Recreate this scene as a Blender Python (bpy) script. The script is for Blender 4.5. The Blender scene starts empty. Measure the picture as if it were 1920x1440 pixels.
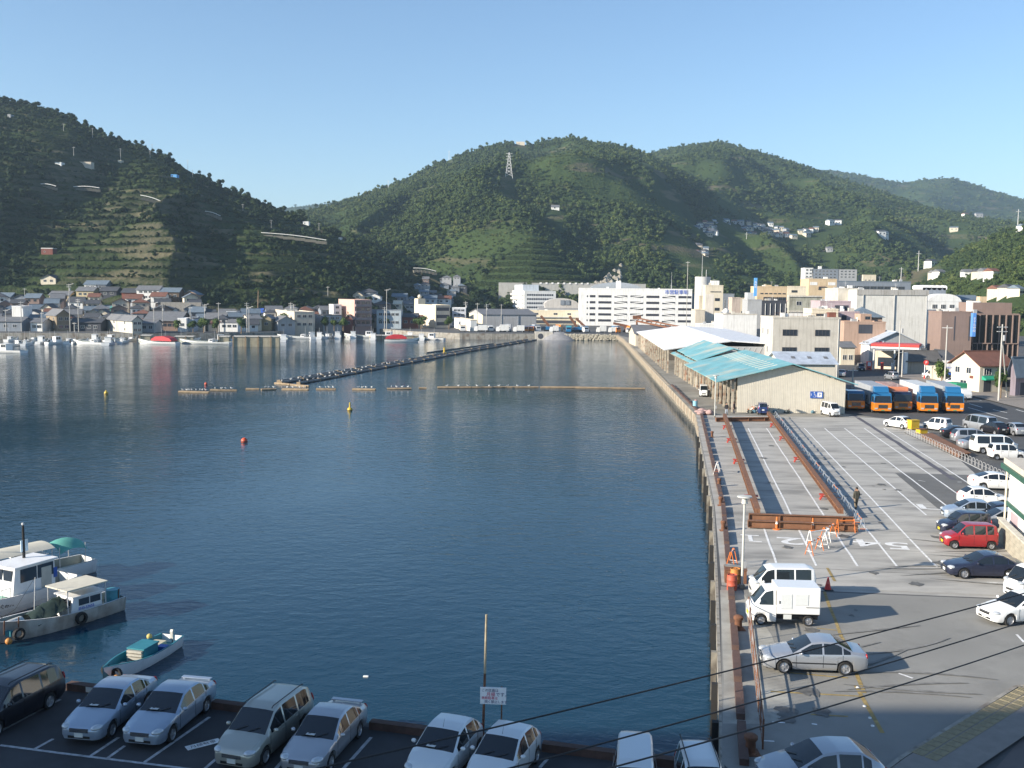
import bpy, bmesh, math, random
from mathutils import Vector, Matrix, noise
from mathutils.geometry import tessellate_polygon
R = math.radians
scene = bpy.context.scene
COL = scene.collection

# ---------------------------------------------------------------- camera, sky, sun, exposure
FPX, HORIZON, CAM_H, ROLL = 1900.0, 546.0, 16.6, R(0.6)   # focal length and horizon in photo pixels
PITCH = math.atan((720 - HORIZON) / FPX)
cam_fwd = Vector((0, math.cos(PITCH), -math.sin(PITCH)))
_r, _u = Vector((1, 0, 0)), Vector((0, math.sin(PITCH), math.cos(PITCH)))
cam_right = _r * math.cos(ROLL) + _u * math.sin(ROLL)
cam_up = _u * math.cos(ROLL) - _r * math.sin(ROLL)
cam_data = bpy.data.cameras.new('camera')
cam_data.sensor_width = 36
cam_data.lens = 36 * FPX / 1920
cam_data.clip_start, cam_data.clip_end = 0.3, 30000
camera = bpy.data.objects.new('camera', cam_data)
COL.objects.link(camera)
_m = Matrix((cam_right, cam_up, -cam_fwd)).transposed().to_4x4()
_m.translation = (0, 0, CAM_H)
camera.matrix_world = _m
scene.camera = camera

SUN_EL, SUN_AZ = R(20.5), math.atan2(-0.41, -0.91)     # the sun stands behind the left shoulder
to_sun = Vector((math.cos(SUN_EL) * math.cos(SUN_AZ), math.cos(SUN_EL) * math.sin(SUN_AZ), math.sin(SUN_EL)))
world = bpy.data.worlds.new('World')
scene.world = world
world.use_nodes = True
_nt = world.node_tree
_sky = _nt.nodes.new('ShaderNodeTexSky')
_sky.sky_type = 'NISHITA'
_sky.sun_disc = False
_sky.sun_elevation = SUN_EL
_sky.sun_rotation = math.atan2(to_sun.x, to_sun.y)
_sky.altitude = 0
_sky.air_density, _sky.dust_density, _sky.ozone_density = 1.0, 0.25, 3.6
_nt.links.new(_sky.outputs[0], _nt.nodes['Background'].inputs[0])
_nt.nodes['Background'].inputs[1].default_value = 0.09
sun_data = bpy.data.lights.new('sun', 'SUN')
sun_data.energy, sun_data.angle, sun_data.color = 5.0, R(0.53), (1.0, 0.9, 0.76)
sun = bpy.data.objects.new('sun', sun_data)
sun.rotation_euler = to_sun.to_track_quat('Z', 'Y').to_euler()
COL.objects.link(sun)
vs = scene.view_settings
vs.view_transform, vs.look, vs.gamma, vs.exposure = 'Standard', 'None', 1, 1.1
vs.use_curve_mapping = False
scene.cycles.max_bounces = 6
scene.cycles.diffuse_bounces = 3
scene.cycles.glossy_bounces = 3
scene.cycles.volume_bounces = 0
scene.cycles.caustics_reflective = scene.cycles.caustics_refractive = False
scene.cycles.use_denoising = True

# ---------------------------------------------------------------- surveying: photo pixel -> place on the ground
def ray(px, py):
    return cam_fwd + cam_right * ((px - 960) / FPX) + cam_up * ((720 - py) / FPX)
def G(px, py, z=0.0):
    r = ray(px, py); t = (z - CAM_H) / r.z
    return Vector((r.x * t, r.y * t, z))
def W(px, py, Y):
    r = ray(px, py); t = Y / r.y
    return Vector((r.x * t, Y, CAM_H + r.z * t))
def interp(tab, x):
    if x <= tab[0][0]: return tab[0][1]
    for (a, b), (c, d) in zip(tab, tab[1:]):
        if x <= c: return b + (d - b) * (x - a) / (c - a)
    return tab[-1][1]
def rot2(x, y, a):
    return x * math.cos(a) - y * math.sin(a), x * math.sin(a) + y * math.cos(a)

# ---------------------------------------------------------------- materials
MATS = {}
def M(name, rgb, rough=0.7, metal=0.0, var=0.15, scale=1.2, streak=0.0, bump=0.0, bscale=8.0, coat=0.0, spec=0.5, tint=None, tscale=0.15, tamt=0.0, coords='Object', stretch=(1, 1, 1)):
    if name in MATS: return MATS[name]
    m = bpy.data.materials.new(name); m.use_nodes = True
    nt = m.node_tree; N, L = nt.nodes, nt.links
    b = N['Principled BSDF']
    b.inputs['Roughness'].default_value = rough
    b.inputs['Metallic'].default_value = metal
    b.inputs['Specular IOR Level'].default_value = spec
    b.inputs['Coat Weight'].default_value = coat
    b.inputs['Coat Roughness'].default_value = 0.05
    b.inputs['Base Color'].default_value = (*rgb, 1)
    tc = N.new('ShaderNodeTexCoord')
    mp = N.new('ShaderNodeMapping'); mp.inputs['Scale'].default_value = stretch
    L.new(tc.outputs[coords], mp.inputs['Vector'])
    col = None
    if var > 0:
        n = N.new('ShaderNodeTexNoise'); n.inputs['Scale'].default_value = scale; n.inputs['Detail'].default_value = 6
        n.inputs['Roughness'].default_value = 0.65
        L.new(mp.outputs[0], n.inputs['Vector'])
        cr = N.new('ShaderNodeValToRGB'); e = cr.color_ramp.elements
        e[0].position, e[1].position = 0.28, 0.72
        e[0].color = (*[c * (1 - var) for c in rgb], 1)
        e[1].color = (*[min(1, c * (1 + var * 0.7)) for c in rgb], 1)
        L.new(n.outputs['Fac'], cr.inputs['Fac']); col = cr.outputs['Color']
    if tint and tamt > 0:
        n2 = N.new('ShaderNodeTexNoise'); n2.inputs['Scale'].default_value = tscale; n2.inputs['Detail'].default_value = 5
        L.new(mp.outputs[0], n2.inputs['Vector'])
        c2 = N.new('ShaderNodeValToRGB'); c2.color_ramp.elements[0].position = 0.5 - 0.0; c2.color_ramp.elements[1].position = 0.68
        L.new(n2.outputs['Fac'], c2.inputs['Fac'])
        mu = N.new('ShaderNodeMath'); mu.operation = 'MULTIPLY'; mu.inputs[1].default_value = tamt
        L.new(c2.outputs['Color'], mu.inputs[0])
        mx = N.new('ShaderNodeMixRGB'); mx.inputs['Color2'].default_value = (*tint, 1)
        if col: L.new(col, mx.inputs['Color1'])
        else: mx.inputs['Color1'].default_value = (*rgb, 1)
        L.new(mu.outputs[0], mx.inputs['Fac']); col = mx.outputs['Color']
    if streak > 0:                                   # rain streaks running down walls
        ms = N.new('ShaderNodeMapping'); ms.inputs['Scale'].default_value = (1.6, 1.6, 0.12)
        L.new(tc.outputs['Object'], ms.inputs['Vector'])
        n3 = N.new('ShaderNodeTexNoise'); n3.inputs['Scale'].default_value = 1.5; n3.inputs['Detail'].default_value = 7
        L.new(ms.outputs[0], n3.inputs['Vector'])
        c3 = N.new('ShaderNodeValToRGB'); c3.color_ramp.elements[0].position = 0.5; c3.color_ramp.elements[1].position = 0.75
        c3.color_ramp.elements[0].color = (1, 1, 1, 1); c3.color_ramp.elements[1].color = (1 - streak, 1 - streak * 1.05, 1 - streak * 1.15, 1)
        L.new(n3.outputs['Fac'], c3.inputs['Fac'])
        mx = N.new('ShaderNodeMixRGB'); mx.blend_type = 'MULTIPLY'; mx.inputs['Fac'].default_value = 1
        if col: L.new(col, mx.inputs['Color1'])
        else: mx.inputs['Color1'].default_value = (*rgb, 1)
        L.new(c3.outputs['Color'], mx.inputs['Color2']); col = mx.outputs['Color']
    if col: L.new(col, b.inputs['Base Color'])
    if bump > 0:
        nb = N.new('ShaderNodeTexNoise'); nb.inputs['Scale'].default_value = bscale; nb.inputs['Detail'].default_value = 6
        L.new(mp.outputs[0], nb.inputs['Vector'])
        bp = N.new('ShaderNodeBump'); bp.inputs['Strength'].default_value = bump; bp.inputs['Distance'].default_value = 0.05
        L.new(nb.outputs['Fac'], bp.inputs['Height']); L.new(bp.outputs[0], b.inputs['Normal'])
    MATS[name] = m
    return m

# ---------------------------------------------------------------- mesh building
class MB:
    def __init__(s): s.v = []; s.f = []
    def add(s, vs_, fs):
        o = len(s.v); s.v += [tuple(p) for p in vs_]; s.f += [tuple(i + o for i in f) for f in fs]; return s
    def box(s, x0, x1, y0, y1, z0, z1):
        return s.add([(x0,y0,z0),(x1,y0,z0),(x1,y1,z0),(x0,y1,z0),(x0,y0,z1),(x1,y0,z1),(x1,y1,z1),(x0,y1,z1)],
                     [(0,3,2,1),(4,5,6,7),(0,1,5,4),(1,2,6,5),(2,3,7,6),(3,0,4,7)])
    def cbox(s, c, d, rz=0.0):
        o = len(s.v); s.box(-d[0]/2, d[0]/2, -d[1]/2, d[1]/2, -d[2]/2, d[2]/2)
        for i in range(o, len(s.v)):
            x, y, z = s.v[i]; x, y = rot2(x, y, rz); s.v[i] = (x + c[0], y + c[1], z + c[2])
        return s
    def bar(s, a, b, w, h=None):                     # rectangular bar from a to b
        h = h or w; a, b = Vector(a), Vector(b); d = (b - a).normalized()
        up = Vector((0, 0, 1)) if abs(d.z) < 0.95 else Vector((1, 0, 0))
        sx = d.cross(up).normalized(); sz = sx.cross(d)
        q = [sx * (i * w / 2) + sz * (j * h / 2) for i, j in ((-1,-1),(1,-1),(1,1),(-1,1))]
        return s.add([a + k for k in q] + [b + k for k in q], [(0,3,2,1),(4,5,6,7),(0,1,5,4),(1,2,6,5),(2,3,7,6),(3,0,4,7)])
    def cyl(s, a, b, r0, r1=None, n=8, caps=True):
        r1 = r0 if r1 is None else r1; a, b = Vector(a), Vector(b); d = (b - a).normalized()
        up = Vector((0, 0, 1)) if abs(d.z) < 0.95 else Vector((1, 0, 0))
        sx = d.cross(up).normalized(); sz = sx.cross(d)
        vs_ = []
        for c, r in ((a, r0), (b, r1)):
            vs_ += [c + sx * (r * math.cos(2*math.pi*k/n)) + sz * (r * math.sin(2*math.pi*k/n)) for k in range(n)]
        fs = [(k, (k+1) % n, n + (k+1) % n, n + k) for k in range(n)]
        if caps: fs += [tuple(range(n))[::-1], tuple(range(n, 2*n))]
        return s.add(vs_, fs)
    def tube(s, pts, r, n=6):
        for a, b in zip(pts, pts[1:]): s.cyl(a, b, r, r, n)
        return s
    def prism(s, poly, y0, y1, axis='y'):            # poly of (x, z) pulled along y (axis y) or (y, z) along x
        n = len(poly)
        P = (lambda p, t: (p[0], t, p[1])) if axis == 'y' else ((lambda p, t: (t, p[0], p[1])) if axis == 'x' else (lambda p, t: (p[0], p[1], t)))
        vs_ = [P(p, y0) for p in poly] + [P(p, y1) for p in poly]
        return s.add(vs_, [tuple(range(n)), tuple(range(2*n-1, n-1, -1))] + [(k, n+k, n+(k+1) % n, (k+1) % n) for k in range(n)])
    def ball(s, c, r, nu=10, nv=6):
        rx, ry, rz = (r, r, r) if not hasattr(r, '__len__') else r
        vs_ = [(c[0], c[1], c[2]-rz)]
        for j in range(1, nv):
            t = -math.pi/2 + math.pi*j/nv
            vs_ += [(c[0]+rx*math.cos(t)*math.cos(2*math.pi*k/nu), c[1]+ry*math.cos(t)*math.sin(2*math.pi*k/nu), c[2]+rz*math.sin(t)) for k in range(nu)]
        vs_.append((c[0], c[1], c[2]+rz)); last = len(vs_)-1
        fs = [(0, 1+(k+1) % nu, 1+k) for k in range(nu)]
        for j in range(nv-2):
            a = 1+j*nu
            fs += [(a+k, a+(k+1) % nu, a+nu+(k+1) % nu, a+nu+k) for k in range(nu)]
        a = 1+(nv-2)*nu
        fs += [(a+k, a+(k+1) % nu, last) for k in range(nu)]
        return s.add(vs_, fs)
    def lathe(s, prof, n=12, axis='z', c=(0, 0, 0)):
        vs_ = []
        for r, h in prof:
            for k in range(n):
                a = 2*math.pi*k/n; x, y = r*math.cos(a), r*math.sin(a)
                p = (x, y, h) if axis == 'z' else ((x, h, y) if axis == 'y' else (h, x, y))
                vs_.append((p[0]+c[0], p[1]+c[1], p[2]+c[2]))
        fs = []
        for j in range(len(prof)-1):
            fs += [(j*n+k, j*n+(k+1) % n, (j+1)*n+(k+1) % n, (j+1)*n+k) for k in range(n)]
        return s.add(vs_, fs)
    def rings(s, rs, closed=True, cap=False):        # loft of equally long rings
        n = len(rs[0]); vs_ = [p for r in rs for p in r]; fs = []
        m = n if closed else n-1
        for j in range(len(rs)-1):
            fs += [(j*n+k, j*n+(k+1) % n, (j+1)*n+(k+1) % n, (j+1)*n+k) for k in range(m)]
        if cap: fs += [tuple(range(n))[::-1], tuple(range((len(rs)-1)*n, len(rs)*n))]
        return s.add(vs_, fs)
    def mesh(s, name, mat=None, smooth=None, fix=True):
        me = bpy.data.meshes.new(name); me.from_pydata(s.v, [], s.f)
        if fix:
            bm = bmesh.new(); bm.from_mesh(me); bmesh.ops.recalc_face_normals(bm, faces=bm.faces); bm.to_mesh(me); bm.free()
        if smooth is not None:
            me.shade_smooth()
            if smooth < 3: me.set_sharp_from_angle(angle=smooth)
        if mat: me.materials.append(mat)
        me.update(); return me
    def build(s, name, mat, parent=None, loc=None, rz=0, smooth=None, fix=True):
        return put(name, s.mesh(name, mat, smooth, fix), parent, loc, rz)
def put(name, me, parent=None, loc=None, rz=0, rot=None):
    o = bpy.data.objects.new(name, me); COL.objects.link(o)
    if parent is not None: o.parent = parent
    if loc is not None: o.location = loc
    if rot is not None: o.rotation_euler = rot
    elif rz: o.rotation_euler = (0, 0, rz)
    return o
def tag(o, label, cat, group=None):
    o['label'] = label; o['category'] = cat
    if group: o['group'] = group
    return o
def thing(name, label, cat, loc=(0, 0, 0), rz=0, group=None):
    return tag(put(name, None, None, loc, rz), label, cat, group)
def kind(o, k): o['kind'] = k; return o
def copy_tree(o, parent=None):
    c = o.copy(); COL.objects.link(c)
    if parent is not None: c.parent = parent
    for ch in o.children: copy_tree(ch, c)
    return c
def bevel(o, w=0.03, seg=2):
    b = o.modifiers.new('bevel', 'BEVEL'); b.width = w; b.segments = seg; b.limit_method = 'ANGLE'; b.angle_limit = R(40)
    return o
ONES = ['', 'first', 'second', 'third', 'fourth', 'fifth', 'sixth', 'seventh', 'eighth', 'ninth', 'tenth', 'eleventh', 'twelfth', 'thirteenth', 'fourteenth', 'fifteenth', 'sixteenth', 'seventeenth', 'eighteenth', 'nineteenth']
TENS = ['', '', 'twenty', 'thirty', 'forty', 'fifty', 'sixty', 'seventy', 'eighty', 'ninety']
def nth(n):
    if n < 20: return ONES[n]
    if n >= 100: return 'hundred-' + nth(n - 100) if n > 100 else 'hundredth'
    t, u = divmod(n, 10)
    return (TENS[t][:-1] + 'ieth') if u == 0 else TENS[t] + '-' + ONES[u]
_fontcache = {}
def text_mesh(s, size, depth=0.01, align='CENTER', bold=0.0):
    key = (s, size, depth, align, bold)
    if key in _fontcache: return _fontcache[key]
    cu = bpy.data.curves.new('lettering', 'FONT'); cu.body = s; cu.size = size; cu.extrude = depth
    cu.align_x = align; cu.align_y = 'CENTER'; cu.resolution_u = 3; cu.offset = bold
    o = bpy.data.objects.new('lettering', cu); COL.objects.link(o)
    bpy.context.view_layer.update()
    me = bpy.data.meshes.new_from_object(o.evaluated_get(bpy.context.evaluated_depsgraph_get()))
    bpy.data.objects.remove(o); _fontcache[key] = me
    return me
def lettering(s, size, mat, parent, loc, rot=(R(90), 0, 0), name='lettering', depth=0.01, align='CENTER', bold=0.0):
    me = text_mesh(s, size, depth, align, bold).copy(); me.materials.clear(); me.materials.append(mat)
    return put(name, me, parent, loc, rot=rot)
rnd = random.Random(7)
# ---------------------------------------------------------------- the setting: water, ground, hills
WATER_Z = -2.3
def water_material():
    m = bpy.data.materials.new('harbour_water'); m.use_nodes = True
    nt = m.node_tree; N, L = nt.nodes, nt.links; b = N['Principled BSDF']
    b.inputs['IOR'].default_value = 1.333; b.inputs['Roughness'].default_value = 0.045; b.inputs['Specular IOR Level'].default_value = 0.44; b.inputs['Specular Tint'].default_value = (0.86, 0.95, 1.0, 1)
    tc = N.new('ShaderNodeTexCoord')
    # green shallows near the near quay, dark open water
    n0 = N.new('ShaderNodeTexNoise'); n0.inputs['Scale'].default_value = 0.02; n0.inputs['Detail'].default_value = 3
    L.new(tc.outputs['Object'], n0.inputs['Vector'])
    cr = N.new('ShaderNodeValToRGB'); cr.color_ramp.elements[0].color = (0.006, 0.034, 0.064, 1); cr.color_ramp.elements[1].color = (0.009, 0.042, 0.070, 1)
    L.new(n0.outputs['Fac'], cr.inputs['Fac'])
    L.new(cr.outputs['Color'], b.inputs['Base Color'])
    # ripples: wind ripples and finer wavelets, calm and ruffled areas
    h = None
    for sc, amp, st in ((0.8, 0.42, (1, 1.5, 1)), (3.2, 0.14, (1, 1.4, 1)), (0.09, 0.8, (1, 1, 1))):
        mp = N.new('ShaderNodeMapping'); mp.inputs['Scale'].default_value = st; mp.inputs['Rotation'].default_value = (0, 0, 0.3 * sc)
        L.new(tc.outputs['Object'], mp.inputs['Vector'])
        n = N.new('ShaderNodeTexNoise'); n.inputs['Scale'].default_value = sc; n.inputs['Detail'].default_value = 3; n.inputs['Distortion'].default_value = 0.4
        L.new(mp.outputs[0], n.inputs['Vector'])
        mu = N.new('ShaderNodeMath'); mu.operation = 'MULTIPLY'; mu.inputs[1].default_value = amp
        L.new(n.outputs['Fac'], mu.inputs[0])
        if h is None: h = mu.outputs[0]
        else:
            ad = N.new('ShaderNodeMath'); ad.operation = 'ADD'; L.new(h, ad.inputs[0]); L.new(mu.outputs[0], ad.inputs[1]); h = ad.outputs[0]
    npatch = N.new('ShaderNodeTexNoise'); npatch.inputs['Scale'].default_value = 0.012; npatch.inputs['Detail'].default_value = 4
    L.new(tc.outputs['Object'], npatch.inputs['Vector'])
    mr = N.new('ShaderNodeMapRange'); mr.inputs['From Min'].default_value = 0.35; mr.inputs['From Max'].default_value = 0.65
    mr.inputs['To Min'].default_value = 0.18; mr.inputs['To Max'].default_value = 0.52
    L.new(npatch.outputs['Fac'], mr.inputs['Value'])
    bp = N.new('ShaderNodeBump'); bp.inputs['Distance'].default_value = 0.35
    L.new(mr.outputs[0], bp.inputs['Strength']); L.new(h, bp.inputs['Height']); L.new(bp.outputs[0], b.inputs['Normal'])
    return m
wm = MB(); wm.add([(-6000, -3000, WATER_Z), (6000, -3000, WATER_Z), (6000, 9000, WATER_Z), (-6000, 9000, WATER_Z)], [(0, 1, 2, 3)])
kind(wm.build('water', water_material()), 'structure')
sb = MB(); sb.add([(-6000, -3000, -9), (6000, -3000, -9), (6000, 9000, -9), (-6000, 9000, -9)], [(0, 1, 2, 3)])
kind(sb.build('seabed', M('seabed_mud', (0.05, 0.06, 0.04))), 'structure')

QE = [(7.6, 34.2), (12.05, 57.4), (15.9, 78.0), (25.3, 138.0), (27.0, 165), (33.2, 262), (39.4, 358), (41.0, 398)]  # quay edge
FAR = [(41.0, 398)] + [tuple(G(px, py, WATER_Z)[:2]) for px, py in ((1010, 637), (862, 636), (775, 632), (700, 625), (545, 629), (520, 634), (430, 636), (250, 637), (0, 636), (-300, 632))] + [(-470, 366)]
LAND = [(-320, 118), (-21.8, 42.0), (7.6, 34.2)] + QE[1:] + FAR[1:] + [(-470, 3000), (2600, 3000), (2600, -900), (-320, -900)]
def sheet(poly, z):
    tri = tessellate_polygon([[Vector((x, y, 0)) for x, y in poly]])
    return MB().add([(x, y, z) for x, y in poly], [tuple(t) for t in tri])
asph = M('asphalt_worn', (0.075, 0.077, 0.078), 0.85, var=0.25, scale=0.35, bump=0.25, bscale=25, tint=(0.12, 0.118, 0.11), tscale=0.06, tamt=0.7)
g = sheet(LAND, 0.0)
for me_ in (g.mesh('ground', asph),):
    bm_ = bmesh.new(); bm_.from_mesh(me_)
    for f in bm_.faces:
        if f.normal.z < 0: f.normal_flip()
    bm_.to_mesh(me_); bm_.free()
    kind(put('ground', me_), 'structure')
conc_wall = M('quay_concrete', (0.30, 0.285, 0.25), 0.9, var=0.35, scale=0.8, streak=0.55, bump=0.5, bscale=6, tint=(0.14, 0.10, 0.07), tscale=0.5, tamt=0.8)
# the land's seaward walls: one upright skirt along the shore
sk = MB(); shore = [(-320, 118), (-21.8, 42.0), (7.6, 34.2)]
for a, b in zip(shore, shore[1:]): sk.add([(a[0], a[1], -9), (b[0], b[1], -9), (b[0], b[1], 0), (a[0], a[1], 0)], [(0, 1, 2, 3)])
kind(sk.build('near_quay_wall', conc_wall), 'structure')
sk = MB()
for a, b in zip(QE, QE[1:]): sk.add([(a[0]+1.2, a[1], -9), (b[0]+1.2, b[1], -9), (b[0]+1.2, b[1], -0.01), (a[0]+1.2, a[1], -0.01)], [(0, 1, 2, 3)])
kind(sk.build('pier_back_wall', M('dark_back_wall', (0.05, 0.048, 0.042), 0.8, var=0.3)), 'structure')  # much darker than the other quay walls
sk = MB()
for a, b in zip(FAR, FAR[1:]): sk.add([(a[0], a[1], -9), (b[0], b[1], -9), (b[0], b[1], 0), (a[0], a[1], 0)], [(0, 1, 2, 3)])
kind(sk.build('far_quay_wall', conc_wall), 'structure')

# --- hills: each a terrain sheet from its foot to its crest and down behind
def fbm(x, y, z=0.0, o=5):
    return noise.fractal(Vector((x, y, z)), 1.0, 2.0, o)
def hill(name, sky, Ycrest, foot, zfoot, mat, px0, px1, dpx, rows, spur, spurlen, seed, terrace=0.0, prof=0.8, back=1.35, detail=2.0, bump=None, crown_h=5.0):
    """sky: (px, py) crest line; Ycrest, foot, zfoot: tables over px. Returns sampler for trees."""
    cols = int((px1 - px0) / dpx) + 1
    pts = []
    nb = 8
    for c in range(cols):
        px = px0 + c * dpx
        yc, yf, zf = interp(Ycrest, px), interp(foot, px), interp(zfoot, px)
        crest = W(px, interp(sky, px), yc); crest.z -= crown_h
        kx = crest.x / yc
        col = []
        for r in range(rows + nb + 1):
            if r <= rows:
                v = r / rows
                Y = yf + (yc - yf) * v
                s = v ** prof
                s = s * (1 - 0.35 * v) + (0.35 * v) * (2 * v - v * v)
                x = kx * Y
                env = math.sin(math.pi * min(1, v * 1.0)) ** 0.8 if 0 < v < 1 else 0
                wob = fbm(x / 160 + seed, Y / 260, seed, 3) * 90
                rid = 1 - abs(noise.noise(Vector(((x + wob) / spurlen + seed, Y / (spurlen * 3.2), seed)))) * 2.2
                z = zf + (crest.z - zf) * s + env * (rid - 0.45) * spur + env * fbm(x / 60, Y / 60, seed, 4) * detail * 2
                zcap = CAM_H + (crest.z - CAM_H) * Y / yc - 1 - 30 * (1 - v)
                if v < 1 and z > zcap: z = zcap - min(6, (z - zcap) * .1)
                if bump: z += bump(px, v)
                if terrace and v < 0.95:
                    k = z / terrace; fr = k - math.floor(k)
                    z = terrace * (math.floor(k) + max(0, (fr - 0.62) / 0.38) ** 0.8) * 0.75 + z * 0.25
                if v == 1: z += 0
            else:
                t = (r - rows) / nb
                Y = yc * (1 + (back - 1) * t); x = kx * Y
                z = crest.z * (1 - t) ** 1.2 - 6 * t
            col.append(Vector((x, Y, z)))
        pts.append(col)
    nr = rows + nb + 1
    mb_ = MB(); mb_.v = [tuple(p) for col in pts for p in col]
    mb_.f = [(c*nr+r, (c+1)*nr+r, (c+1)*nr+r+1, c*nr+r+1) for c in range(cols-1) for r in range(nr-1)]
    o = kind(mb_.build(name, mat, smooth=4, fix=False), 'structure')
    o.data.shade_smooth()
    def at(px, v):
        c = min(max((px - px0) / dpx, 0), cols - 1.001); r = min(max(v * rows, 0), rows - 0.001)
        i, j = int(c), int(r); a, b = c - i, r - j
        return pts[i][j].lerp(pts[i+1][j], a).lerp(pts[i][j+1].lerp(pts[i+1][j+1], a), b)
    return at
def hill_material(name, dark, light, earth, tscale, terr=0.0):
    m = bpy.data.materials.new(name); m.use_nodes = True
    nt = m.node_tree; N, L = nt.nodes, nt.links; b = N['Principled BSDF']; b.inputs['Roughness'].default_value = 0.95; b.inputs['Specular IOR Level'].default_value = 0.1
    tc = N.new('ShaderNodeTexCoord')
    def nz(s, d=6, st=(1, 1, 1)):
        mp = N.new('ShaderNodeMapping'); mp.inputs['Scale'].default_value = st; L.new(tc.outputs['Object'], mp.inputs['Vector'])
        n = N.new('ShaderNodeTexNoise'); n.inputs['Scale'].default_value = s; n.inputs['Detail'].default_value = d; L.new(mp.outputs[0], n.inputs['Vector']); return n.outputs['Fac']
    def ramp(x, p0, p1, c0, c1):
        c = N.new('ShaderNodeValToRGB'); e = c.color_ramp.elements; e[0].position, e[1].position = p0, p1; e[0].color, e[1].color = (*c0, 1), (*c1, 1); L.new(x, c.inputs['Fac']); return c.outputs['Color']
    c1 = ramp(nz(tscale), 0.35, 0.65, dark, light)
    fac = ramp(nz(tscale * 2.3, 5, (0.5, 0.5, 3.0)), 0.56, 0.66, (0, 0, 0), (1, 1, 1))
    mx = N.new('ShaderNodeMixRGB'); mx.inputs['Color2'].default_value = (*earth, 1); L.new(c1, mx.inputs['Color1']); L.new(fac, mx.inputs['Fac'])
    out_c = mx.outputs[0]
    if terr:                                          # dry-stone risers of the terraces
        ge = N.new('ShaderNodeNewGeometry'); sx_ = N.new('ShaderNodeSeparateXYZ'); L.new(ge.outputs['True Normal'], sx_.inputs[0])
        st_ = ramp(sx_.outputs['Z'], terr - .25, terr, (.9, .9, .9), (0, 0, 0)); m2 = N.new('ShaderNodeMixRGB'); m2.inputs['Color2'].default_value = (0.075, 0.072, 0.048, 1)
        L.new(out_c, m2.inputs['Color1']); L.new(st_, m2.inputs['Fac']); out_c = m2.outputs[0]
    L.new(out_c, b.inputs['Base Color'])
    bp = N.new('ShaderNodeBump'); bp.inputs['Strength'].default_value = 0.9; bp.inputs['Distance'].default_value = 1.5
    L.new(nz(0.4, 6), bp.inputs['Height']); L.new(bp.outputs[0], b.inputs['Normal'])
    return m
hm_near = hill_material('orchard_slope', (0.014, 0.024, 0.009), (0.034, 0.052, 0.017), (0.11, 0.10, 0.06), 0.03, terr=0.72)
hm_far = hill_material('wooded_slope', (0.026, 0.044, 0.016), (0.05, 0.076, 0.024), (0.11, 0.1, 0.06), 0.012)

at_D = hill('far_ridge', [(480, 392), (560, 385), (640, 376), (900, 400), (1300, 360), (1480, 315), (1560, 316), (1620, 327), (1690, 340), (1740, 334), (1785, 331), (1830, 344), (1870, 358), (1920, 371), (2050, 385), (2300, 380)],
     [(400, 3400), (2300, 3600)], [(400, 2300), (2300, 2300)], [(400, -3), (2300, -3)], hm_far, 400, 2300, 10, 40, 60, 420, 3.3)
at_C = hill('right_mountain', [(980, 345), (1100, 320), (1220, 283), (1280, 270), (1350, 262), (1400, 274), (1450, 287), (1500, 303), (1560, 325), (1640, 352), (1740, 385), (1850, 405), (2000, 420), (2400, 420)],
     [(980, 2000), (1400, 2150), (1700, 2000), (1900, 1900), (2400, 1900)], [(980, 800), (1300, 720), (1700, 820), (2400, 900)], [(980, -3), (2400, -3)], hm_far, 980, 2400, 6, 90, 60, 260, 9.1, prof=1.15)
at_B = hill('main_mountain', [(480, 420), (560, 394), (640, 374), (700, 353), (760, 331), (800, 312), (850, 290), (900, 275), (950, 262), (1000, 266), (1040, 255), (1075, 253), (1120, 263), (1165, 268), (1220, 288), (1300, 330), (1400, 390), (1480, 440), (1560, 500)],
     [(480, 1300), (800, 1450), (1050, 1500), (1560, 1300)], [(480, 700), (800, 720), (1000, 660), (1200, 690), (1560, 800)], [(480, -3), (1560, -3)], hm_far, 480, 1560, 4, 110, 78, 170, 5.7, prof=0.95)
at_E = hill('right_hill', [(1560, 545), (1640, 530), (1690, 508), (1740, 490), (1800, 458), (1870, 428), (1920, 405), (2000, 380), (2150, 350), (2400, 330)],
     [(1560, 800), (2400, 900)], [(1560, 640), (1900, 430), (2400, 330)], [(1560, -2), (2400, -2)], hm_far, 1560, 2400, 6, 60, 14, 120, 2.2)
at_A = hill('left_hill', [(-700, 40), (-300, 95), (-80, 150), (0, 172), (60, 187), (130, 208), (190, 240), (280, 268), (330, 294), (400, 332), (450, 352), (540, 388), (600, 412), (650, 432), (700, 453), (760, 482), (830, 517), (880, 538), (930, 560)],
     [(-700, 850), (0, 780), (400, 740), (700, 680), (930, 640)], [(-700, 440), (0, 455), (300, 440), (500, 455), (700, 490), (930, 590)], [(-700, -2), (930, -2)], hm_near, -700, 930, 4, 240, 17, 90, 1.4, terrace=4.2)

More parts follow.
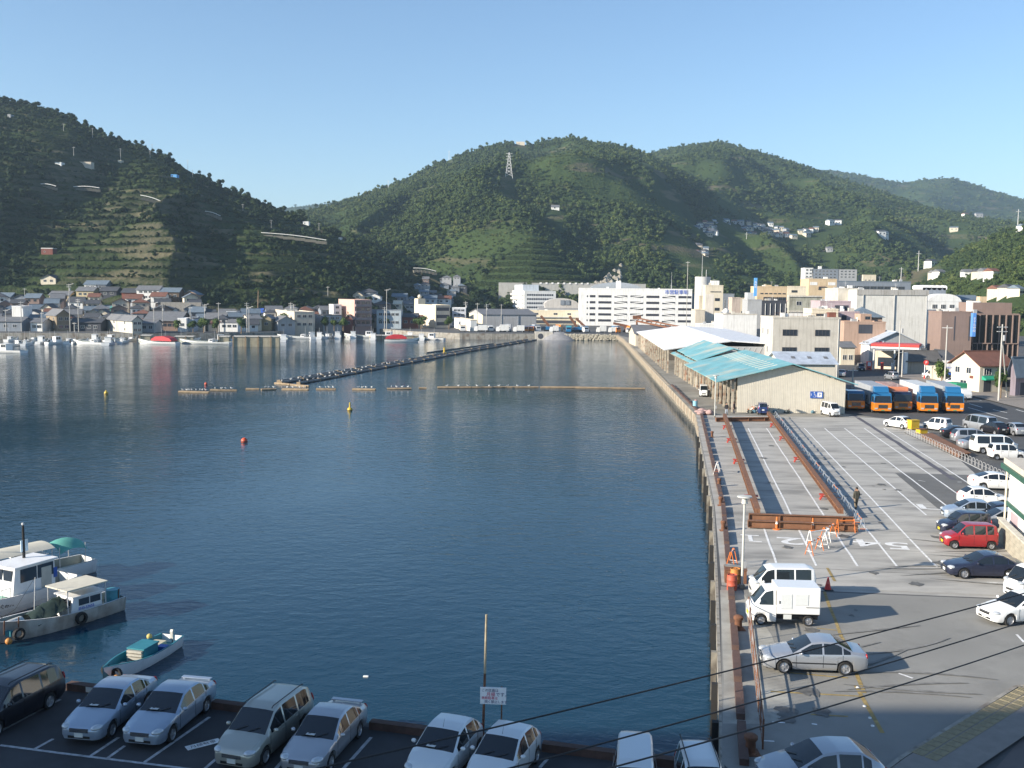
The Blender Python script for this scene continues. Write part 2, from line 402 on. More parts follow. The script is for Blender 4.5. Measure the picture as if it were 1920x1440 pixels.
# --- foliage: leaf clumps spread through a crown's volume
def leaf_material(name, cols, rough=0.8):
    m = bpy.data.materials.new(name); m.use_nodes = True
    nt = m.node_tree; N, L = nt.nodes, nt.links; b = N['Principled BSDF']; b.inputs['Roughness'].default_value = rough; b.inputs['Specular IOR Level'].default_value = 0.25
    oi = N.new('ShaderNodeObjectInfo'); ge = N.new('ShaderNodeNewGeometry')
    n = N.new('ShaderNodeTexNoise'); n.inputs['Scale'].default_value = 0.012; n.inputs['Detail'].default_value = 4; L.new(ge.outputs['Position'], n.inputs['Vector'])
    n2 = N.new('ShaderNodeTexNoise'); n2.inputs['Scale'].default_value = 0.5; n2.inputs['Detail'].default_value = 3; L.new(ge.outputs['Position'], n2.inputs['Vector'])
    a = N.new('ShaderNodeMath'); a.operation = 'MULTIPLY_ADD'; a.inputs[1].default_value = 0.55; L.new(oi.outputs['Random'], a.inputs[0])
    s1 = N.new('ShaderNodeMath'); s1.operation = 'MULTIPLY_ADD'; s1.inputs[1].default_value = 1.1; s1.inputs[2].default_value = -0.35; L.new(n.outputs['Fac'], s1.inputs[0])
    L.new(s1.outputs[0], a.inputs[2])
    a2 = N.new('ShaderNodeMath'); a2.operation = 'MULTIPLY_ADD'; a2.inputs[1].default_value = 0.5; L.new(n2.outputs['Fac'], a2.inputs[0]); 
    s2 = N.new('ShaderNodeMath'); s2.operation = 'SUBTRACT'; s2.inputs[1].default_value = 0.25; L.new(a.outputs[0], s2.inputs[0]); L.new(s2.outputs[0], a2.inputs[2])
    cr = N.new('ShaderNodeValToRGB'); e = cr.color_ramp.elements
    e[0].color, e[1].color = (*cols[0], 1), (*cols[-1], 1); e[0].position, e[1].position = 0.05, 0.95
    for i, c in enumerate(cols[1:-1]): k = e.new(0.05 + 0.9 * (i + 1) / (len(cols) - 1)); k.color = (*c, 1)
    L.new(a2.outputs[0], cr.inputs['Fac']); L.new(cr.outputs['Color'], b.inputs['Base Color'])
    return m
leaf_far = leaf_material('hill_foliage', [(0.02, 0.038, 0.014), (0.04, 0.066, 0.02), (0.064, 0.094, 0.026), (0.115, 0.135, 0.04)])
leaf_town = leaf_material('town_foliage', [(0.03, 0.055, 0.014), (0.055, 0.09, 0.022), (0.09, 0.13, 0.03)])
def crown_mesh(name, mat, nleaf, size, lumps, seed, flat=0.8, core=True):
    """unit crown (radius about 0.5, base at 0): lumps of leaf clumps round a twiggy core"""
    q = random.Random(seed); b = MB()
    L_ = []
    for i in range(lumps):
        a = q.uniform(0, 6.28); d = q.uniform(0.05, 0.3); L_.append(((d*math.cos(a), d*math.sin(a), flat * q.uniform(0.28, 0.68)), q.uniform(0.17, 0.28)))
    if core:
        for c, r in L_: b.ball(c, (r*0.8, r*0.8, r*0.7), 6, 4)
    for i in range(nleaf):
        c, r = q.choice(L_)
        d = Vector((q.gauss(0, 1), q.gauss(0, 1), q.gauss(0.15, 0.9))).normalized()
        p = Vector(c) + d * r * q.uniform(0.75, 1.12)
        n = (d + Vector((q.gauss(0, .5), q.gauss(0, .5), q.gauss(0.2, .5)))).normalized()
        t = n.orthogonal().normalized(); t.rotate(Matrix.Rotation(q.uniform(0, 6.28), 3, n)); s_ = n.cross(t)
        w = size * q.uniform(0.6, 1.3); h = w * q.uniform(0.5, 0.9)
        b.add([p - t*w - s_*h*0.4, p + t*w*0.2 - s_*h, p + t*w + s_*h*0.3, p - t*w*0.1 + s_*h], [(0, 1, 2, 3)])
    return b.mesh(name, mat, fix=False)
leaf_left = leaf_material('shaded_orchard_foliage', [(0.007, 0.017, 0.007), (0.015, 0.032, 0.011), (0.028, 0.050, 0.015), (0.06, 0.08, 0.022)])  # dark citrus green, with the left hill's shade also put into the colour
crown_set = bpy.data.collections.new('crown_shapes')
crown_dark = bpy.data.collections.new('orchard_crown_shapes')
for i in range(6):
    o = bpy.data.objects.new('orchard_shape_%d' % i, crown_mesh('orchard_shape', leaf_left, 150, 0.085, (5, 6, 7, 4, 3, 8)[i], 70+i, (0.85, 0.75, 0.9, 1.1, 1.35, 0.65)[i])); crown_dark.objects.link(o)
for i in range(6):
    o = bpy.data.objects.new('crown_shape_%d' % i, crown_mesh('crown_shape', leaf_far, (150, 150, 150, 150, 110, 110)[i], 0.085, (5, 6, 7, 4, 3, 8)[i], 40+i, (0.85, 0.75, 0.9, 1.1, 1.35, 0.65)[i])); crown_set.objects.link(o)
def scatter_group(cset):
    ng = bpy.data.node_groups.new('scatter_crowns', 'GeometryNodeTree')
    ng.interface.new_socket('Geometry', in_out='INPUT', socket_type='NodeSocketGeometry'); ng.interface.new_socket('Geometry', in_out='OUTPUT', socket_type='NodeSocketGeometry')
    N, L = ng.nodes, ng.links
    gi, go = N.new('NodeGroupInput'), N.new('NodeGroupOutput')
    ip = N.new('GeometryNodeInstanceOnPoints'); ci = N.new('GeometryNodeCollectionInfo'); ci.inputs['Collection'].default_value = cset
    ci.inputs['Separate Children'].default_value = True; ci.inputs['Reset Children'].default_value = True
    def attr(n, t):
        a = N.new('GeometryNodeInputNamedAttribute'); a.data_type = t; a.inputs['Name'].default_value = n; return a.outputs['Attribute']
    ip.inputs['Pick Instance'].default_value = True
    L.new(gi.outputs[0], ip.inputs['Points']); L.new(ci.outputs[0], ip.inputs['Instance'])
    L.new(attr('pick', 'INT'), ip.inputs['Instance Index']); L.new(attr('turn', 'FLOAT_VECTOR'), ip.inputs['Rotation']); L.new(attr('grow', 'FLOAT_VECTOR'), ip.inputs['Scale'])
    L.new(ip.outputs[0], go.inputs[0])
    return ng
SCATTER, SCATTER_DARK = scatter_group(crown_set), scatter_group(crown_dark)
def woods(name, pts, group=None):
    """pts: (position, width, height, shape)"""
    me = bpy.data.meshes.new(name); me.from_pydata([p[0] for p in pts], [], [])
    a = me.attributes.new('pick', 'INT', 'POINT'); a.data.foreach_set('value', [p[3] for p in pts])
    a = me.attributes.new('grow', 'FLOAT_VECTOR', 'POINT'); a.data.foreach_set('vector', [c for p in pts for c in (p[1], p[1], p[2])])
    a = me.attributes.new('turn', 'FLOAT_VECTOR', 'POINT'); a.data.foreach_set('vector', [c for p in pts for c in (0, 0, rnd.uniform(0, 6.28))])
    o = kind(put(name, me), 'stuff')
    md = o.modifiers.new('scatter', 'NODES'); md.node_group = group or SCATTER
    return o
def grow(at, n, pxr, size, hsize, keep=None, vmax=1.0, shapes=(0, 1, 2, 3, 4, 5), vp=1.0):
    out = []
    while len(out) < n:
        px = rnd.uniform(*pxr); v = rnd.random() ** vp * vmax
        p = at(px, v)
        if p.z < 1: continue
        if keep and not keep(p, px, v): 
            continue
        s = rnd.uniform(*size)
        out.append((p - Vector((0, 0, s*0.12)), s, rnd.uniform(*hsize) * s, rnd.choice(shapes)))
    return out
def patchy(f, lo, amp=1.0, seed=0.0):
    return lambda p, px, v: fbm(p.x / f + seed, p.y / f, seed, 3) * amp + rnd.uniform(-0.25, 0.25) > lo or v > 0.93
# ---------------------------------------------------------------- quay, car parks, markings
AX = Vector((0.1657, 0.9862, 0)); NX = Vector((0.9862, -0.1657, 0))      # along and across the parking lot
conc_lot = M('lot_concrete', (0.40, 0.385, 0.35), 0.9, var=0.24, scale=0.5, bump=0.12, bscale=30, tint=(0.20, 0.195, 0.18), tscale=0.28, tamt=0.85, coords='Object', stretch=(0.5, 1.5, 1))
conc_old = M('apron_concrete', (0.27, 0.255, 0.22), 0.92, var=0.25, scale=0.4, bump=0.2, bscale=20, tint=(0.14, 0.13, 0.11), tscale=0.12, tamt=0.8)
asph_dark = M('asphalt_dark', (0.045, 0.046, 0.05), 0.9, var=0.3, scale=0.5, bump=0.3, bscale=30)
asph_patch = M('asphalt_patch', (0.13, 0.13, 0.125), 0.9, var=0.25, scale=0.3, bump=0.2, bscale=25)
paint_white = M('road_paint', (0.75, 0.75, 0.73), 0.8, var=0.35, scale=3.0)
paint_worn = M('road_paint_worn', (0.42, 0.43, 0.44), 0.85, var=0.5, scale=4.0)
paint_yellow = M('road_paint_yellow', (0.33, 0.24, 0.09), 0.85, var=0.5, scale=3.0)
brick_pave = M('pavement_slabs', (0.25, 0.22, 0.19), 0.9, var=0.15, scale=3, bump=0.2)
def flat(name, poly, z, mat, parent=None):
    tri = tessellate_polygon([[Vector((p[0], p[1], 0)) for p in poly]])
    me = MB().add([(p[0], p[1], z) for p in poly], [tuple(t) for t in tri]).mesh(name, mat)
    bm_ = bmesh.new(); bm_.from_mesh(me)
    for f in bm_.faces:
        if f.normal.z < 0: f.normal_flip()
    bm_.to_mesh(me); bm_.free()
    return put(name, me, parent)
def S(o): return kind(o, 'structure')
lot = S(flat('parking_lot', [(12.1, 56.6), (13.3, 56.2), (19.1, 55.5), (31.5, 54.2), (40, 80), (52, 127), (62, 136), (25.2, 137.5), (15.95, 78)], 0.004, conc_lot))
S(flat('fish_dock_apron', [(25.2, 137.6), (62, 136.2), (62, 150), (47, 152), (48, 330), (40.5, 396), (39.3, 358), (33.1, 262), (26.9, 165)], 0.004, conc_old))
near_lot = S(flat('near_parking_lot', [(-320, 117.5), (-21.8, 41.6), (7.4, 33.9), (5, -30), (-320, -30)], 0.004, asph_dark))
S(flat('dark_asphalt_patch', [G(1678, 887)[:2], G(1772, 965)[:2], G(1830, 990)[:2], G(1890, 880)[:2], (45, 93)], 0.008, asph_patch))
yard = S(flat('yard_asphalt', [(8.9, 41.0), (12.0, 56.4), (13.3, 56.0), (19.1, 55.3), (32, 53.9), (28, 44), (21.6, 41.7), (14.2, 35), (9, 30), (7.6, 34.6)], 0.008, M('yard_asphalt', (0.25, 0.245, 0.225), 0.9, var=0.22, scale=0.4, bump=0.25, bscale=25, tint=(0.16, 0.158, 0.145), tscale=0.2, tamt=0.7)))
S(flat('yard_concrete_strip', [(9.2, 42.0), (11.8, 55.6), (13.0, 55.5), (12.8, 48), (11.9, 42), (11.1, 38.5), (9.9, 37.9), (8.3, 37.9)], 0.012, M('yard_concrete', (0.36, 0.35, 0.31), 0.9, var=0.3, scale=0.8, bump=0.2, bscale=20, tint=(0.2, 0.19, 0.17), tscale=0.3, tamt=0.7)))
# pavement and street at the lower right
S(flat('pavement', [(14.2, 34.9), (21.6, 41.6), (28, 43.9), (40, 60), (48, 60), (30, 43), (19.4, 36.8), (16.0, 33.8), (12, 29), (9, 29.6)], 0.12, M('pavement_grey', (0.22, 0.2, 0.18), 0.9, var=0.15, scale=2)))
kb = MB(); kp = [(9, 29.6), (14.2, 34.9), (21.6, 41.6), (28, 43.9)]
for a, b in zip(kp, kp[1:]): kb.bar((a[0]-0.08, a[1]+0.08, 0.065), (b[0]-0.08, b[1]+0.08, 0.065), 0.16, 0.13)
S(kb.build('pavement_kerb', conc_wall))
tp = M('tactile_paving', (0.27, 0.23, 0.14), 0.85, var=0.25, scale=3)
pv_ = bpy.data.objects['pavement']
for i, (a, b) in enumerate(zip([(14.9, 35.0), (22.0, 41.3)], [(22.0, 41.3), (28.6, 43.8)])):
    d = (Vector(b) - Vector(a)); n_ = int(d.length / 0.5); d = d / n_
    tile = MB().cbox((0, 0, 0.0), (0.47, 0.44, 0.02))
    for k in range(4): tile.cbox((0, -0.15 + k*0.1, 0.013), (0.42, 0.035, 0.012))
    me = tile.mesh('tactile_tile', tp)
    for k in range(n_):
        for row in range(2):
            q = Vector(a) + d * (k + 0.5) + Vector((-d.y, d.x)).normalized() * (0.25 - row * 0.5)
            put('tactile_tile', me, pv_, (q.x, q.y, 0.126), math.atan2(d.y, d.x))
road = S(flat('street', [(9, 25), (19.4, 36.9), (30, 43.2), (48, 60.2), (120, 110), (120, -30), (9, -30)], 0.006, M('street_asphalt', (0.12, 0.105, 0.1), 0.9, var=0.2, scale=0.5, bump=0.2, bscale=30)))
road2 = S(flat('harbour_street', [G(1575, 690)[:2], G(1640, 700)[:2], G(1700, 700)[:2], G(1990, 800)[:2], G(1960, 830)[:2], G(1700, 790)[:2], G(1580, 775)[:2]], 0.010, M('harbour_asphalt', (0.07, 0.072, 0.075), 0.9, var=0.2, scale=0.5, bump=0.2, bscale=30)))
S(flat('corner_pavement', [G(1680, 706)[:2], G(1800, 738)[:2], G(1920, 768)[:2], G(1990, 770)[:2], G(1960, 735)[:2], G(1720, 697)[:2]], 0.13, brick_pave))
def stripe(a, b, w, mat=paint_white, parent=lot, z=0.016, name='painted_line'):
    a, b = Vector((a[0], a[1], 0)), Vector((b[0], b[1], 0)); d = (b - a).normalized(); n = Vector((-d.y, d.x, 0)) * (w / 2)
    n_ = max(1, int((b - a).length / 2.5)); L_, Rr = [], []
    q = random.Random(int(a.x * 97 + b.y * 31))
    for i in range(n_ + 1):
        p = a.lerp(b, i / n_) + n * q.uniform(-0.35, 0.35)
        L_.append((*(p + n * q.uniform(0.9, 1.1))[:2], z)); Rr.append((*(p - n * q.uniform(0.9, 1.1))[:2], z))
    m_ = MB().add(Rr + L_, [(i, i + 1, n_ + 2 + i, n_ + 1 + i) for i in range(n_)])
    o = m_.build(name, mat, parent); return o
tops = [1366, 1403, 1437, 1472, 1508, 1546, 1583, 1620, 1657, 1700]
bots = [(1457, 1060), (1531, 1061), (1608, 1062), (1682, 1063), (1757, 1064), (1736, 966), (1783, 955), (1804, 932), (1825, 912), (1840, 882)]
for t, b in zip(tops, bots):
    stripe(G(*b), G(t, 803 if t < 1690 else 812), 0.14)
# painted bay numbers, seen upside down from the camera
def bay_number(s, px, py, size=2.1):
    p = G(px, py)
    o = lettering(s, size, paint_white, lot, (p.x, p.y, 0.018), rot=(0, 0, math.pi - 0.17), name='bay_number', depth=0.0, bold=0.03)
    o.scale = (1.75, 1.3, 1)
bay_number('2', 1482, 1014); bay_number('4', 1625, 1018); bay_number('5', 1682, 1023)
p = G(1407, 1010); MB().box(-.14, .14, -.85, .85, 0, .004).box(-.62, .62, .85, 1.05, 0, .004).box(.14, .7, -.85, -.65, 0, .004).build('bay_number', paint_white, lot, (p.x, p.y, .016), -0.17)
p = G(1728, 950); MB().box(-0.25, 0.25, -0.9, 0.9, 0, 0.004).box(0.25, 2.0, -0.95, -0.75, 0, 0.004).build('bay_mark', paint_white, lot, (p.x, p.y, 0.016), -0.17)
# short white ticks in the dark patch and the yellow bay lines of the yard
for (a, b) in [((1785, 882), (1794, 882)), ((1795, 904), (1803, 904)), ((1722, 901), (1735, 903))]: stripe(G(*a), G(*b), 0.1)
for (a, b) in [((1565, 1090), (1552, 1065)), ((1578, 1195), (1545, 1110)), ((1620, 1300), (1580, 1195)), ((1655, 1375), (1605, 1285))]: stripe(G(*a), G(*b), 0.17, paint_yellow, yard)
for (a, b) in [((1532, 1178), (1568, 1182)), ((1480, 1262), (1590, 1272)), ((1445, 1297), (1612, 1306)), ((1520, 1340), (1590, 1344))]: stripe(G(*a), G(*b), 0.12, paint_yellow, yard)
for (a, b) in [((1448, 1354), (1472, 1356)), ((1522, 1358), (1532, 1359)), ((1428, 1389), (1452, 1391))]: stripe(G(*a), G(*b), 0.1, paint_white, yard)
for (px, py) in [(1608, 1290), (1621, 1325), (1631, 1347), (1636, 1362)]:
    q = G(px, py); MB().lathe([(0.075, 0), (0.07, 0.03), (0.03, 0.05), (0.0, 0.052)], 8).build('road_stud', paint_white, yard, (q.x, q.y, 0.012))
for (a, b) in [((1920, 1368), (1812, 1444))]: stripe(G(*a), G(*b), 0.18, paint_white, road)
for (a, b) in [((1685, 1263), (1712, 1272)), ((1906, 1190), (1920, 1205)), ((1872, 1148), (1896, 1150)), ((1850, 1092), (1886, 1094))]: stripe(G(*a), G(*b), 0.12, paint_white, yard, name='painted_tick')
for (a, b) in [((1825, 748), (1840, 751)), ((1817, 757), (1842, 764)), ((1862, 768), (1888, 774)), ((1815, 764), (1890, 786)), ((1905, 768), (1920, 772)), ((1560, 778), (1690, 790))]: stripe(G(*a), G(*b), 0.2, paint_white, road2)
# near parking: bay lines and end line
for (a, b) in [((0, 1372), (113, 1312)), ((66, 1405), (100, 1386)), ((170, 1418), (222, 1383)), ((200, 1423), (235, 1399)), ((272, 1430), (393, 1345)), ((380, 1445), (410, 1420)), ((515, 1445), (530, 1428)), ((640, 1445), (697, 1383)), ((1012, 1440), (1026, 1424))]:
    stripe(G(*a), G(*b), 0.13, paint_worn, near_lot)
stripe(G(0, 1398), G(370, 1444), 0.13, paint_worn, near_lot)
q = G(381, 1396); o = MB().box(-0.62, 0.62, -0.19, 0.19, 0, 0.003).build('painted_plate', paint_white, near_lot, (q.x, q.y, 0.012), 0.62)
ink = M('black_lettering', (0.02, 0.02, 0.022), 0.7, var=0)
lettering('月極駐車', 0.24, ink, near_lot, (q.x, q.y, 0.018), rot=(0, 0, 0.62), name='painted_lettering', depth=0)
# joint lines in the lot concrete and thin puddle-dark cracks
crack = M('joint_tar', (0.07, 0.07, 0.068), 0.9, var=0.3)
for d in range(0, 14):
    a = Vector((12.1, 57.4, 0)) + AX * (4 + d * 5.6); b = a + NX * 30
    stripe(a + NX * 1.5, b, 0.05, crack, lot, 0.008, 'slab_joint')
a = Vector((13.3, 56.4, 0)); stripe((12.4, 56.9), (31.5, 54.6), 0.22, M('pale_kerb_joint', (0.36, 0.34, 0.3), 0.9), lot, 0.014, 'slab_joint')
# a long drain channel crossing the lot
stripe(G(1600, 778), G(1775, 890), 0.55, M('drain_strip', (0.1, 0.095, 0.11), 0.8, var=0.3), lot, 0.011, 'drain_channel')
stripe(G(1776, 891), G(1790, 900), 0.5, MATS['drain_strip'], lot, 0.011, 'drain_channel')

# --- quay edge: concrete fascia panels on piles, with rust
rust = M('rusty_steel', (0.17, 0.075, 0.04), 0.85, var=0.4, scale=2.5, bump=0.4, bscale=12)
rust_fascia = M('rust_stained_concrete', (0.40, 0.35, 0.27), 0.92, var=0.35, scale=1.6, streak=0.5, bump=0.6, bscale=5, tint=(0.20, 0.10, 0.05), tscale=0.9, tamt=0.6)
pile_m = M('pile_concrete', (0.26, 0.24, 0.2), 0.9, var=0.4, scale=1.5, streak=0.5, tint=(0.06, 0.05, 0.04), tscale=0.8, tamt=0.8)
beam_br = M('kerb_beam_brown', (0.105, 0.062, 0.05), 0.85, var=0.35, scale=2, bump=0.4)
tyre_m = M('tyre_rubber', (0.018, 0.018, 0.018), 0.85, var=0.3, scale=6)
quay = S(MB().bar((QE[0][0]+0.8, QE[0][1]-0.4, -0.22), (QE[1][0]+0.8, QE[1][1], -0.22), 1.6, 0.4).build('quay_edge_beam', conc_wall))
pts_q = []
for a, b in zip(QE, QE[1:]):
    a, b = Vector((*a, 0)), Vector((*b, 0)); n_ = max(1, round((b - a).length / 4.2))
    pts_q += [a.lerp(b, i / n_) for i in range(n_)]
pts_q.append(Vector((*QE[-1], 0)))
qq = random.Random(5)
for i, (a, b) in enumerate(zip(pts_q, pts_q[1:])):
    d = b - a; L_ = d.length; ang = math.atan2(d.y, d.x); mid = a.lerp(b, 0.5)
    far = mid.y > 120
    hgt = qq.uniform(1.15, 1.5) if far else 1.0
    gap = 0.05 if not far else qq.uniform(0.5, 1.3)
    m_ = MB().box(-L_/2 + gap/2, L_/2 - gap/2, 0.0, 0.14, -hgt, -0.02)
    for k in range(7):                                # spalled lower lip
        w_ = (L_ - gap) / 7; x0 = -L_/2 + gap/2 + k * w_
        m_.box(x0 + 0.02, x0 + w_ - 0.02, 0.02, 0.10, -hgt - qq.uniform(0.02, 0.22), -hgt + 0.02)
    m_.build('fascia_panel', rust_fascia if far else conc_wall, quay, mid + Vector((0, 0, 0.02)), ang)
    for k in (0.0, 0.5):
        p_ = a.lerp(b, k) + Vector((0.55, 0, 0)); r_ = 0.24
        MB().cyl((0, 0, -9), (0, 0, -0.05), r_, r_, 8).build('pile', pile_m, quay, p_, smooth=0.9)
        if k == 0 and not far:
            MB().box(-0.14, 0.14, 0.14, 0.4, -3.2, 0.0).build('fender_post', tyre_m if i % 3 else pile_m, quay, a + Vector((-0.02, 0, 0)), ang)
    if not far or mid.y < 180: 
        MB().box(-L_*0.42, L_*0.42, -0.85, -0.52, 0.0, 0.26).build('wheel_stop', beam_br, quay, mid, ang)
    else:
        MB().box(-L_*0.46, L_*0.46, -0.4, -0.1, 0.0, 0.10).build('edge_lip', rust_fascia, quay, mid, ang)
# piled-up edge of the left-hand (near) quay: kerb beams with painted plates
nk = [Vector((-24, 42.5, 0)), Vector((-21.8, 41.75, 0)), Vector((7.4, 34.05, 0))]
d = nk[2] - nk[1]; n_ = 9; ang = math.atan2(d.y, d.x)
kerb_dark = M('kerb_timber', (0.085, 0.05, 0.04), 0.9, var=0.4, scale=2, bump=0.4)
ksgn = M('kerb_plate_white', (0.6, 0.6, 0.58), 0.6, var=0.1)
near_edge = bpy.data.objects['near_quay_wall']
for i in range(n_ + 1):
    p_ = nk[1] + d * ((i - 0.45) / n_)
    o = MB().box(-1.45, 1.45, -0.34, 0.0, 0.0, 0.3).build('kerb_beam', M('kerb_orange', (0.35, 0.17, 0.07), 0.85, var=0.3) if i == 1 else kerb_dark, near_edge, p_, ang)
    if i in (2, 5, 7): MB().box(-0.5, 0.5, -0.352, -0.341, 0.05, 0.27).build('kerb_plate', ksgn, near_edge, p_, ang)

# oil stains, tyre scuffs and tar patches worn into the lot and the yard
oil = M('oil_stain', (0.13, 0.127, 0.118), 0.7, var=0.45, scale=2.5); scuff = M('tyre_scuff', (0.2, 0.197, 0.185), 0.9, var=0.5, scale=1.5)
q = random.Random(77)
for k in range(46):
    on_yard = k % 3 == 0
    p = G(q.uniform(1450, 1640), q.uniform(1130, 1420)) if on_yard else G(q.uniform(1400, 1780), q.uniform(830, 1100))
    r_ = q.uniform(.12, .5); n_ = 14
    flat('oil_stain', [(p.x + math.cos(i*6.283/n_)*r_*q.uniform(.6, 1.3), p.y + math.sin(i*6.283/n_)*r_*q.uniform(.6, 1.6)) for i in range(n_)], 0.020 + k * .0003, oil, yard if on_yard else lot)
for k in range(16):
    on_yard = k % 2 == 0
    a = G(q.uniform(1480, 1640), q.uniform(1180, 1330)) if on_yard else G(q.uniform(1620, 1780), q.uniform(960, 1090))
    dr, cv, L_, R_ = q.uniform(-.5, .6), q.uniform(-.06, .06), [], []
    for i in range(9):
        t_ = i * .7; c_ = Vector((a.x + t_*math.cos(dr + cv*t_), a.y + t_*math.sin(dr + cv*t_))); n2 = Vector((-math.sin(dr + cv*t_), math.cos(dr + cv*t_))) * .09 * math.sin(math.pi*(i + .5)/9.5)
        L_.append(c_ + n2); R_.append(c_ - n2)
    flat('tyre_scuff', [tuple(v) for v in L_ + R_[::-1]], 0.036 + k * .0003, scuff, yard if on_yard else lot)
# ---------------------------------------------------------------- vehicles
glass_car = M('car_glass', (0.012, 0.016, 0.02), 0.04, var=0, spec=0.8)
black_trim = M('black_trim', (0.012, 0.012, 0.013), 0.5, var=0)
rim_m = M('wheel_alloy', (0.45, 0.46, 0.48), 0.35, metal=0.7, var=0.1)
lamp_m = M('headlamp_glass', (0.55, 0.58, 0.6), 0.12, metal=0.3, var=0.2, scale=9)
tail_m = M('tail_lamp_red', (0.35, 0.015, 0.015), 0.2, var=0)
plate_m = M('plate_white', (0.6, 0.62, 0.6), 0.5, var=0)
plate_y = M('plate_yellow', (0.65, 0.5, 0.03), 0.5, var=0)
chrome = M('chrome_trim', (0.6, 0.6, 0.62), 0.2, metal=0.9, var=0)
def paint(name, rgb, metal=0.0, rough=0.32): return M('paint_' + name, rgb, rough, metal=metal, var=0.04, scale=0.6, coat=0.7)
P_SILVER = paint('silver', (0.42, 0.44, 0.47), 0.55); P_BLUESILVER = paint('blue_silver', (0.36, 0.43, 0.52), 0.5); P_WHITE = paint('white', (0.78, 0.78, 0.76))
P_CHAMP = paint('champagne', (0.42, 0.42, 0.37), 0.5); P_BLACK = paint('black', (0.012, 0.012, 0.016)); P_NAVY = paint('navy', (0.02, 0.025, 0.05), 0.2)
P_RED = paint('red', (0.28, 0.015, 0.02)); P_PEARL = paint('pearl', (0.62, 0.65, 0.66), 0.1); P_BLUE = paint('blue', (0.02, 0.04, 0.14), 0.2); P_DKSILVER = paint('dark_silver', (0.2, 0.22, 0.25), 0.5)
# side profiles: (x from nose, z of top), belt line, roof joints and glass ranges
CARS = {
 'sedan': dict(L=4.5, W=1.70, top=[(0,.60),(.08,.70),(.35,.78),(1.25,.93),(2.05,1.38),(2.6,1.45),(3.15,1.41),(3.85,1.06),(4.38,1.0),(4.5,.86)], belt=[(0,.62),(1.1,.88),(3.9,.95),(4.5,.84)], ws=(1.25,2.05), rw=(3.15,3.85), sg=[(1.5,2.5),(2.58,3.35),(3.41,3.72)], ax=(.88,3.5), wr=.31),
 'hatch': dict(L=3.7, W=1.66, top=[(0,.62),(.08,.74),(.3,.86),(.95,1.03),(1.7,1.46),(2.2,1.53),(2.9,1.48),(3.45,1.12),(3.62,.98),(3.7,.8)], belt=[(0,.62),(.9,.95),(3.4,1.02),(3.7,.8)], ws=(.95,1.7), rw=(2.95,3.45), sg=[(1.2,2.1),(2.18,2.85),(2.9,3.15)], ax=(.68,3.1), wr=.29),
 'kei': dict(L=3.4, W=1.475, top=[(0,.68),(.06,.82),(.3,.93),(.75,1.03),(1.3,1.58),(1.6,1.65),(3.0,1.64),(3.3,1.55),(3.4,1.0)], belt=[(0,.66),(.7,.98),(3.3,1.02),(3.4,.95)], ws=(.75,1.3), rw=(3.25,3.39), sg=[(.95,1.75),(1.84,2.55),(2.64,3.08)], ax=(.58,2.93), wr=.27),
 'keivan': dict(L=3.4, W=1.475, top=[(0,.85),(.05,1.0),(.22,1.1),(.75,1.76),(1.1,1.86),(3.0,1.88),(3.33,1.8),(3.4,1.2)], belt=[(0,.8),(.25,1.06),(3.3,1.08),(3.4,1.05)], ws=(.22,.75), rw=(3.3,3.395), sg=[(.45,1.15),(1.25,2.2),(2.28,3.12)], ax=(.55,2.95), wr=.27),
 'van': dict(L=4.6, W=1.69, top=[(0,.85),(.05,1.02),(.3,1.12),(.95,1.8),(1.3,1.92),(4.2,1.93),(4.5,1.82),(4.6,1.2)], belt=[(0,.8),(.3,1.06),(4.5,1.08),(4.6,1.05)], ws=(.3,.95), rw=(4.45,4.595), sg=[(.6,1.5),(1.6,2.9),(3.0,4.3)], ax=(.75,3.7), wr=.31),
 'minivan': dict(L=4.65, W=1.72, top=[(0,.64),(.08,.78),(.4,.9),(1.0,1.04),(1.8,1.58),(2.3,1.67),(3.9,1.64),(4.35,1.5),(4.6,1.05),(4.65,.85)], belt=[(0,.64),(.95,.97),(4.4,1.04),(4.65,.85)], ws=(1.0,1.8), rw=(4.2,4.58), sg=[(1.3,2.2),(2.29,3.2),(3.29,4.1)], ax=(.88,3.62), wr=.32),
 'liftback': dict(L=4.45, W=1.73, top=[(0,.6),(.08,.72),(.35,.82),(.95,.96),(1.85,1.42),(2.4,1.49),(3.0,1.44),(3.9,1.16),(4.35,1.06),(4.45,.8)], belt=[(0,.62),(.9,.9),(4.0,1.02),(4.45,.82)], ws=(.95,1.85), rw=(3.1,3.95), sg=[(1.2,2.3),(2.38,3.2),(3.26,3.6)], ax=(.88,3.58), wr=.31),
}
def rim_mesh():
    m_ = MB().lathe([(0.0, 0.055), (0.05, 0.06), (0.07, 0.045), (0.185, 0.03), (0.2, 0.075), (0.21, 0.08)], 18, 'y')
    return m_.mesh('rim', rim_m, smooth=0.7)
def spoke_mesh():
    m_ = MB()
    for k in range(5):
        a = k * 2 * math.pi / 5; m_.cbox((0.115, 0.052, 0), (0.13, 0.02, 0.045))
        for i in range(len(m_.v) - 8, len(m_.v)):
            x, y, z = m_.v[i]; x, z = rot2(x, z, a); m_.v[i] = (x, y, z)
    return m_.mesh('spokes', rim_m)
_tyre = MB().lathe([(0.205, 0.085), (0.25, 0.095), (0.29, 0.085), (0.305, 0.05), (0.308, 0), (0.305, -0.05), (0.29, -0.085), (0.2, -0.095), (0.0, -0.09)], 20, 'y').mesh('wheel', tyre_m, smooth=0.8)
_rim, _spk = rim_mesh(), spoke_mesh()
_rimback = MB().lathe([(0.0, 0.02), (0.2, 0.02), (0.21, 0.08)], 14, 'y').mesh('rim', black_trim)
def wheel(parent, x, y, r, side):
    w = put('wheel', _tyre, parent, (x, y, r)); s = r / 0.308; w.scale = (s, s * (1 if side > 0 else -1), s)
    put('rim', _rim, w); put('spokes', _spk, w)
    return w
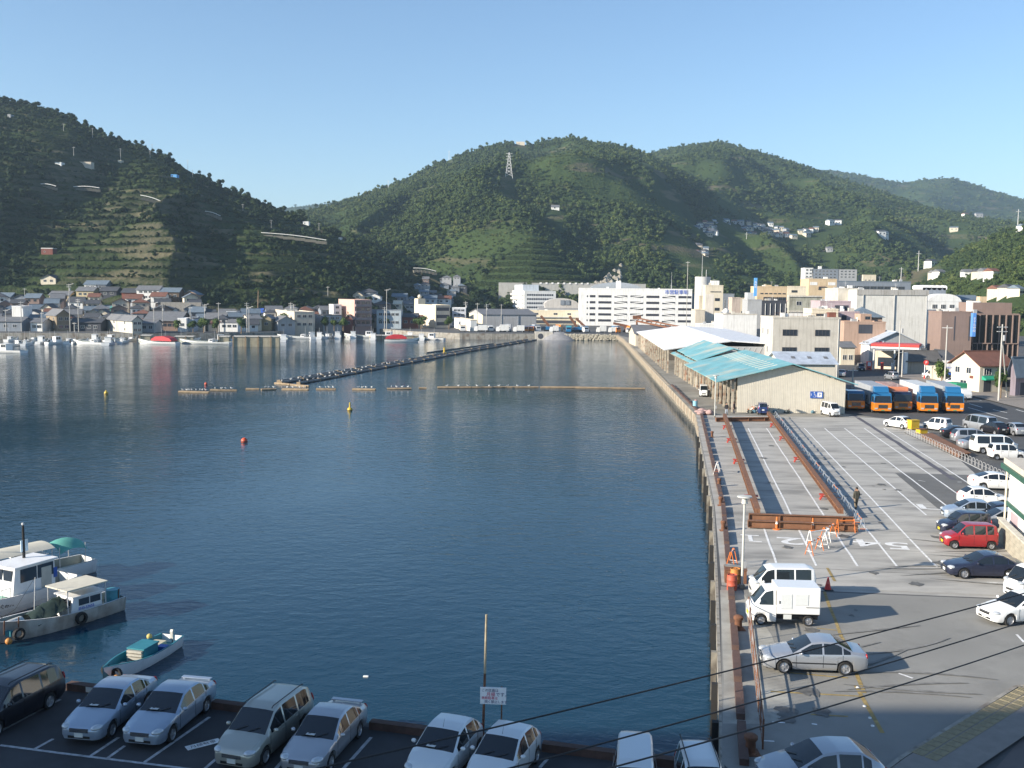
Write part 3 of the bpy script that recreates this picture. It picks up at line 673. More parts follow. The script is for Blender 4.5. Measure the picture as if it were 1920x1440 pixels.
_carcache = {}
def car_meshes(kindn):
    if kindn in _carcache: return _carcache[kindn]
    K = CARS[kindn]; L_, hw = K['L'], K['W'] / 2
    zs = 0.2; arch = K['wr'] + 0.055
    Hm = max(z for _, z in K['top'])
    def sm(tab, x, d=0.07): return sum(interp(tab, min(max(x + k * d, 0), L_)) for k in (-1, -.5, 0, .5, 1)) / 5
    xs = {0, .02, .06, .12, .2, L_, L_-.02, L_-.06, L_-.14, L_-.25}
    for k in range(int(L_ / 0.16)): xs.add(round(k * 0.16, 3))
    for a in K['ax']:
        for t in (-1, -.94, -.8, -.55, -.25, 0, .25, .55, .8, .94, 1): xs.add(round(a + t * arch, 3))
        xs.add(a - arch - 0.01); xs.add(a + arch + 0.01)
    for a, b in K['sg'] + [K['ws'], K['rw']]: xs.add(a); xs.add(b)
    xs = sorted(x for x in xs if 0 <= x <= L_)
    xs = [x for i, x in enumerate(xs) if i == 0 or x - xs[i-1] > 0.008]
    plan = [(0, .70), (.06, .80), (.2, .90), (.55, .975), (1.1, 1.0), (L_-1.0, 1.0), (L_-.4, .97), (L_-.12, .91), (L_-.03, .86), (L_, .80)]
    secs = []
    for x in xs:
        w = hw * interp(plan, x); zt = sm(K['top'], x, .05); zb = sm(K['belt'], x)
        z0 = zs + 0.06 * max(0, 1 - x / .25) + 0.1 * max(0, 1 - (L_ - x) / .35)
        for a in K['ax']:
            if abs(x - a) <= arch: z0 = max(z0, K['wr'] + math.sqrt(max(0, arch * arch - (x - a) ** 2)) )
        g_ = min(1, max(0, (zt - zb) / (Hm - zb)))
        hood = zt < zb + 0.05
        zb_ = min(zb, zt - 0.06)
        zm = max(z0 + 0.03, 0.55 * zb_ + 0.08)
        zm2 = max(zm + 0.01, zb_ - 0.07)
        zb_ = max(zb_, zm2 + 0.01)
        tumble = 0.93 - 0.17 * g_
        if hood: r5, r6 = (w * .95, max(zt - .035, zb_ + .005)), (w * .87, zt - .008)
        else: r5, r6 = (w * tumble + .01, max(zt - .085, zb_ + .004)), (w * tumble - .05, zt - .022)
        ring = [(w * .90, z0), (w * .985, max(z0 + .02, min(zm, z0 + .12))), (w, zm), (w * .992, zm2), (w * .965, zb_), r5, r6, (w * tumble * .5, zt - .004), (0, zt)]
        secs.append([(x, y, z) for y, z in ring])
    n = 9
    B, GW, GR, GS = MB(), MB(), MB(), [[MB(), MB()] for _ in K['sg']]
    groups = {}
    def quad(mb_, a, b, c, d, side):
        q_ = [(p[0], p[1] * side, p[2]) for p in (a, b, c, d)]
        mb_.add(q_, [(0, 1, 2, 3)])
    for i in range(len(xs) - 1):
        xm = (xs[i] + xs[i+1]) / 2
        for j in range(n - 1):
            tgt = B
            if j >= 6 and K['ws'][0] < xm < K['ws'][1]: tgt = GW
            elif j >= 6 and K['rw'][0] < xm < K['rw'][1]: tgt = GR
            elif j == 4:
                for k, (a, b) in enumerate(K['sg']):
                    if a < xm < b and secs[i][5][2] - secs[i][4][2] > 0.1: tgt = GS[k]
            for side in (1, -1): quad(tgt[side > 0] if isinstance(tgt, list) else tgt, secs[i][j], secs[i+1][j], secs[i+1][j+1], secs[i][j+1], side)
    for sec in (secs[0], secs[-1]):
        for j in range(n - 1):
            B.add([sec[j], sec[j+1], (sec[0][0], -sec[j+1][1], sec[j+1][2]), (sec[0][0], -sec[j][1], sec[j][2])], [(0, 1, 2, 3)])
    def fin(mb_, nm):
        for i, (x, y, z) in enumerate(mb_.v): mb_.v[i] = (L_ / 2 - x, y, z)
        me = mb_.mesh(nm, None)
        bm_ = bmesh.new(); bm_.from_mesh(me); bmesh.ops.remove_doubles(bm_, verts=bm_.verts, dist=0.0015); bmesh.ops.recalc_face_normals(bm_, faces=bm_.faces); bm_.to_mesh(me); bm_.free()
        me.shade_smooth(); me.set_sharp_from_angle(angle=R(38)); return me
    under = MB().box(-L_/2+.15, L_/2-.15, -hw*.72, hw*.72, .16, .5)
    for a in K['ax']: under.box(L_/2-a-arch*.95, L_/2-a+arch*.95, -hw*.9, hw*.9, .3, K['wr']+arch*.9)
    res = dict(body=fin(B, 'body'), ws=fin(GW, 'windshield'), rw=fin(GR, 'rear_window'), sg=[fin(g_, 'side_window') for pr in GS for g_ in pr], under=under.mesh('underbody', black_trim), K=K,
        nose=sm(K['top'], .12), tailz=sm(K['top'], L_-.15))
    for m_ in [res['ws'], res['rw']] + res['sg']: m_.materials.append(glass_car)
    _carcache[kindn] = res
    return res
def car(kindn, pm, label, loc, rz, name='parked_car', cat='car', group=None, extras='', plate=None, sx=1.0):
    c = car_meshes(kindn); K = c['K']; L_, hw = K['L'], K['W'] / 2
    t = thing(name, label, cat, (loc[0], loc[1], 0.015), rz, group)
    me = c['body'].copy(); me.materials.append(pm); put('body', me, t)
    put('windshield', c['ws'], t); put('rear_window', c['rw'], t)
    for s in c['sg']: put('side_window', s, t)
    put('underbody', c['under'], t)
    for a in K['ax']:
        for sd in (1, -1): wheel(t, L_/2 - a, sd * (hw - 0.11), K['wr'], sd)
    zb = interp(K['belt'], 0.25)
    for sd in (1, -1):
        hl = MB().ball((0, 0, 0), (.24, .17, .10), 12, 8).build('headlight', lamp_m, t, (L_/2 - .20, sd * hw * .70, zb - 0.02), sd * -.5, smooth=4)
        tl = MB().ball((0, 0, 0), (.06, .11, .14 if kindn in ('sedan', 'hatch', 'liftback') else .22), 8, 6).build('tail_light', tail_m, t, (-L_/2 + .07, sd * hw * .76, .82 if kindn in ('sedan', 'hatch', 'liftback') else .95), smooth=4)
        mr = MB().ball((0, 0, 0), (.07, .1, .075), 8, 6).build('mirror', pm, t, (L_/2 - K['sg'][0][0] - .08, sd * (hw + .09), interp(K['belt'], 1.4) + .09), smooth=4)
        for a, b in K['sg'][:2]:
            MB().cbox((0, 0, 0), (.17, .03, .03)).build('door_handle', pm if pm is not P_WHITE else black_trim, t, (L_/2 - b + .14, sd * (hw * .995), interp(K['belt'], b) - .12))
        for xx in (K['sg'][0][0] - .12, (K['sg'][0][1] + K['sg'][1][0]) / 2, K['sg'][1][1] + .03):
            zt_ = interp(K['belt'], xx) - .03
            MB().box(-.007, .007, -.004, .004, .34 if min(abs(xx - a) for a in K['ax']) > .42 else .62, zt_).build('door_seam', black_trim, t, (L_/2 - xx, sd * (hw * .998), 0))
        if 'mould' in extras: MB().cbox((0, 0, 0), (1.9, .02, .05)).build('side_moulding', black_trim, t, (L_/2 - 2.15, sd * (hw + .003), .52))
        if 'rail' in extras: MB().tube([(.9, 0, 0), (.8, 0, .05), (-1.3, 0, .05), (-1.4, 0, 0)], .02, 6).build('roof_rail', black_trim, t, (-.35, sd * hw * .66, max(z for _, z in K['top']) - .01))
    # grille, plates, wipers, trim
    gr = MB().cbox((0, 0, 0), (.05, hw * .85, .13)).build('grille', black_trim, t, (L_/2 - .012, 0, .58))
    for k in range(3 if 'chrome' in extras else 1): MB().cbox((0, 0, 0), (.02, hw * .85, .022)).build('grille_bar', chrome, gr, (.03, 0, .045 - k * .045))
    MB().cbox((0, 0, 0), (.03, hw * 1.0, .09)).build('air_intake', black_trim, t, (L_/2 - .005, 0, .34))
    MB().cbox((0, 0, 0), (.015, .33, .165)).build('number_plate', plate or plate_m, t, (L_/2 + .012, 0, .42))
    MB().cbox((0, 0, 0), (.015, .33, .165)).build('number_plate', plate or plate_m, t, (-L_/2 - .01, 0, .72))
    wx = L_/2 - K['ws'][0]
    for yy in (.05, -.45): MB().bar((wx + .01, yy, interp(K['top'], K['ws'][0]) + .015), (wx - .17, yy + .4, interp(K['top'], K['ws'][0] + .19) + .02), .02).build('wiper', black_trim, t)
    zr = max(z for _, z in K['top'])
    if 'spoiler' in extras: MB().box(-.1, .1, -hw*.72, hw*.72, 0, .03).box(-.04, .04, -hw*.66, -hw*.6, -.09, 0).box(-.04, .04, hw*.6, hw*.66, -.1, 0).build('rear_spoiler', pm, t, (-L_/2 + .22, 0, c['tailz'] + .07))
    if 'antenna' in extras: MB().cyl((0, 0, 0), (-.12, 0, .25), .008, .004, 5).build('antenna', black_trim, t, (.15, 0, zr - .02))
    if 'dash' in extras: MB().box(-.1, .1, -.16, .16, 0, .01).build('dashboard_paper', plate_m, t, (wx - .1, -.15, interp(K['top'], K['ws'][0] + .1) + .012))
    if 'visor' in extras:
        for sd in (1, -1): MB().cbox((0, 0, 0), (1.3, .02, .06)).build('window_visor', black_trim, t, (0, sd * (hw * .8), zr - .12))
    if sx != 1: t.scale = (sx, 1, 1)
    return t
def heading(a, b):
    d = Vector((b[0] - a[0], b[1] - a[1])); return math.atan2(d.y, d.x)
# --- near car park (in the shade of the waterfront buildings): noses towards the camera
NEAR = [
 ('minivan', P_BLACK, (-75, 1398), (30, 1342), 'black minivan cut by the left picture edge in the near car park', 'rail'),
 ('sedan', P_BLUESILVER, (148, 1400), (250, 1320), 'blue-silver sedan beside the black minivan, narrow chrome grille', 'chrome dash'),
 ('sedan', P_BLUESILVER, (262, 1408), (362, 1326), 'blue-silver sedan with rear spoiler, third car from left in the near car park', 'chrome dash spoiler'),
 ('minivan', P_CHAMP, (434, 1450), (538, 1364), 'champagne wagon with black roof rails in the near car park', 'rail chrome'),
 ('sedan', P_SILVER, (560, 1462), (644, 1372), 'silver sedan with rear spoiler right of the champagne wagon', 'spoiler chrome dash'),
 ('hatch', P_PEARL, (792, 1484), (862, 1408), 'rounded white hatchback left of the sign board pole', 'antenna dash'),
 ('hatch', P_PEARL, (905, 1500), (967, 1426), 'rounded white hatchback right of the sign board pole', 'antenna'),
]
for i, (k, pm, nose, tail, lab, ex) in enumerate(NEAR):
    a, b = G(*nose), G(*tail); d = (b - a).normalized(); Lc = CARS[k]['L']
    c = a + d * (Lc / 2)
    car(k, pm, lab, c, math.atan2(-d.y, -d.x), group='cars in the near car park', extras=ex)
car('keivan', P_PEARL, 'pale boxy small van cut by the bottom picture edge', (4.1, 31.5), R(-97), 'parked_van', 'van', 'cars in the near car park')
car('kei', P_PEARL, 'pale small car with roof gutters between boxy van and quay corner', (6.25, 31.45), R(-92), group='cars in the near car park', extras='rail')
# --- yard and big lot
car('hatch', P_SILVER, 'silver hatchback in the shade at the bottom right corner', G(1536, 1476) , R(184), group='cars in the quay yard', extras='').scale = (1.12, 1.03, 1)
q = G(1522, 1253); car('sedan', P_SILVER, 'silver sedan with dark side moulding alone in the yard', (q.x, q.y), R(176), group='cars in the quay yard', extras='mould')
RIGHT = [
 ('sedan', P_NAVY, (1842, 1068), 177, 'dark navy sedan in front of the stone wall', ''),
 ('kei', P_RED, (1815, 1014), 176, 'dark red boxy small car by the stone wall', ''),
 ('kei', P_NAVY, (1806, 990), 178, 'black small car half hidden behind the red car', ''),
 ('hatch', P_BLUESILVER, (1815, 962), 172, 'pale blue hatchback with its driver door open', ''),
 ('sedan', P_NAVY, (1866, 966), 176, 'navy sedan behind the pale blue hatchback', ''),
 ('sedan', P_SILVER, (1876, 978), 174, 'silver car half hidden behind white shop wall', ''),
 ('hatch', P_WHITE, (1843, 936), -4, 'white five-door hatchback beside the white shop wall', ''),
 ('liftback', P_WHITE, (1868, 905), -6, 'white liftback parked behind the white five-door hatchback', ''),
 ('sedan', P_WHITE, (1914, 1150), 195, 'white sedan cut by the right picture edge near the yard', ''),
]
for k, pm, px, deg, lab, ex in RIGHT:
    q = G(px[0], px[1] + 12); car(k, pm, lab, (q.x, q.y), R(deg), group='cars along the right side of the lot', extras=ex, plate=plate_y if k == 'kei' else None)
q = G(1909, 1125); car('keivan', P_WHITE, 'white small van behind the white sedan at right edge', (q.x + 1.2, q.y + .5), R(195), 'parked_van', 'van', 'cars along the right side of the lot')
q = G(1466, 1126); car('keivan', P_WHITE, 'white passenger van hidden behind the white box truck', (q.x + .05, q.y + .3), R(178), 'parked_van', 'van')
q = G(1684, 802); car('hatch', P_WHITE, 'white hatchback alone at the far end of the bays', (q.x, q.y), R(118), group='cars in the quay yard')
BEHIND = [
 ('kei', P_WHITE, (1886, 854), 0, 'white boxy small car behind the pipe fence, nearest'),
 ('van', P_WHITE, (1862, 842), -2, 'white van behind the pipe fence next to the boxy small car'),
 ('sedan', P_SILVER, (1836, 836), 2, 'silver sedan between two vans behind the pipe fence'),
 ('minivan', P_SILVER, (1824, 824), -3, 'silver minivan behind the pipe fence'),
 ('sedan', P_BLACK, (1800, 814), -4, 'black car half hidden by the silver minivan'),
 ('kei', P_WHITE, (1757, 800), 120, 'white small car at the end of the fence, its back to us'),
 ('van', P_SILVER, (1836, 800), 105, 'silver van seen from behind beyond the fence'),
 ('hatch', P_BLACK, (1863, 806), 100, 'black hatchback right of the silver van'),
 ('hatch', P_SILVER, (1900, 808), 95, 'silver hatchback beyond the fence near right edge'),
]
for k, pm, px, deg, lab in BEHIND:
    q = G(px[0], px[1] + 7); car(k, pm, lab, (q.x, q.y), R(deg), name='parked_van' if k == 'van' else 'parked_car', cat='van' if k == 'van' else 'car', group='vehicles behind the pipe fence')
q = W(1557, 770, 138.6); car('keivan', P_WHITE, 'white small van parked at the right end of the shed wall', (q.x, q.y), R(-80), 'parked_van', 'van')
q = G(1433, 778); car('kei', P_BLUE, 'dark blue small off-roader in front of the shed wall', (q.x, q.y + 1.2), R(80), extras='')
q = G(1333, 744); car('keivan', P_WHITE, 'white small van under the eaves of the teal shed', (q.x - 1.0, q.y + 1), R(-100), 'parked_van', 'van')
q = G(1614, 695); car('kei', P_NAVY, 'dark small car driving on the street by the fuel station', (q.x, q.y), R(-100), 'driving_car')
q = G(1671, 712); car('kei', P_SILVER, 'silver car behind the trucks on the harbour street', (q.x, q.y), R(100), 'driving_car')
q = G(1577, 706); car('sedan', P_SILVER, 'silver sedan beside the blue-roofed annex', (q.x, q.y), R(75))
q = G(1752, 710); car('van', P_WHITE, 'white minibus parked under the round red P sign', (q.x, q.y), R(178), 'parked_van', 'van')
q = G(1784, 722); car('hatch', P_WHITE, 'white hatchback beside the sidewalk tree', (q.x, q.y), R(150))
# --- white small box truck
q = G(1466, 1170)
bt = thing('box_truck', 'white small box truck with louvred panels beside the rusty quay fence', 'truck', (q.x + .05, q.y + .35, 0.015), R(177))
cabK = car_meshes('keivan')
def cab_part(me, xmin):
    m2 = me.copy(); bm_ = bmesh.new(); bm_.from_mesh(m2)
    bmesh.ops.bisect_plane(bm_, geom=bm_.verts[:] + bm_.edges[:] + bm_.faces[:], plane_co=(xmin, 0, 0), plane_no=(-1, 0, 0), clear_outer=True)
    bm_.to_mesh(m2); bm_.free(); return m2
bodym = cab_part(cabK['body'], .42); bodym.materials.append(P_WHITE); put('cab', bodym, bt)
put('windshield', cabK['ws'], bt); put('side_window', cabK['sg'][0], bt); put('side_window', cabK['sg'][1], bt)
cargo = bevel(MB().box(-1.75, .40, -.74, .74, .62, 1.98).build('cargo_box', P_WHITE, bt), .03)
for sd in (1, -1):
    for x0, x1, z0, z1 in ((-.35, .2, .9, 1.65), (-1.15, -.5, 1.1, 1.65)):
        MB().box(x0, x1, -.01, .01, z0, z1).build('side_panel', paint('box_panel', (0.68, 0.7, 0.69)), cargo, (0, sd * .748, 0))
    MB().box(-1.7, -1.05, -.01, .01, .98, 1.0).build('panel_rail', black_trim, cargo, (0, sd * .757, 0))
    MB().box(-.05, .0, -.012, .012, .95, 1.1).build('door_latch', black_trim, cargo, (-.02 + .3, sd * .75, .2))
    MB().ball((0, 0, 0), (.06, .13, .11), 8, 6).build('headlight', lamp_m, bt, (1.66, sd * .5, .78), smooth=4)
    MB().ball((0, 0, 0), (.05, .08, .1), 8, 6).build('mirror', P_WHITE, bt, (1.25, sd * .8, 1.3), smooth=4)
    for x in (1.15, -1.2): wheel(bt, x, sd * .62, .27, sd)
    MB().box(-1.72, -1.68, -.06, .06, .55, .7).build('tail_light', tail_m, bt, (0, sd * .55, 0))
MB().box(-1.7, 1.5, -.5, .5, .3, .62).build('chassis', black_trim, bt)
MB().box(-.25, .15, -.012, .012, .36, .6).build('side_plate', plate_m, bt, (-.1, .72, 0)); MB().cbox((1.715, 0, .5), (.02, .33, .16)).build('number_plate', plate_y, bt)

# --- five heavy trucks, orange below and blue above, with long boxes behind
T_OR = paint('truck_orange', (0.62, 0.20, 0.015)); T_BL = paint('truck_blue', (0.018, 0.13, 0.29)); T_BOX = M('truck_box_white', (0.62, 0.63, 0.62), 0.5, var=0.12, scale=.8, streak=0.25); T_GR = M('truck_box_grey', (0.34, 0.36, 0.38), 0.5, var=0.12)
T_SAL = paint('truck_salmon', (0.6, 0.22, 0.12)); T_NV = paint('truck_navy', (0.01, 0.02, 0.05))
def heavy_truck(px, py, deg, label, upper, box, Lb, deflector=True, Hb=3.65, dark=False, name='heavy_truck', group='trucks lined up beside the shed'):
    q = G(px, py); t = thing(name, label, 'truck', (q.x, q.y, 0.02), R(deg), group)   # local: nose at x = 0 looking +x
    low = MB().prism([(-2.2, .38), (-.05, .38), (0, .5), (0, 1.45), (-.06, 1.5), (-2.2, 1.5)], -1.24, 1.24).build('cab_lower', T_OR, t); bevel(low, .07, 3)
    up = MB().prism([(-2.2, 1.5), (-.06, 1.5), (-.28, 2.55), (-.5, 2.85), (-2.2, 2.9)], -1.22, 1.22).build('cab_upper', upper, t); bevel(up, .08, 3)
    # windshield lies on the sloping front
    MB().add([(-.045, -1.08, 1.58), (-.045, 1.08, 1.58), (-.24, 1.02, 2.48), (-.24, -1.02, 2.48)], [(0, 1, 2, 3)]).build('windshield', glass_car, up)
    for sd in (1, -1):
        MB().box(-1.15, -.3, -.01, .01, 1.62, 2.35).build('side_window', glass_car, up, (0, sd * 1.225, 0))
        MB().box(-.02, .05, -.2, .2, -.1, .1).build('headlight', lamp_m, low, (0, sd * .9, .72))
        MB().box(-.12, .0, -.06, .06, -.32, .32).build('mirror', black_trim, t, (.12, sd * 1.42, 2.05))
        MB().bar((0, 0, 0), (.02, 0, .02 + .01), .02).build('mirror_arm', black_trim, t, (-.1, sd * 1.3, 2.3))
        for x in (-1.35, -Lb + .3, -Lb + 1.6): 
            w_ = wheel(t, x, sd * 1.05, .5, sd)
    MB().box(-.01, .03, -.62, .62, .75, 1.25).build('grille', black_trim if not dark else T_NV, low)
    for k in range(4): MB().box(.03, .045, -.58, .58, .8 + k * .12, .83 + k * .12).build('grille_bar', chrome, low)
    MB().box(-.02, .05, -1.1, 1.1, .4, .58).build('bumper', T_OR, low); MB().box(.05, .06, -.22, .22, .42, .55).build('number_plate', paint('plate_green', (.1, .25, .12)), low)
    for yy in (.15, -.6): MB().bar((.0, yy, 1.6), (-.06, yy + .5, 1.75), .03).build('wiper', black_trim, up)
    if deflector: bevel(MB().prism([(-2.1, 2.9), (-.75, 2.88), (-1.05, 3.35), (-1.5, Hb - .05), (-2.1, Hb)], -1.0, 1.0).build('roof_deflector', upper, t), .06, 3); MB().box(-.9, -.88, -.6, .6, 3.02, 3.12).build('roof_marker', plate_m, t, (-.02, 0, -.05))
    b = MB().box(-Lb - 2.3, -2.35, -1.25, 1.25, 1.05, Hb).build('cargo_box', box, t); bevel(b, .03)
    MB().box(-Lb - 2.2, -2.2, -.45, .45, .55, 1.04).build('chassis', black_trim, t)
    for sd in (1, -1): MB().box(-Lb - 2.2, -2.5, -.02, .02, 1.02, 1.12).build('side_rail', chrome, b, (0, sd * 1.26, 0))
    MB().box(-2.36, -2.33, -1.2, 1.2, Hb - .35, Hb - .1).build('box_header', box, b)
    return t
TR = [(1605, 771, -93, 'flatbed truck with low blue cab roof, leftmost of five orange-nosed trucks', T_BL, T_GR, 8.0, False, 2.3),
      (1655, 776, -95, 'orange-nosed truck with grey box, second from the shed', T_BL, T_GR, 9.0, True, 3.7),
      (1693, 773, -96, 'orange-nosed truck with dark navy cab, third from the shed', T_NV, T_SAL, 9.0, False, 3.4),
      (1742, 776, -97, 'orange-nosed truck with bright white box, fourth from the shed', T_BL, T_BOX, 9.5, True, 3.8),
      (1790, 776, -99, 'orange-nosed truck with grey box, farthest from the shed', T_BL, T_GR, 9.5, True, 3.7)]
for a in TR: heavy_truck(*a[:9])
# small flatbed with a green container
q = G(1814, 751)
t = thing('container_truck', 'white small truck carrying a green container beside the cream house', 'truck', (q.x, q.y, 0.02), R(-80))
bevel(MB().prism([(-1.5, .35), (0, .35), (.02, .95), (-.35, 1.75), (-1.5, 1.85)], -.8, .8).build('cab', P_WHITE, t), .06)
MB().add([(-.02, -.7, 1.02), (-.02, .7, 1.02), (-.33, .66, 1.68), (-.33, -.66, 1.68)], [(0, 1, 2, 3)]).build('windshield', glass_car, t)
bevel(MB().box(-4.6, -1.6, -.95, .95, .8, 2.6).build('container', M('container_green', (0.03, 0.26, 0.13), 0.5, var=0.15), t), .03)
MB().box(-4.6, -1.3, -.4, .4, .35, .8).build('chassis', black_trim, t)
for sd in (1, -1):
    MB().box(0, .06, -.12, .12, .55, .72).build('headlight', lamp_m, t, (.0, sd * .58, 0))
    for x in (-.75, -3.7): wheel(t, x, sd * .72, .33, sd)
# ---------------------------------------------------------------- buildings
def PX(p):
    d = Vector(p) - Vector((0, 0, CAM_H)); f = d.dot(cam_fwd)
    return 960 + FPX * d.dot(cam_right) / f, 720 - FPX * d.dot(cam_up) / f
def on_hill(at, px, py):
    lo = at(px, 0)
    for i in range(241):
        p = at(px, i / 240)
        if PX(p)[1] <= py: return p
    return at(px, 1.0)
def kx(px):
    r = ray(px, 580); return r.x / r.y
glass_b = M('window_glass', (0.03, 0.04, 0.055), 0.08, var=0.3, scale=0.7, spec=0.7)
frame_w = M('window_frame_light', (0.55, 0.55, 0.54), 0.5, var=0.05)
frame_d = M('window_frame_dark', (0.07, 0.07, 0.075), 0.5, var=0.05)
def wallm(name, rgb, streak=0.25, var=0.10, scale=0.5): return M('wall_' + name, rgb, 0.88, var=var, scale=scale, streak=streak, bump=0.15, bscale=5)
WHITE, CREAM, OCHRE, BEIGE, GREY, CONC = wallm('white', (.74, .74, .72)), wallm('cream', (.66, .59, .46)), wallm('ochre', (.58, .45, .29)), wallm('beige', (.55, .49, .40)), wallm('grey', (.36, .37, .38)), wallm('concrete', (.52, .49, .43), .32, .15)
PINK, TERRA, BROWN, DARK, WOOD, SLATE, YEL, LILAC = wallm('pink', (.56, .38, .32)), wallm('terracotta', (.42, .29, .22)), wallm('brown_brick', (.235, .17, .145), .15), wallm('dark', (.05, .055, .07)), wallm('wood', (.11, .075, .05)), wallm('slate', (.2, .23, .27)), wallm('yellow', (.56, .46, .27)), wallm('lilac', (.42, .33, .35))
BRICKR = wallm('red_brown', (.2, .07, .05))
def roofm(name, rgb, rough=.75): return M('roof_' + name, rgb, rough, var=.25, scale=.9, bump=.3, bscale=7)
RT_G, RT_D, RT_BL, RT_BR, RT_W, RT_T = roofm('grey_tile', (.15, .155, .165)), roofm('dark_tile', (.06, .065, .075)), roofm('blue_metal', (.30, .36, .44), .5), roofm('brown', (.17, .075, .05)), roofm('white_metal', (.8, .8, .8), .45), roofm('slate_blue', (.13, .17, .21))
RT_L = roofm('pale_blue_metal', (.42, .47, .54), .5)
_wc = {}
def win_mesh(w, h, n, fm):
    k = (round(w, 2), round(h, 2), n, fm.name)
    if k not in _wc:
        f = MB(); t = min(.07, w * .12)
        f.box(-w/2, w/2, -.07, 0, 0, t).box(-w/2, w/2, -.07, 0, h-t, h).box(-w/2, -w/2+t, -.07, 0, t, h-t).box(w/2-t, w/2, -.07, 0, t, h-t)
        for i in range(1, n): x = -w/2 + w * i / n; f.box(x-t*.5, x+t*.5, -.06, 0, t, h-t)
        _wc[k] = (f.mesh('window', fm), MB().box(-w/2+t*.8, w/2-t*.8, -.025, -.004, t*.8, h-t*.8).mesh('pane', glass_b))
    return _wc[k]
FR = {'F': 0, 'L': R(-90), 'R': R(90)}
def face_pt(b, face, u, z, off=0.0):
    return {'F': (u, -off, z), 'L': (-off, b['d'] - u, z), 'R': (b['w'] + off, u, z)}[face]
def window(b, face, u, z, w, h, n=2, fm=frame_w):
    f, p = win_mesh(w, h, n, fm)
    o = put('window', f, b['o'], face_pt(b, face, u, z), FR[face]); put('pane', p, o)
    return o
def wrow(b, face, n, z, w, h, u0=None, u1=None, panes=2, fm=frame_w):
    T_ = b['w'] if face == 'F' else b['d']
    u0 = T_ * .08 if u0 is None else u0; u1 = T_ * .92 if u1 is None else u1
    for i in range(n): window(b, face, u0 + (u1 - u0) * (i + .5) / n, z, w, h, panes, fm)
def strip(b, face, u0, u1, z0, z1, mat, name='band', t=.06):
    m_ = MB().box(0, u1 - u0, -t, 0.0, 0, z1 - z0)
    if face == 'L': p = (0, b['d'] - u0, z0)
    elif face == 'R': p = (b['w'], u0, z0)
    else: p = (u0, 0, z0)
    return m_.build(name, mat, b['o'], p, FR[face])
def site(corner, Y, left, right, ytop, ang, depth, z0=None, ybase=None):
    a = R(ang); C = W(corner, ytop, Y); z0 = 0.0 if z0 is None else z0
    if ybase is not None: z0 = W(corner, ybase, Y).z
    kr = kx(right); w = (kr * Y - C.x) / (math.cos(a) - kr * math.sin(a))
    if left is not None:
        kl = kx(left); d = (kl * Y - C.x) / (-math.sin(a) - kl * math.cos(a))
    else: d = depth
    return C, a, abs(w), abs(d), C.z - z0, z0
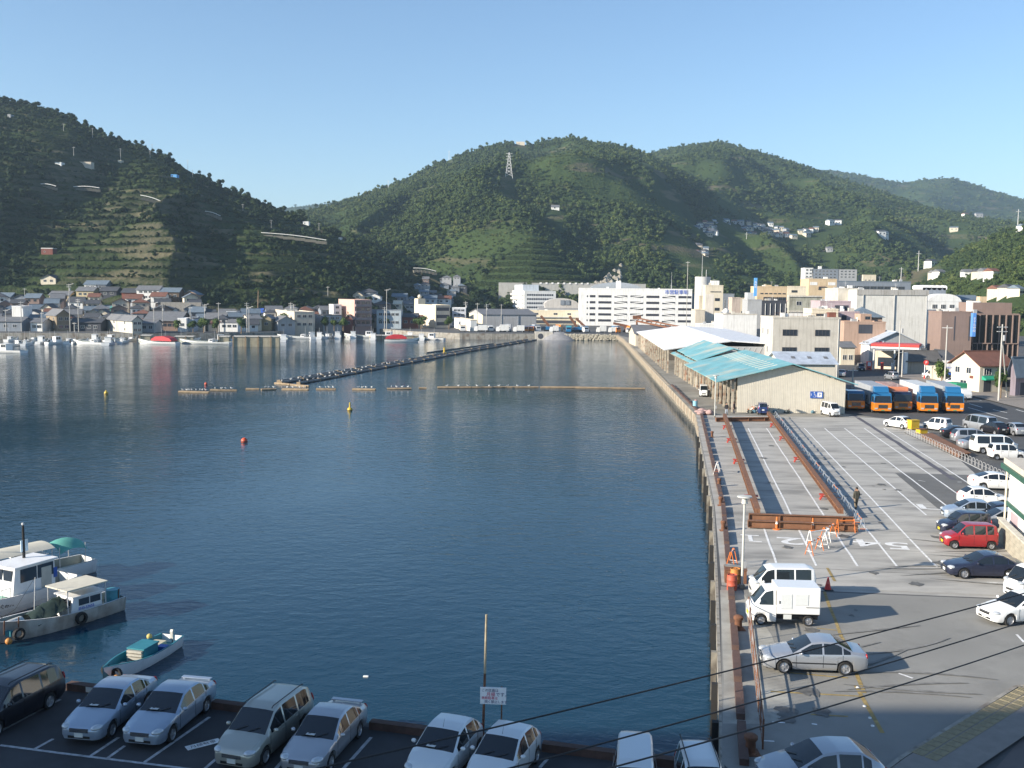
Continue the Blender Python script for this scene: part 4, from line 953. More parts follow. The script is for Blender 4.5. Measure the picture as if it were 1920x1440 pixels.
def bld(label, corner, Y, left, right, ytop, wall, ang=0, depth=7, z0=None, ybase=None, name='building', cat='building', group=None, roof='flat', rm=None, rise=1.5, over=.35, down=0.0, parapet=.35):
    C, a, w, d, h, z0 = site(corner, Y, left, right, ytop, ang, depth, z0, ybase)
    o = thing(name, label, cat, (C.x, Y, z0), a, group)
    b = dict(o=o, w=w, d=d, h=h)
    if roof == 'flat':
        MB().box(0, w, 0, d, -down, h).build('wall', wall, o)
        p = MB().box(-.06, w+.06, -.06, .14, h-.02, h+parapet).box(-.06, w+.06, d-.14, d+.06, h-.02, h+parapet).box(-.06, .14, .14, d-.14, h-.02, h+parapet).box(w-.14, w+.06, .14, d-.14, h-.02, h+parapet).box(.14, w-.14, .14, d-.14, h-.02, h+.04)
        p.build('roof', rm or wall, o)
        if d > 4 and w > 5 and down == 0:
            q = random.Random(int(w * 100) + int(C.x * 10))
            for k in range(q.randint(2, 4)):
                x, y = q.uniform(.8, w - 2), q.uniform(.6, d - 1.6); MB().box(x, x + q.uniform(.8, 1.6), y, y + .9, h + .03, h + q.uniform(.7, 1.3)).build('roof_unit', [MATS['wall_white'], MATS['wall_grey'], MATS['wall_concrete']][k % 3], o)
            x, y = q.uniform(1, w - 1), q.uniform(.8, d - .8); MB().cyl((x, y, h), (x, y, h + 2.6), .05, .03, 5).bar((x - .7, y, h + 2.3), (x + .7, y, h + 2.3), .05).bar((x - .5, y, h + 1.9), (x + .5, y, h + 1.9), .05).build('antenna', frame_w, o)
    elif roof in ('gx', 'gy'):
        t = .16
        if roof == 'gy':
            MB().prism([(0, -down), (w, -down), (w, h), (w/2, h+rise), (0, h)], 0, d).build('wall', wall, o)
            s = rise / (w/2) * over
            P_ = [(-over, h-s+.02), (w/2, h+rise+.02), (w+over, h-s+.02), (w+over, h-s+t), (w/2, h+rise+t), (-over, h-s+t)]
            r_ = MB().prism(P_, -over, d+over).build('roof', rm or RT_G, o)
            MB().bar((w/2, -over, h+rise+t+.03), (w/2, d+over, h+rise+t+.03), .3, .16).build('ridge', rm or RT_G, r_)
        else:
            MB().prism([(0, -down), (d, -down), (d, h), (d/2, h+rise), (0, h)], 0, w, 'x').build('wall', wall, o)
            s = rise / (d/2) * over
            P_ = [(-over, h-s+.02), (d/2, h+rise+.02), (d+over, h-s+.02), (d+over, h-s+t), (d/2, h+rise+t), (-over, h-s+t)]
            r_ = MB().prism(P_, -over, w+over, 'x').build('roof', rm or RT_G, o)
            MB().bar((-over, d/2, h+rise+t+.03), (w+over, d/2, h+rise+t+.03), .3, .16).build('ridge', rm or RT_G, r_)
    elif roof == 'hip':
        MB().box(0, w, 0, d, -down, h).build('wall', wall, o)
        e = over; hx = min(w, d) / 2
        if w >= d: A, B_ = (hx, d/2), (w-hx, d/2)
        else: A, B_ = (w/2, hx), (w/2, d-hx)
        v_ = [(-e, -e, h), (w+e, -e, h), (w+e, d+e, h), (-e, d+e, h), (*A, h+rise), (*B_, h+rise), (-e, -e, h-.12), (w+e, -e, h-.12), (w+e, d+e, h-.12), (-e, d+e, h-.12)]
        f_ = [(0, 1, 5, 4), (2, 3, 4, 5), (3, 0, 4), (1, 2, 5)] if w >= d else [(0, 1, 4), (1, 2, 5, 4), (2, 3, 5), (3, 0, 4, 5)]
        r_ = MB().add(v_, f_ + [(6, 7, 1, 0), (7, 8, 2, 1), (8, 9, 3, 2), (9, 6, 0, 3), (9, 8, 7, 6)]).build('roof', rm or RT_G, o)
        MB().bar((*A, h+rise+.03), (*B_, h+rise+.03), .3, .18).build('ridge', rm or RT_G, r_)
    return b
def rooftop(b, u0, u1, v0, v1, hh, mat, name='rooftop_room'):
    return MB().box(u0*b['w'], u1*b['w'], v0*b['d'], v1*b['d'], b['h'], b['h']+hh).build(name, mat, b['o'])

# --- teal-roofed fish shed on the quay
teal = M('teal_sheet_roof', (0.16, 0.37, 0.41), .6, var=.25, scale=.35, tint=(.40, .43, .37), tscale=.2, tamt=.95, bump=.15, bscale=5)
corr = M('corrugated_cream', (.60, .56, .47), .7, var=.08, scale=1.2, streak=.12)
shed = thing('fish_shed', 'open fish shed with faded teal roof and cream corrugated gable wall', 'shed', (28.6, 141.5, 0), R(-2))
gw = MB(); n_ = 60                                  # ribbed gable wall: one upright sheet per rib
def gable_z(x): return interp([(0, 4.2), (10.4, 6.85), (19.2, 4.1)], x)
sheetw = 15.0 / 20
for k in range(20):
    x0, x1 = 3.0 + k * sheetw, 3.0 + (k + 1) * sheetw - .01
    MB().prism([(x0, 0), (x1, 0), (x1, gable_z(x1) - .12), (x0, gable_z(x0) - .12)], 0, .05).box(x0+.1, x0+.16, -.018, .001, .02, gable_z(x0)-.2).box(x0+.34, x0+.40, -.018, .001, .02, gable_z(x0)-.2).box(x0+.58, x0+.64, -.018, .001, .02, gable_z(x0)-.2).build('wall_sheet', corr, shed)
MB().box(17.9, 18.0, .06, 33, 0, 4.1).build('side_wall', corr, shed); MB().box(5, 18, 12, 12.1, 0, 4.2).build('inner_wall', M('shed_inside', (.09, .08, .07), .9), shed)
def roof_piece(x0, xr, x1, z0, zr, z1, y0, y1, name, mat, parent, n=1):
    ps = [(x0, z0), (xr, zr), (x1, z1), (x1, z1 + .14), (xr, zr + .14), (x0, z0 + .14)]
    return MB().prism(ps, y0, y1).build(name, mat, parent)
# near roof laid in sheets (each strip of sheeting its own piece), uneven edge at the far end
for k in range(10):
    y0 = -1.0 + k * 3.4
    dz = rnd.uniform(-.015, .015)
    roof_piece(-.1, 10.4, 19.4, 4.25 + dz, 6.9 + dz, 4.1 + dz, y0 + .02, y0 + 3.38, 'roof_sheet', teal, shed)
roof_piece(2.2, 8.4, 15.5, 4.9, 7.1, 4.9, 33.2, 50, 'far_roof', teal, shed); roof_piece(1.6, 2.2, 2.3, 4.2, 4.45, 4.46, 33.2, 66, 'far_eave', teal, shed); roof_piece(3.0, 8.4, 15.5, 4.7, 6.9, 4.8, 50.1, 67, 'far_roof', teal, shed)
skl = M('roof_skylight', (.62, .62, .52), .4, var=.2)
for k in range(14):
    y = 1.5 + k * 2.3; sl = (6.9 - 4.25) / 10.5
    MB().add([(6.2, y, 4.25+6.3*sl+.17), (8.8, y, 4.25+8.9*sl+.17), (8.8, y+.55, 4.25+8.9*sl+.17), (6.2, y+.55, 4.25+6.3*sl+.17), (6.2, y, 4.25+6.3*sl+.13), (8.8, y, 4.25+8.9*sl+.13), (8.8, y+.55, 4.25+8.9*sl+.13), (6.2, y+.55, 4.25+6.3*sl+.13)], [(0,1,2,3),(4,5,1,0),(5,6,2,1),(6,7,3,2),(7,4,0,3)]).build('skylight', skl, shed)
post_m = M('shed_post', (.42, .37, .29), .85, var=.4, scale=2, tint=(.2, .09, .05), tscale=1.2, tamt=.9)
for k in range(20):
    y = .4 + k * 3.4
    MB().box(2.3, 2.6, y-.15, y+.15, 0, 4.7).build('post', post_m, shed)
    if k < 6: MB().box(4.2, 4.45, y-.12, y+.12, 0, 5.1).build('post', post_m, shed)
    MB().bar((2.45, y, 3.6), (1.2, y, 4.4), .1).build('brace', post_m, shed)
for k in range(9): 
    w_ = rnd.uniform(1.2, 2.4); y = 4 + k * 6.6
    MB().box(2.65, 2.77, y, y+w_, 0, rnd.uniform(1.8, 3.0)).build('hoarding_board', M('hoarding_%d' % (k % 3), [(.4, .36, .28), (.3, .14, .08), (.5, .48, .42)][k % 3], .85, var=.3), shed)
# wheelchair and parking sign on the gable wall
sgn = thing('wall_sign', 'blue wheelchair and parking sign on the cream shed wall', 'sign', (28.6 + 13.1*math.cos(R(-2)), 141.5 + 13.1*math.sin(R(-2)) - .12, 2.15), R(-2))
sblue, swhite = M('sign_blue', (.03, .10, .38), .5, var=.05), M('sign_white', (.8, .8, .8), .5, var=0)
MB().box(0, 1.75, 0, .05, 0, .95).build('board', sblue, sgn)
lettering('i', .5, swhite, sgn, (.15, -.01, .5), name='symbol'); lettering('P', .55, sblue, sgn, (1.3, -.025, .47), name='letter'); MB().box(1.0, 1.6, -.012, .0, .15, .8).build('panel', swhite, sgn)
ring = MB(); 
for k in range(14):
    a0, a1 = -2.6 + k * .3, -2.3 + k * .3
    ring.bar((.6+.22*math.cos(a0), -.01, .36+.22*math.sin(a0)), (.6+.22*math.cos(a1), -.01, .36+.22*math.sin(a1)), .05, .02)
ring.bar((.55, -.012, .72), (.57, -.012, .42), .07, .02).bar((.56, -.013, .42), (.75, -.013, .4), .07, .02).bar((.75, -.014, .4), (.85, -.014, .2), .06, .02).bar((.56, -.015, .57), (.72, -.015, .57), .05, .02).ball((.55, -.012, .82), (.07, .01, .07), 8, 6).build('wheelchair_symbol', swhite, sgn)
# --- white-roofed shed beyond
wsh = thing('white_roof_shed', 'large dock shed with bright white ribbed metal roof', 'shed', (31.8, 210, 0), R(-3.5))
for k in range(16):
    y0 = k * 6.0
    roof_piece(-.3, 13.5, 26, 4.7, 6.7, 6.0, y0 + .01, y0 + 5.99, 'roof_sheet', RT_W, wsh)
    MB().prism([(-.3, 4.7+.14), (13.5, 6.7+.14), (13.5, 6.7+.24), (-.3, 4.7+.24)], y0 - .06, y0 + .06).build('roof_seam', RT_W, wsh)
for k in range(17): MB().box(.3, .65, k*5.95-.15, k*5.95+.15, 0, 4.75).build('post', post_m, wsh)
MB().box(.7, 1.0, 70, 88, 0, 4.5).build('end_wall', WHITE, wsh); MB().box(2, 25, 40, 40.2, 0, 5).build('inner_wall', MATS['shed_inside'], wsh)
MB().box(9, 26, .3, .5, 3.9, 5.7).build('truss_beam', GREY, wsh); MB().box(25.5, 25.8, .4, 95, 0, 5.9).build('back_wall', GREY, wsh)
for k in range(14): MB().bar((9.5 + k*1.2, .25, 4.1), (10.1 + k*1.2, .25, 5.5), .08).build('truss_web', frame_w, wsh)
# --- concrete three-storey building
b = bld('weathered concrete three-storey block behind the teal shed', 1450, 203, 1427, 1577, 597, CONC, depth=10)
for z in (4.75, 8.3):
    for u in (3.4, 9.9): window(b, 'F', u, z, 2.9, 1.25, 4, frame_d)
    for u in (2.4, 6.5): window(b, 'L', u, z, 1.0, 1.3, 2)
MB().cyl((b['w']-.35, -.08, 0), (b['w']-.35, -.08, b['h']), .06).build('downpipe', frame_w, b['o'])
rail = MB()
for k in range(15): x = .3 + k * (b['w']-.6) / 14; rail.cyl((x, .1, b['h']+.3), (x, .1, b['h']+1.1), .025, n=5)
rail.cyl((.3, .1, b['h']+1.1), (b['w']-.3, .1, b['h']+1.1), .025, n=5); rail.build('roof_railing', rust, b['o'])
MB().box(11.5, 13, 1.5, 3, b['h']+.05, b['h']+1.3).build('water_tank', BRICKR, b['o'])
# --- annex with pale blue metal roof and three rooflights
b = bld('low annex with pale blue metal roof and three rooflights', 1465, 172, None, 1570, 681, corr, depth=9, roof='gx', rm=RT_L, rise=1.5, over=.5)
for u in (2.2, 5.0, 7.8):
    MB().add([(u, 1.6, b['h']+1.5*1.6/4.5+.2), (u+.7, 1.6, b['h']+1.5*1.6/4.5+.2), (u+.7, 2.6, b['h']+1.5*2.6/4.5+.2), (u, 2.6, b['h']+1.5*2.6/4.5+.2)], [(0, 1, 2, 3)]).build('rooflight', MATS['roof_grey_tile'], b['o'])
MB().box(4.3, 5.2, -.05, 0, 2.2, 3.8).build('wall_panel', WHITE, b['o']); window(b, 'F', 7.6, 1.6, 1.6, 1.1, 2, frame_d)
# --- municipal car park
b = bld('white five-deck municipal car park with ramps and open slots', 1088, 505, None, 1297, 542, WHITE, ang=-2.5, depth=34, name='car_park_building', parapet=.6)
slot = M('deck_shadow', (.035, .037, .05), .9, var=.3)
H_ = b['h']; bw = b['w'] / 7
for fl in range(5):
    z = H_ - 4.05 - fl * 2.98
    for k in range(7):
        x0 = k * bw + (1.2 if k else 4.8); x1 = (k + 1) * bw - .3
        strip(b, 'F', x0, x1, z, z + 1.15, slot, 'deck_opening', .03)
        if k in (2, 3, 5): 
            o = MB().bar((x0, -.08, z + (1.0 if k != 3 else .1)), (x1, -.08, z + (.1 if k != 3 else 1.0)), .05, .5).build('ramp_edge', WHITE, b['o'])
        window(b, 'F', 3.6 if k == 0 else x0 - .45, z + .1, .7, .95, 1) if k == 0 else None
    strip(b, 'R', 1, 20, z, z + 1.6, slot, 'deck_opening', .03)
MB().box(b['w'], b['w']+5, 2, 26, 0, H_-1.5).build('dark_right_side', SLATE, b['o'])  # slate block stands for the dark right side of the car park
letter_b = M('letter_blue', (.10, .16, .55), .5, var=0)
lettering('市営駐車場', 2.3, letter_b, b['o'], (b['w']*.86, -.12, H_-1.2), name='lettering', depth=.04)
MB().cyl((b['w']*.83, 8, H_), (b['w']*.83, 8, H_+9), .1, .04, 6).build('roof_mast', frame_w, b['o']); MB().box(b['w']*.33, b['w']*.37, 6, 9, H_, H_+4.2).build('roof_stair', WHITE, b['o'])
roofb = M('arched_roof_grey', (.3, .33, .36), .6)
MB().prism([(b['w']*.36+14*math.cos(t), H_-.3+4.2*math.sin(t)) for t in [math.pi*k/12 for k in range(13)]], 36, 60).build('hall_roof', roofb, b['o'])
# --- town blocks right of the car park
b = bld('tall cream tower building with small dark windows', 1323, 380, 1317, 1355, 536, CREAM, name='tower_building'); strip(b, 'F', 0, b['w']*.48, 0, b['h']-3, wallm('cream_pale', (.7, .64, .56)), 'pilaster_face', .05)
for z in (b['h']-5.6, b['h']-9.2): window(b, 'F', b['w']*.68, z, 1.8, 1.1, 2, frame_d)
lettering('●●●●●●●●', .55, DARK, b['o'], (b['w']*.58, -.1, b['h']-2.2), name='lettering')
rooftop(b, .35, .8, .2, .7, 2.0, WHITE)
b = bld('beige side wing left of the cream tower', 1304, 372, None, 1322, 582, BEIGE, depth=8, name='building_wing'); window(b, 'F', 1.6, 1, 1.4, 2.6, 2)
b = bld('narrow cream block between car park and cream tower', 1311, 388, None, 1321, 556, CREAM, depth=8)
b = bld('low white annex in front of the cream tower', 1312, 352, None, 1354, 609, WHITE, depth=8); strip(b, 'F', b['w']*.85, b['w']*.98, 0, b['h']+1, WHITE, 'corner_pier', .3)
q = W(1318, 519, 430)
t = thing('concrete_silo', 'grey cylindrical concrete silo rising behind the cream tower', 'silo', (q.x, 430, 0))
MB().cyl((0, 0, 0), (0, 0, q.z), 3.3, 3.3, 24).build('drum', wallm('silo', (.5, .5, .49)), t, smooth=.8); MB().cyl((-.4, 0, q.z), (-.4, 0, q.z+9), .12, .05, 6).build('mast', frame_w, t); MB().cyl((1.5, .6, q.z), (1.5, .6, q.z+3), .1, .1, 6).build('vent', frame_w, t)
b = bld('dark grey shuttered block behind the white annex', 1355, 420, None, 1376, 552, SLATE); wrow(b, 'F', 3, b['h']-6, .5, 4, panes=1)
b = bld('stained beige slab building right of the dark grey block', 1373, 405, None, 1388, 559, wallm('stained_beige', (.5, .42, .36), .5))
b = bld('small cream building with arched windows near the blue sign tower', 1388, 415, None, 1402, 560, CREAM); wrow(b, 'F', 3, b['h']-7, .6, 2, panes=1)
b = bld('long plain white box building behind the white-roofed shed', 1356, 325, None, 1420, 590, WHITE, depth=14, rm=CONC); MB().ball((1.5, 3, b['h']+1.0), 1.0, 10, 8).build('roof_tank', WHITE, b['o'], smooth=4); rooftop(b, .8, .99, .1, .5, 1.2, GREY); strip(b, 'R', 1, 12, 1, b['h']-1, SLATE, 'side_shade')  # dark panel carries the right side's shade in its colour
b = bld('narrow grey building carrying the blue vertical sign', 1402, 345, None, 1428, 563, GREY, depth=8); rooftop(b, .0, .55, .1, .6, 2.6, wallm('pale_grey', (.5, .52, .53))); wrow(b, 'F', 2, b['h']-4.5, .5, .9, u1=b['w']*.55, panes=1)
q = W(1417, 521, 344); q2 = W(1417, 547, 344)
t = thing('vertical_sign', 'blue vertical rooftop sign above the narrow grey building', 'sign', (q.x, 344, q2.z)); MB().box(-.5, .5, -.3, .3, -1.5, q.z-q2.z).build('board', M('sign_sky', (.12, .36, .72), .5, var=.05), t); lettering('本\n館\n前', .8, swhite, t, (0, -.32, (q.z-q2.z)*.5), name='lettering')
b = bld('long cream building with a row of small high windows', 1420, 430, None, 1478, 538, OCHRE, depth=12); wrow(b, 'F', 6, b['h']-3.0, 1.3, .5, panes=1, fm=frame_d); wrow(b, 'F', 6, b['h']-5.8, 1.5, 1.6, u0=b['w']*.2, panes=2, fm=frame_d); rooftop(b, .3, .5, .2, .6, .9, OCHRE)
b = bld('black clad building with white vertical pipes', 1428, 385, None, 1476, 565, DARK, depth=10)
for k in range(5): MB().cyl((1.5+k*1.9, -.15, b['h']-5.2), (1.5+k*1.9, -.15, b['h']-.8), .14, n=6).build('vertical_pipe', frame_w, b['o'])
b = bld('white-cream block with one triple window near its top', 1477, 352, 1475, 1510, 538, CREAM, depth=10); window(b, 'F', b['w']*.37, b['h']-1.9, 2.0, .8, 3, frame_d); strip(b, 'F', 0, b['w']*.26, 0, b['h']-2.8, WHITE, 'stair_wall'); 
for z in (b['h']-5, b['h']-8.5): MB().box(-.3, 1.8, -.6, 0, z, z+.3).build('balcony_slab', PINK, b['o'])
b = bld('ochre block with two pale shutters at the top', 1517, 400, None, 1567, 524, OCHRE, depth=12)
for u in (.17, .5, .82): strip(b, 'F', b['w']*(u-.13), b['w']*(u+.13), b['h']-2.2, b['h']-1.0, WHITE if u != .5 else OCHRE, 'shutter')
window(b, 'F', b['w']*.4, b['h']-4.1, 1.1, 1.3, 1, frame_d); MB().box(b['w']*.35, b['w']*.58, -.5, 0, b['h']-2.9, b['h']-2.6).build('canopy', BROWN, b['o'])
b = bld('long dark blue-grey upper hall with band windows', 1568, 425, None, 1706, 528, SLATE, depth=16, rm=RT_T); wrow(b, 'F', 9, b['h']-3, 2.6, 1.2, panes=2, fm=frame_d)
b = bld('mould-stained concrete apartment block with stepped terraces', 1480, 305, 1476, 1541, 556, wallm('mouldy', (.36, .36, .30), .6, .35), depth=10, rm=CONC)
strip(b, 'F', -.3, b['w']+.2, b['h']-.1, b['h']+.35, CONC, 'eave_band', .3); strip(b, 'F', -.2, b['w']+.1, b['h']-4.6, b['h']-4.2, CONC, 'eave_band', .3); window(b, 'F', b['w']*.3, b['h']-2.6, 1.6, 1.2, 2); window(b, 'F', b['w']*.73, b['h']-3.0, .8, 1.6, 1, frame_d); strip(b, 'F', b['w']*.03, b['w']*.65, b['h']-8.6, b['h']-4.8, WHITE, 'wall_patch'); window(b, 'F', b['w']*.08, b['h']-7.5, 1.2, 1.1, 2)
b = bld('white low block with a dark window in front of the pink flats', 1523, 262, None, 1572, 581, CREAM, depth=8); window(b, 'F', b['w']*.3, b['h']-2.0, 1.9, 1.0, 2, frame_d); window(b, 'F', b['w']*.62, b['h']-1.7, .4, .5, 1, frame_d)
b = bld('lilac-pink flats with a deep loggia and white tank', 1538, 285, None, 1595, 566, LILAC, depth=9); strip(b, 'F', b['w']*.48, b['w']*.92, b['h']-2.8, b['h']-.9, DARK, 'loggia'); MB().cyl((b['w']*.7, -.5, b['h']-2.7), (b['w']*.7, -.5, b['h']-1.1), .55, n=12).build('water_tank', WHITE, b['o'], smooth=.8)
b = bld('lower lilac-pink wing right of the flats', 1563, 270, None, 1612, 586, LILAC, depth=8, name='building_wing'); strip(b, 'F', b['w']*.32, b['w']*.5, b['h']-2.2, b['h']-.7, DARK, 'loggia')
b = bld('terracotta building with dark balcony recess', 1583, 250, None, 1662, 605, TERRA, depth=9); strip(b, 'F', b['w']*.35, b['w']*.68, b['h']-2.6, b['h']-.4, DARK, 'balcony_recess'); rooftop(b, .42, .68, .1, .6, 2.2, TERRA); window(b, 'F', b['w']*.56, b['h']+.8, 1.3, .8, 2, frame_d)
b = bld('house with steep slate-blue hipped roof above terracotta building', 1598, 275, None, 1655, 594, TERRA, depth=9, roof='hip', rm=RT_T, rise=2.6, over=.6, name='house', cat='house')
b = bld('concrete block left of the great white hall', 1572, 330, None, 1608, 542, CONC, depth=14); strip(b, 'F', .2, b['w']-.3, b['h']-6, b['h']-4.2, wallm('stain_beige2', (.5, .46, .4), .6), 'wall_patch'); MB().cyl((3, -1, b['h']-6.5), (3, -1, b['h']-3.8), .9, n=12).build('water_tank', WHITE, b['o'], smooth=.8)
b = bld('great windowless white hall with grey cornice and downpipes', 1607, 322, None, 1739, 545, wallm('hall_white', (.62, .61, .57), .3), depth=11, name='hall')
strip(b, 'F', .0, b['w']+.1, b['h']-1.3, b['h']+.42, wallm('cornice', (.38, .37, .35), .4), 'cornice', .25)
for u in (.09, .53, .985): MB().cyl((b['w']*u, -.2, 0), (b['w']*u, -.2, b['h']-1.3), .16, n=6).build('downpipe', GREY, b['o'])
b = bld('white building with round-arched roof front and barrel vents', 1740, 340, None, 1802, 565, WHITE, depth=16)
MB().prism([(0, b['h'])] + [(b['w']/2 - b['w']/2*math.cos(math.pi*k/12), b['h'] + 2.6*math.sin(math.pi*k/12)) for k in range(1, 12)] + [(b['w'], b['h'])], 0, 15).build('arched_roof', WHITE, b['o'])
for r_ in range(3): wrow(b, 'F', 3, b['h']-2.4-r_*3.1, 1.7, 1.4, u1=b['w']*.85, panes=3)
MB().box(.5, b['w']*.75, 6, 14, b['h'], b['h']+4.6).build('roof_block', SLATE, b['o'])
for k in range(5): MB().cyl((.8+k*1.8, 6, b['h']+4.6), (.8+k*1.8, 14, b['h']+4.6), .85, n=12).build('barrel_vent', RT_W, b['o'])
b = bld('blue-grey block painted as the shaded right face of the arched white building', 1802, 350, None, 1840, 562, SLATE, depth=12, roof='gx', rm=RT_T, rise=1.4); wrow(b, 'F', 3, b['h']-3, 1.5, 1.4)  # shade of the arched building's right face put into slate walls
# gabled hall of the fuel station, with round logo
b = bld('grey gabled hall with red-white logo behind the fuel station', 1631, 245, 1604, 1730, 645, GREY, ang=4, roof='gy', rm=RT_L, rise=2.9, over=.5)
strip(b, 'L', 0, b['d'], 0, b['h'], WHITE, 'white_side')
for z in (2.0, 4.3): wrow(b, 'L', 4, z, .7, 1.1, panes=1)
lg = MB().box(-.9, .9, -.1, 0, -.7, .7).build('logo_panel', swhite, b['o'], (b['w']*.2, -.03, b['h']+.2)); MB().cyl((0, -.16, 0), (0, -.1, 0), .5, n=16).build('logo_disc', M('logo_red', (.6, .05, .04), .5, var=0), lg)
b2 = bld('low white shop with tiled roof between concrete block and station', 1577, 240, None, 1606, 651, CREAM, depth=7, roof='gx', rm=RT_G, rise=1.0); wrow(b2, 'F', 2, 1.2, 1.0, 1.2)
red_c = M('canopy_red', (.55, .06, .05), .5, var=.1)
q0, q1 = W(1633, 650, 224), W(1722, 650, 219)
t = thing('fuel_station', 'fuel station with red and white canopy on slim posts', 'fuel station', (q0.x, 224, 0), math.atan2(-4, q1.x - q0.x))
w_ = (q1 - q0).length
MB().box(0, w_, 0, 8, 4.9, 5.5).build('canopy', swhite, t); MB().box(-.06, w_+.06, -.08, 8.06, 5.3, 5.9).build('canopy_fascia', red_c, t)
for x in (.6, w_*.5, w_-.6): MB().box(x-.15, x+.15, .5, .8, 0, 4.9).build('post', frame_w, t)
MB().box(.4, w_-1, 6, 9, 0, 4).build('kiosk', CREAM, t); MB().box(1, w_*.6, 5.94, 5.99, .6, 2.6).build('kiosk_window', glass_b, t)
for x in (2.0, 4.2): MB().box(x, x+.6, 2, 2.6, .1, 1.7).build('fuel_pump', red_c if x < 3 else WHITE, t)
q = G(1630, 694); t = thing('vending_machine', 'red vending machine in front of the fuel station', 'machine', (q.x, q.y, 0)); bevel(MB().box(-.5, .5, 0, .7, 0, 1.9).build('case', red_c, t), .03); MB().box(-.4, .3, -.03, .0, .9, 1.75).build('display', swhite, t); MB().box(-.35, .25, -.02, 0, .2, .45).build('tray', black_trim, t)
# brown office with glass curtain wall
b = bld('brown brick office block with deep vertical grooves', 1766, 250, None, 1824, 586, BROWN, depth=8)
for u in (.42, .9): strip(b, 'F', b['w']*u, b['w']*u+.3, b['h']*.45, b['h']*.93, DARK, 'groove', .02)
strip(b, 'F', b['w']*.3, b['w']*.75, 0, 1.8, OCHRE, 'entrance')
q = W(1826, 587, 248); q2 = W(1826, 631, 248); t = thing('vertical_sign', 'blue vertical sign on the corner of the brown office', 'sign', (q.x, 248.6, q2.z)); MB().box(-.4, .4, -1.2, 0, 0, q.z-q2.z).build('board', M('sign_mid_blue', (.10, .26, .62), .5, var=.05), t); lettering('ホ\nテ\nル\n中\n央', .75, swhite, t, (0, -1.23, (q.z-q2.z)/2), name='lettering')
b = bld('dark glass office wing with brown vertical fins', 1825, 252, None, 1912, 590, M('curtain_glass', (.015, .016, .018), .12, var=.4, scale=.4), depth=14, rm=BROWN)
for k in range(8): MB().box(b['w']*k/7-.12, b['w']*k/7+.12, -.35, 0, b['h']*.42, b['h']).build('fin', BROWN, b['o'])
for k in range(10): MB().box(b['w']*k/9-.1, b['w']*k/9+.1, -.32, 0, 0, b['h']*.40).build('fin', BROWN, b['o'])
strip(b, 'F', 0, b['w'], b['h']*.40, b['h']*.42, BROWN, 'sill_band', .4); rooftop(b, .1, .95, .2, .8, 3, BROWN); MB().box(.8, 3, 3, 6, b['h']+.02, b['h']+3.4).build('roof_room', WHITE, b['o']); MB().box(3.3, 5, 4, 6, b['h']+3, b['h']+4.5).build('roof_tank', OCHRE, b['o'])
b = bld('dark grey tiled workshop behind the white minibus', 1702, 214, None, 1768, 676, wallm('workshop', (.34, .31, .26)), depth=6, roof='gx', rm=roofm('worn_tile', (.10, .095, .09)), rise=1.8, over=.5); MB().box(-.8, -.1, -.3, .4, 0, 4.6).build('white_pier', WHITE, b['o'])
b = bld('dark tiled roof house between workshop and brown office', 1768, 222, None, 1800, 676, BROWN, depth=10, roof='hip', rm=RT_D, rise=2.0, over=.6, name='house', cat='house')
b = bld('narrow shop with big white signboard beside the cream house', 1768, 196, None, 1790, 694, BEIGE, depth=8, name='shop', cat='shop')
strip(b, 'F', -.2, b['w']+.2, b['h']-.3, b['h']+1.9, WHITE, 'signboard', .15); strip(b, 'F', .5, b['w']-.3, .1, 2.2, DARK, 'shop_opening', .03); lettering('しまなみ', .42, letter_b, b['o'], (b['w']/2, -.17, b['h']+.5)); strip(b, 'F', -.2, b['w']+.2, b['h']-.9, b['h']-.5, sblue, 'awning', .5)
# cream house with brown roof, awning
b = bld('cream two-storey corner house with brown roof and green awning', 1838, 174, 1790, 1904, 684, wallm('house_cream', (.66, .60, .48), .12), ang=16, roof='gx', rm=RT_BR, rise=2.0, over=.6, name='house', cat='house')
for u in (.22, .62): window(b, 'L', b['d']*u, 3.1, 1.2, 1.1, 2); 
window(b, 'L', b['d']*.45, .5, 1.6, 1.4, 2)
for u in (.24, .72): window(b, 'F', b['w']*u, 3.0, 1.6, 1.2, 3)
grn = M('awning_green', (.02, .30, .18), .6, var=.1)
MB().prism([(0, 0), (-1.0, -.5), (-1.0, -.7), (0, -.7)], 0, 3.4, 'x').build('awning', grn, b['o'], (.5, 0, 2.9)); strip(b, 'F', .9, 2.4, .05, 2.1, DARK, 'doorway', .03); strip(b, 'F', 4.6, 6.6, .9, 2.2, glass_b, 'shop_window', .04); MB().box(-.05, .0, 0, .9, 2.9, 3.4).build('wall_plaque', BRICKR, b['o'], (0, 1.5, -.6))
b = bld('dark house at the right picture edge with blue-grey roof', 1906, 168, 1902, 1990, 690, wallm('dark_lilac', (.2, .17, .2)), ang=20, roof='gx', rm=RT_T, rise=1.6, over=.6, name='house', cat='house'); strip(b, 'F', 1, 6, .1, 2.3, DARK, 'open_front', .03)
# white shop wall close at the right edge, with green trims and stone wall
A_, B_ = G(1887, 1006), G(1975, 1095); wl = (B_ - A_).length
b_ = thing('white_shop', 'white walled shop with green trim cut by the right edge', 'shop', (A_.x, A_.y, 0), math.atan2(B_.y - A_.y, B_.x - A_.x))
MB().box(0, wl, 0, 8, 0, 5.1).build('wall', wallm('shop_white', (.76, .76, .73), .08), b_)
dg = M('trim_green', (.03, .10, .07), .5, var=.2)
MB().box(-.35, wl, -.35, 8.3, 5.1, 5.5).build('roof', M('roof_edge_cream', (.55, .5, .42), .8), b_); MB().box(-.5, wl, -.5, 8.5, 4.75, 5.09).build('eave_trim', dg, b_); MB().box(-.12, wl, -.12, 8.1, 2.2, 2.5).build('mid_trim', dg, b_); MB().cyl((-.15, -.15, 0), (-.15, -.15, 4.75), .07).build('downpipe', CREAM, b_)
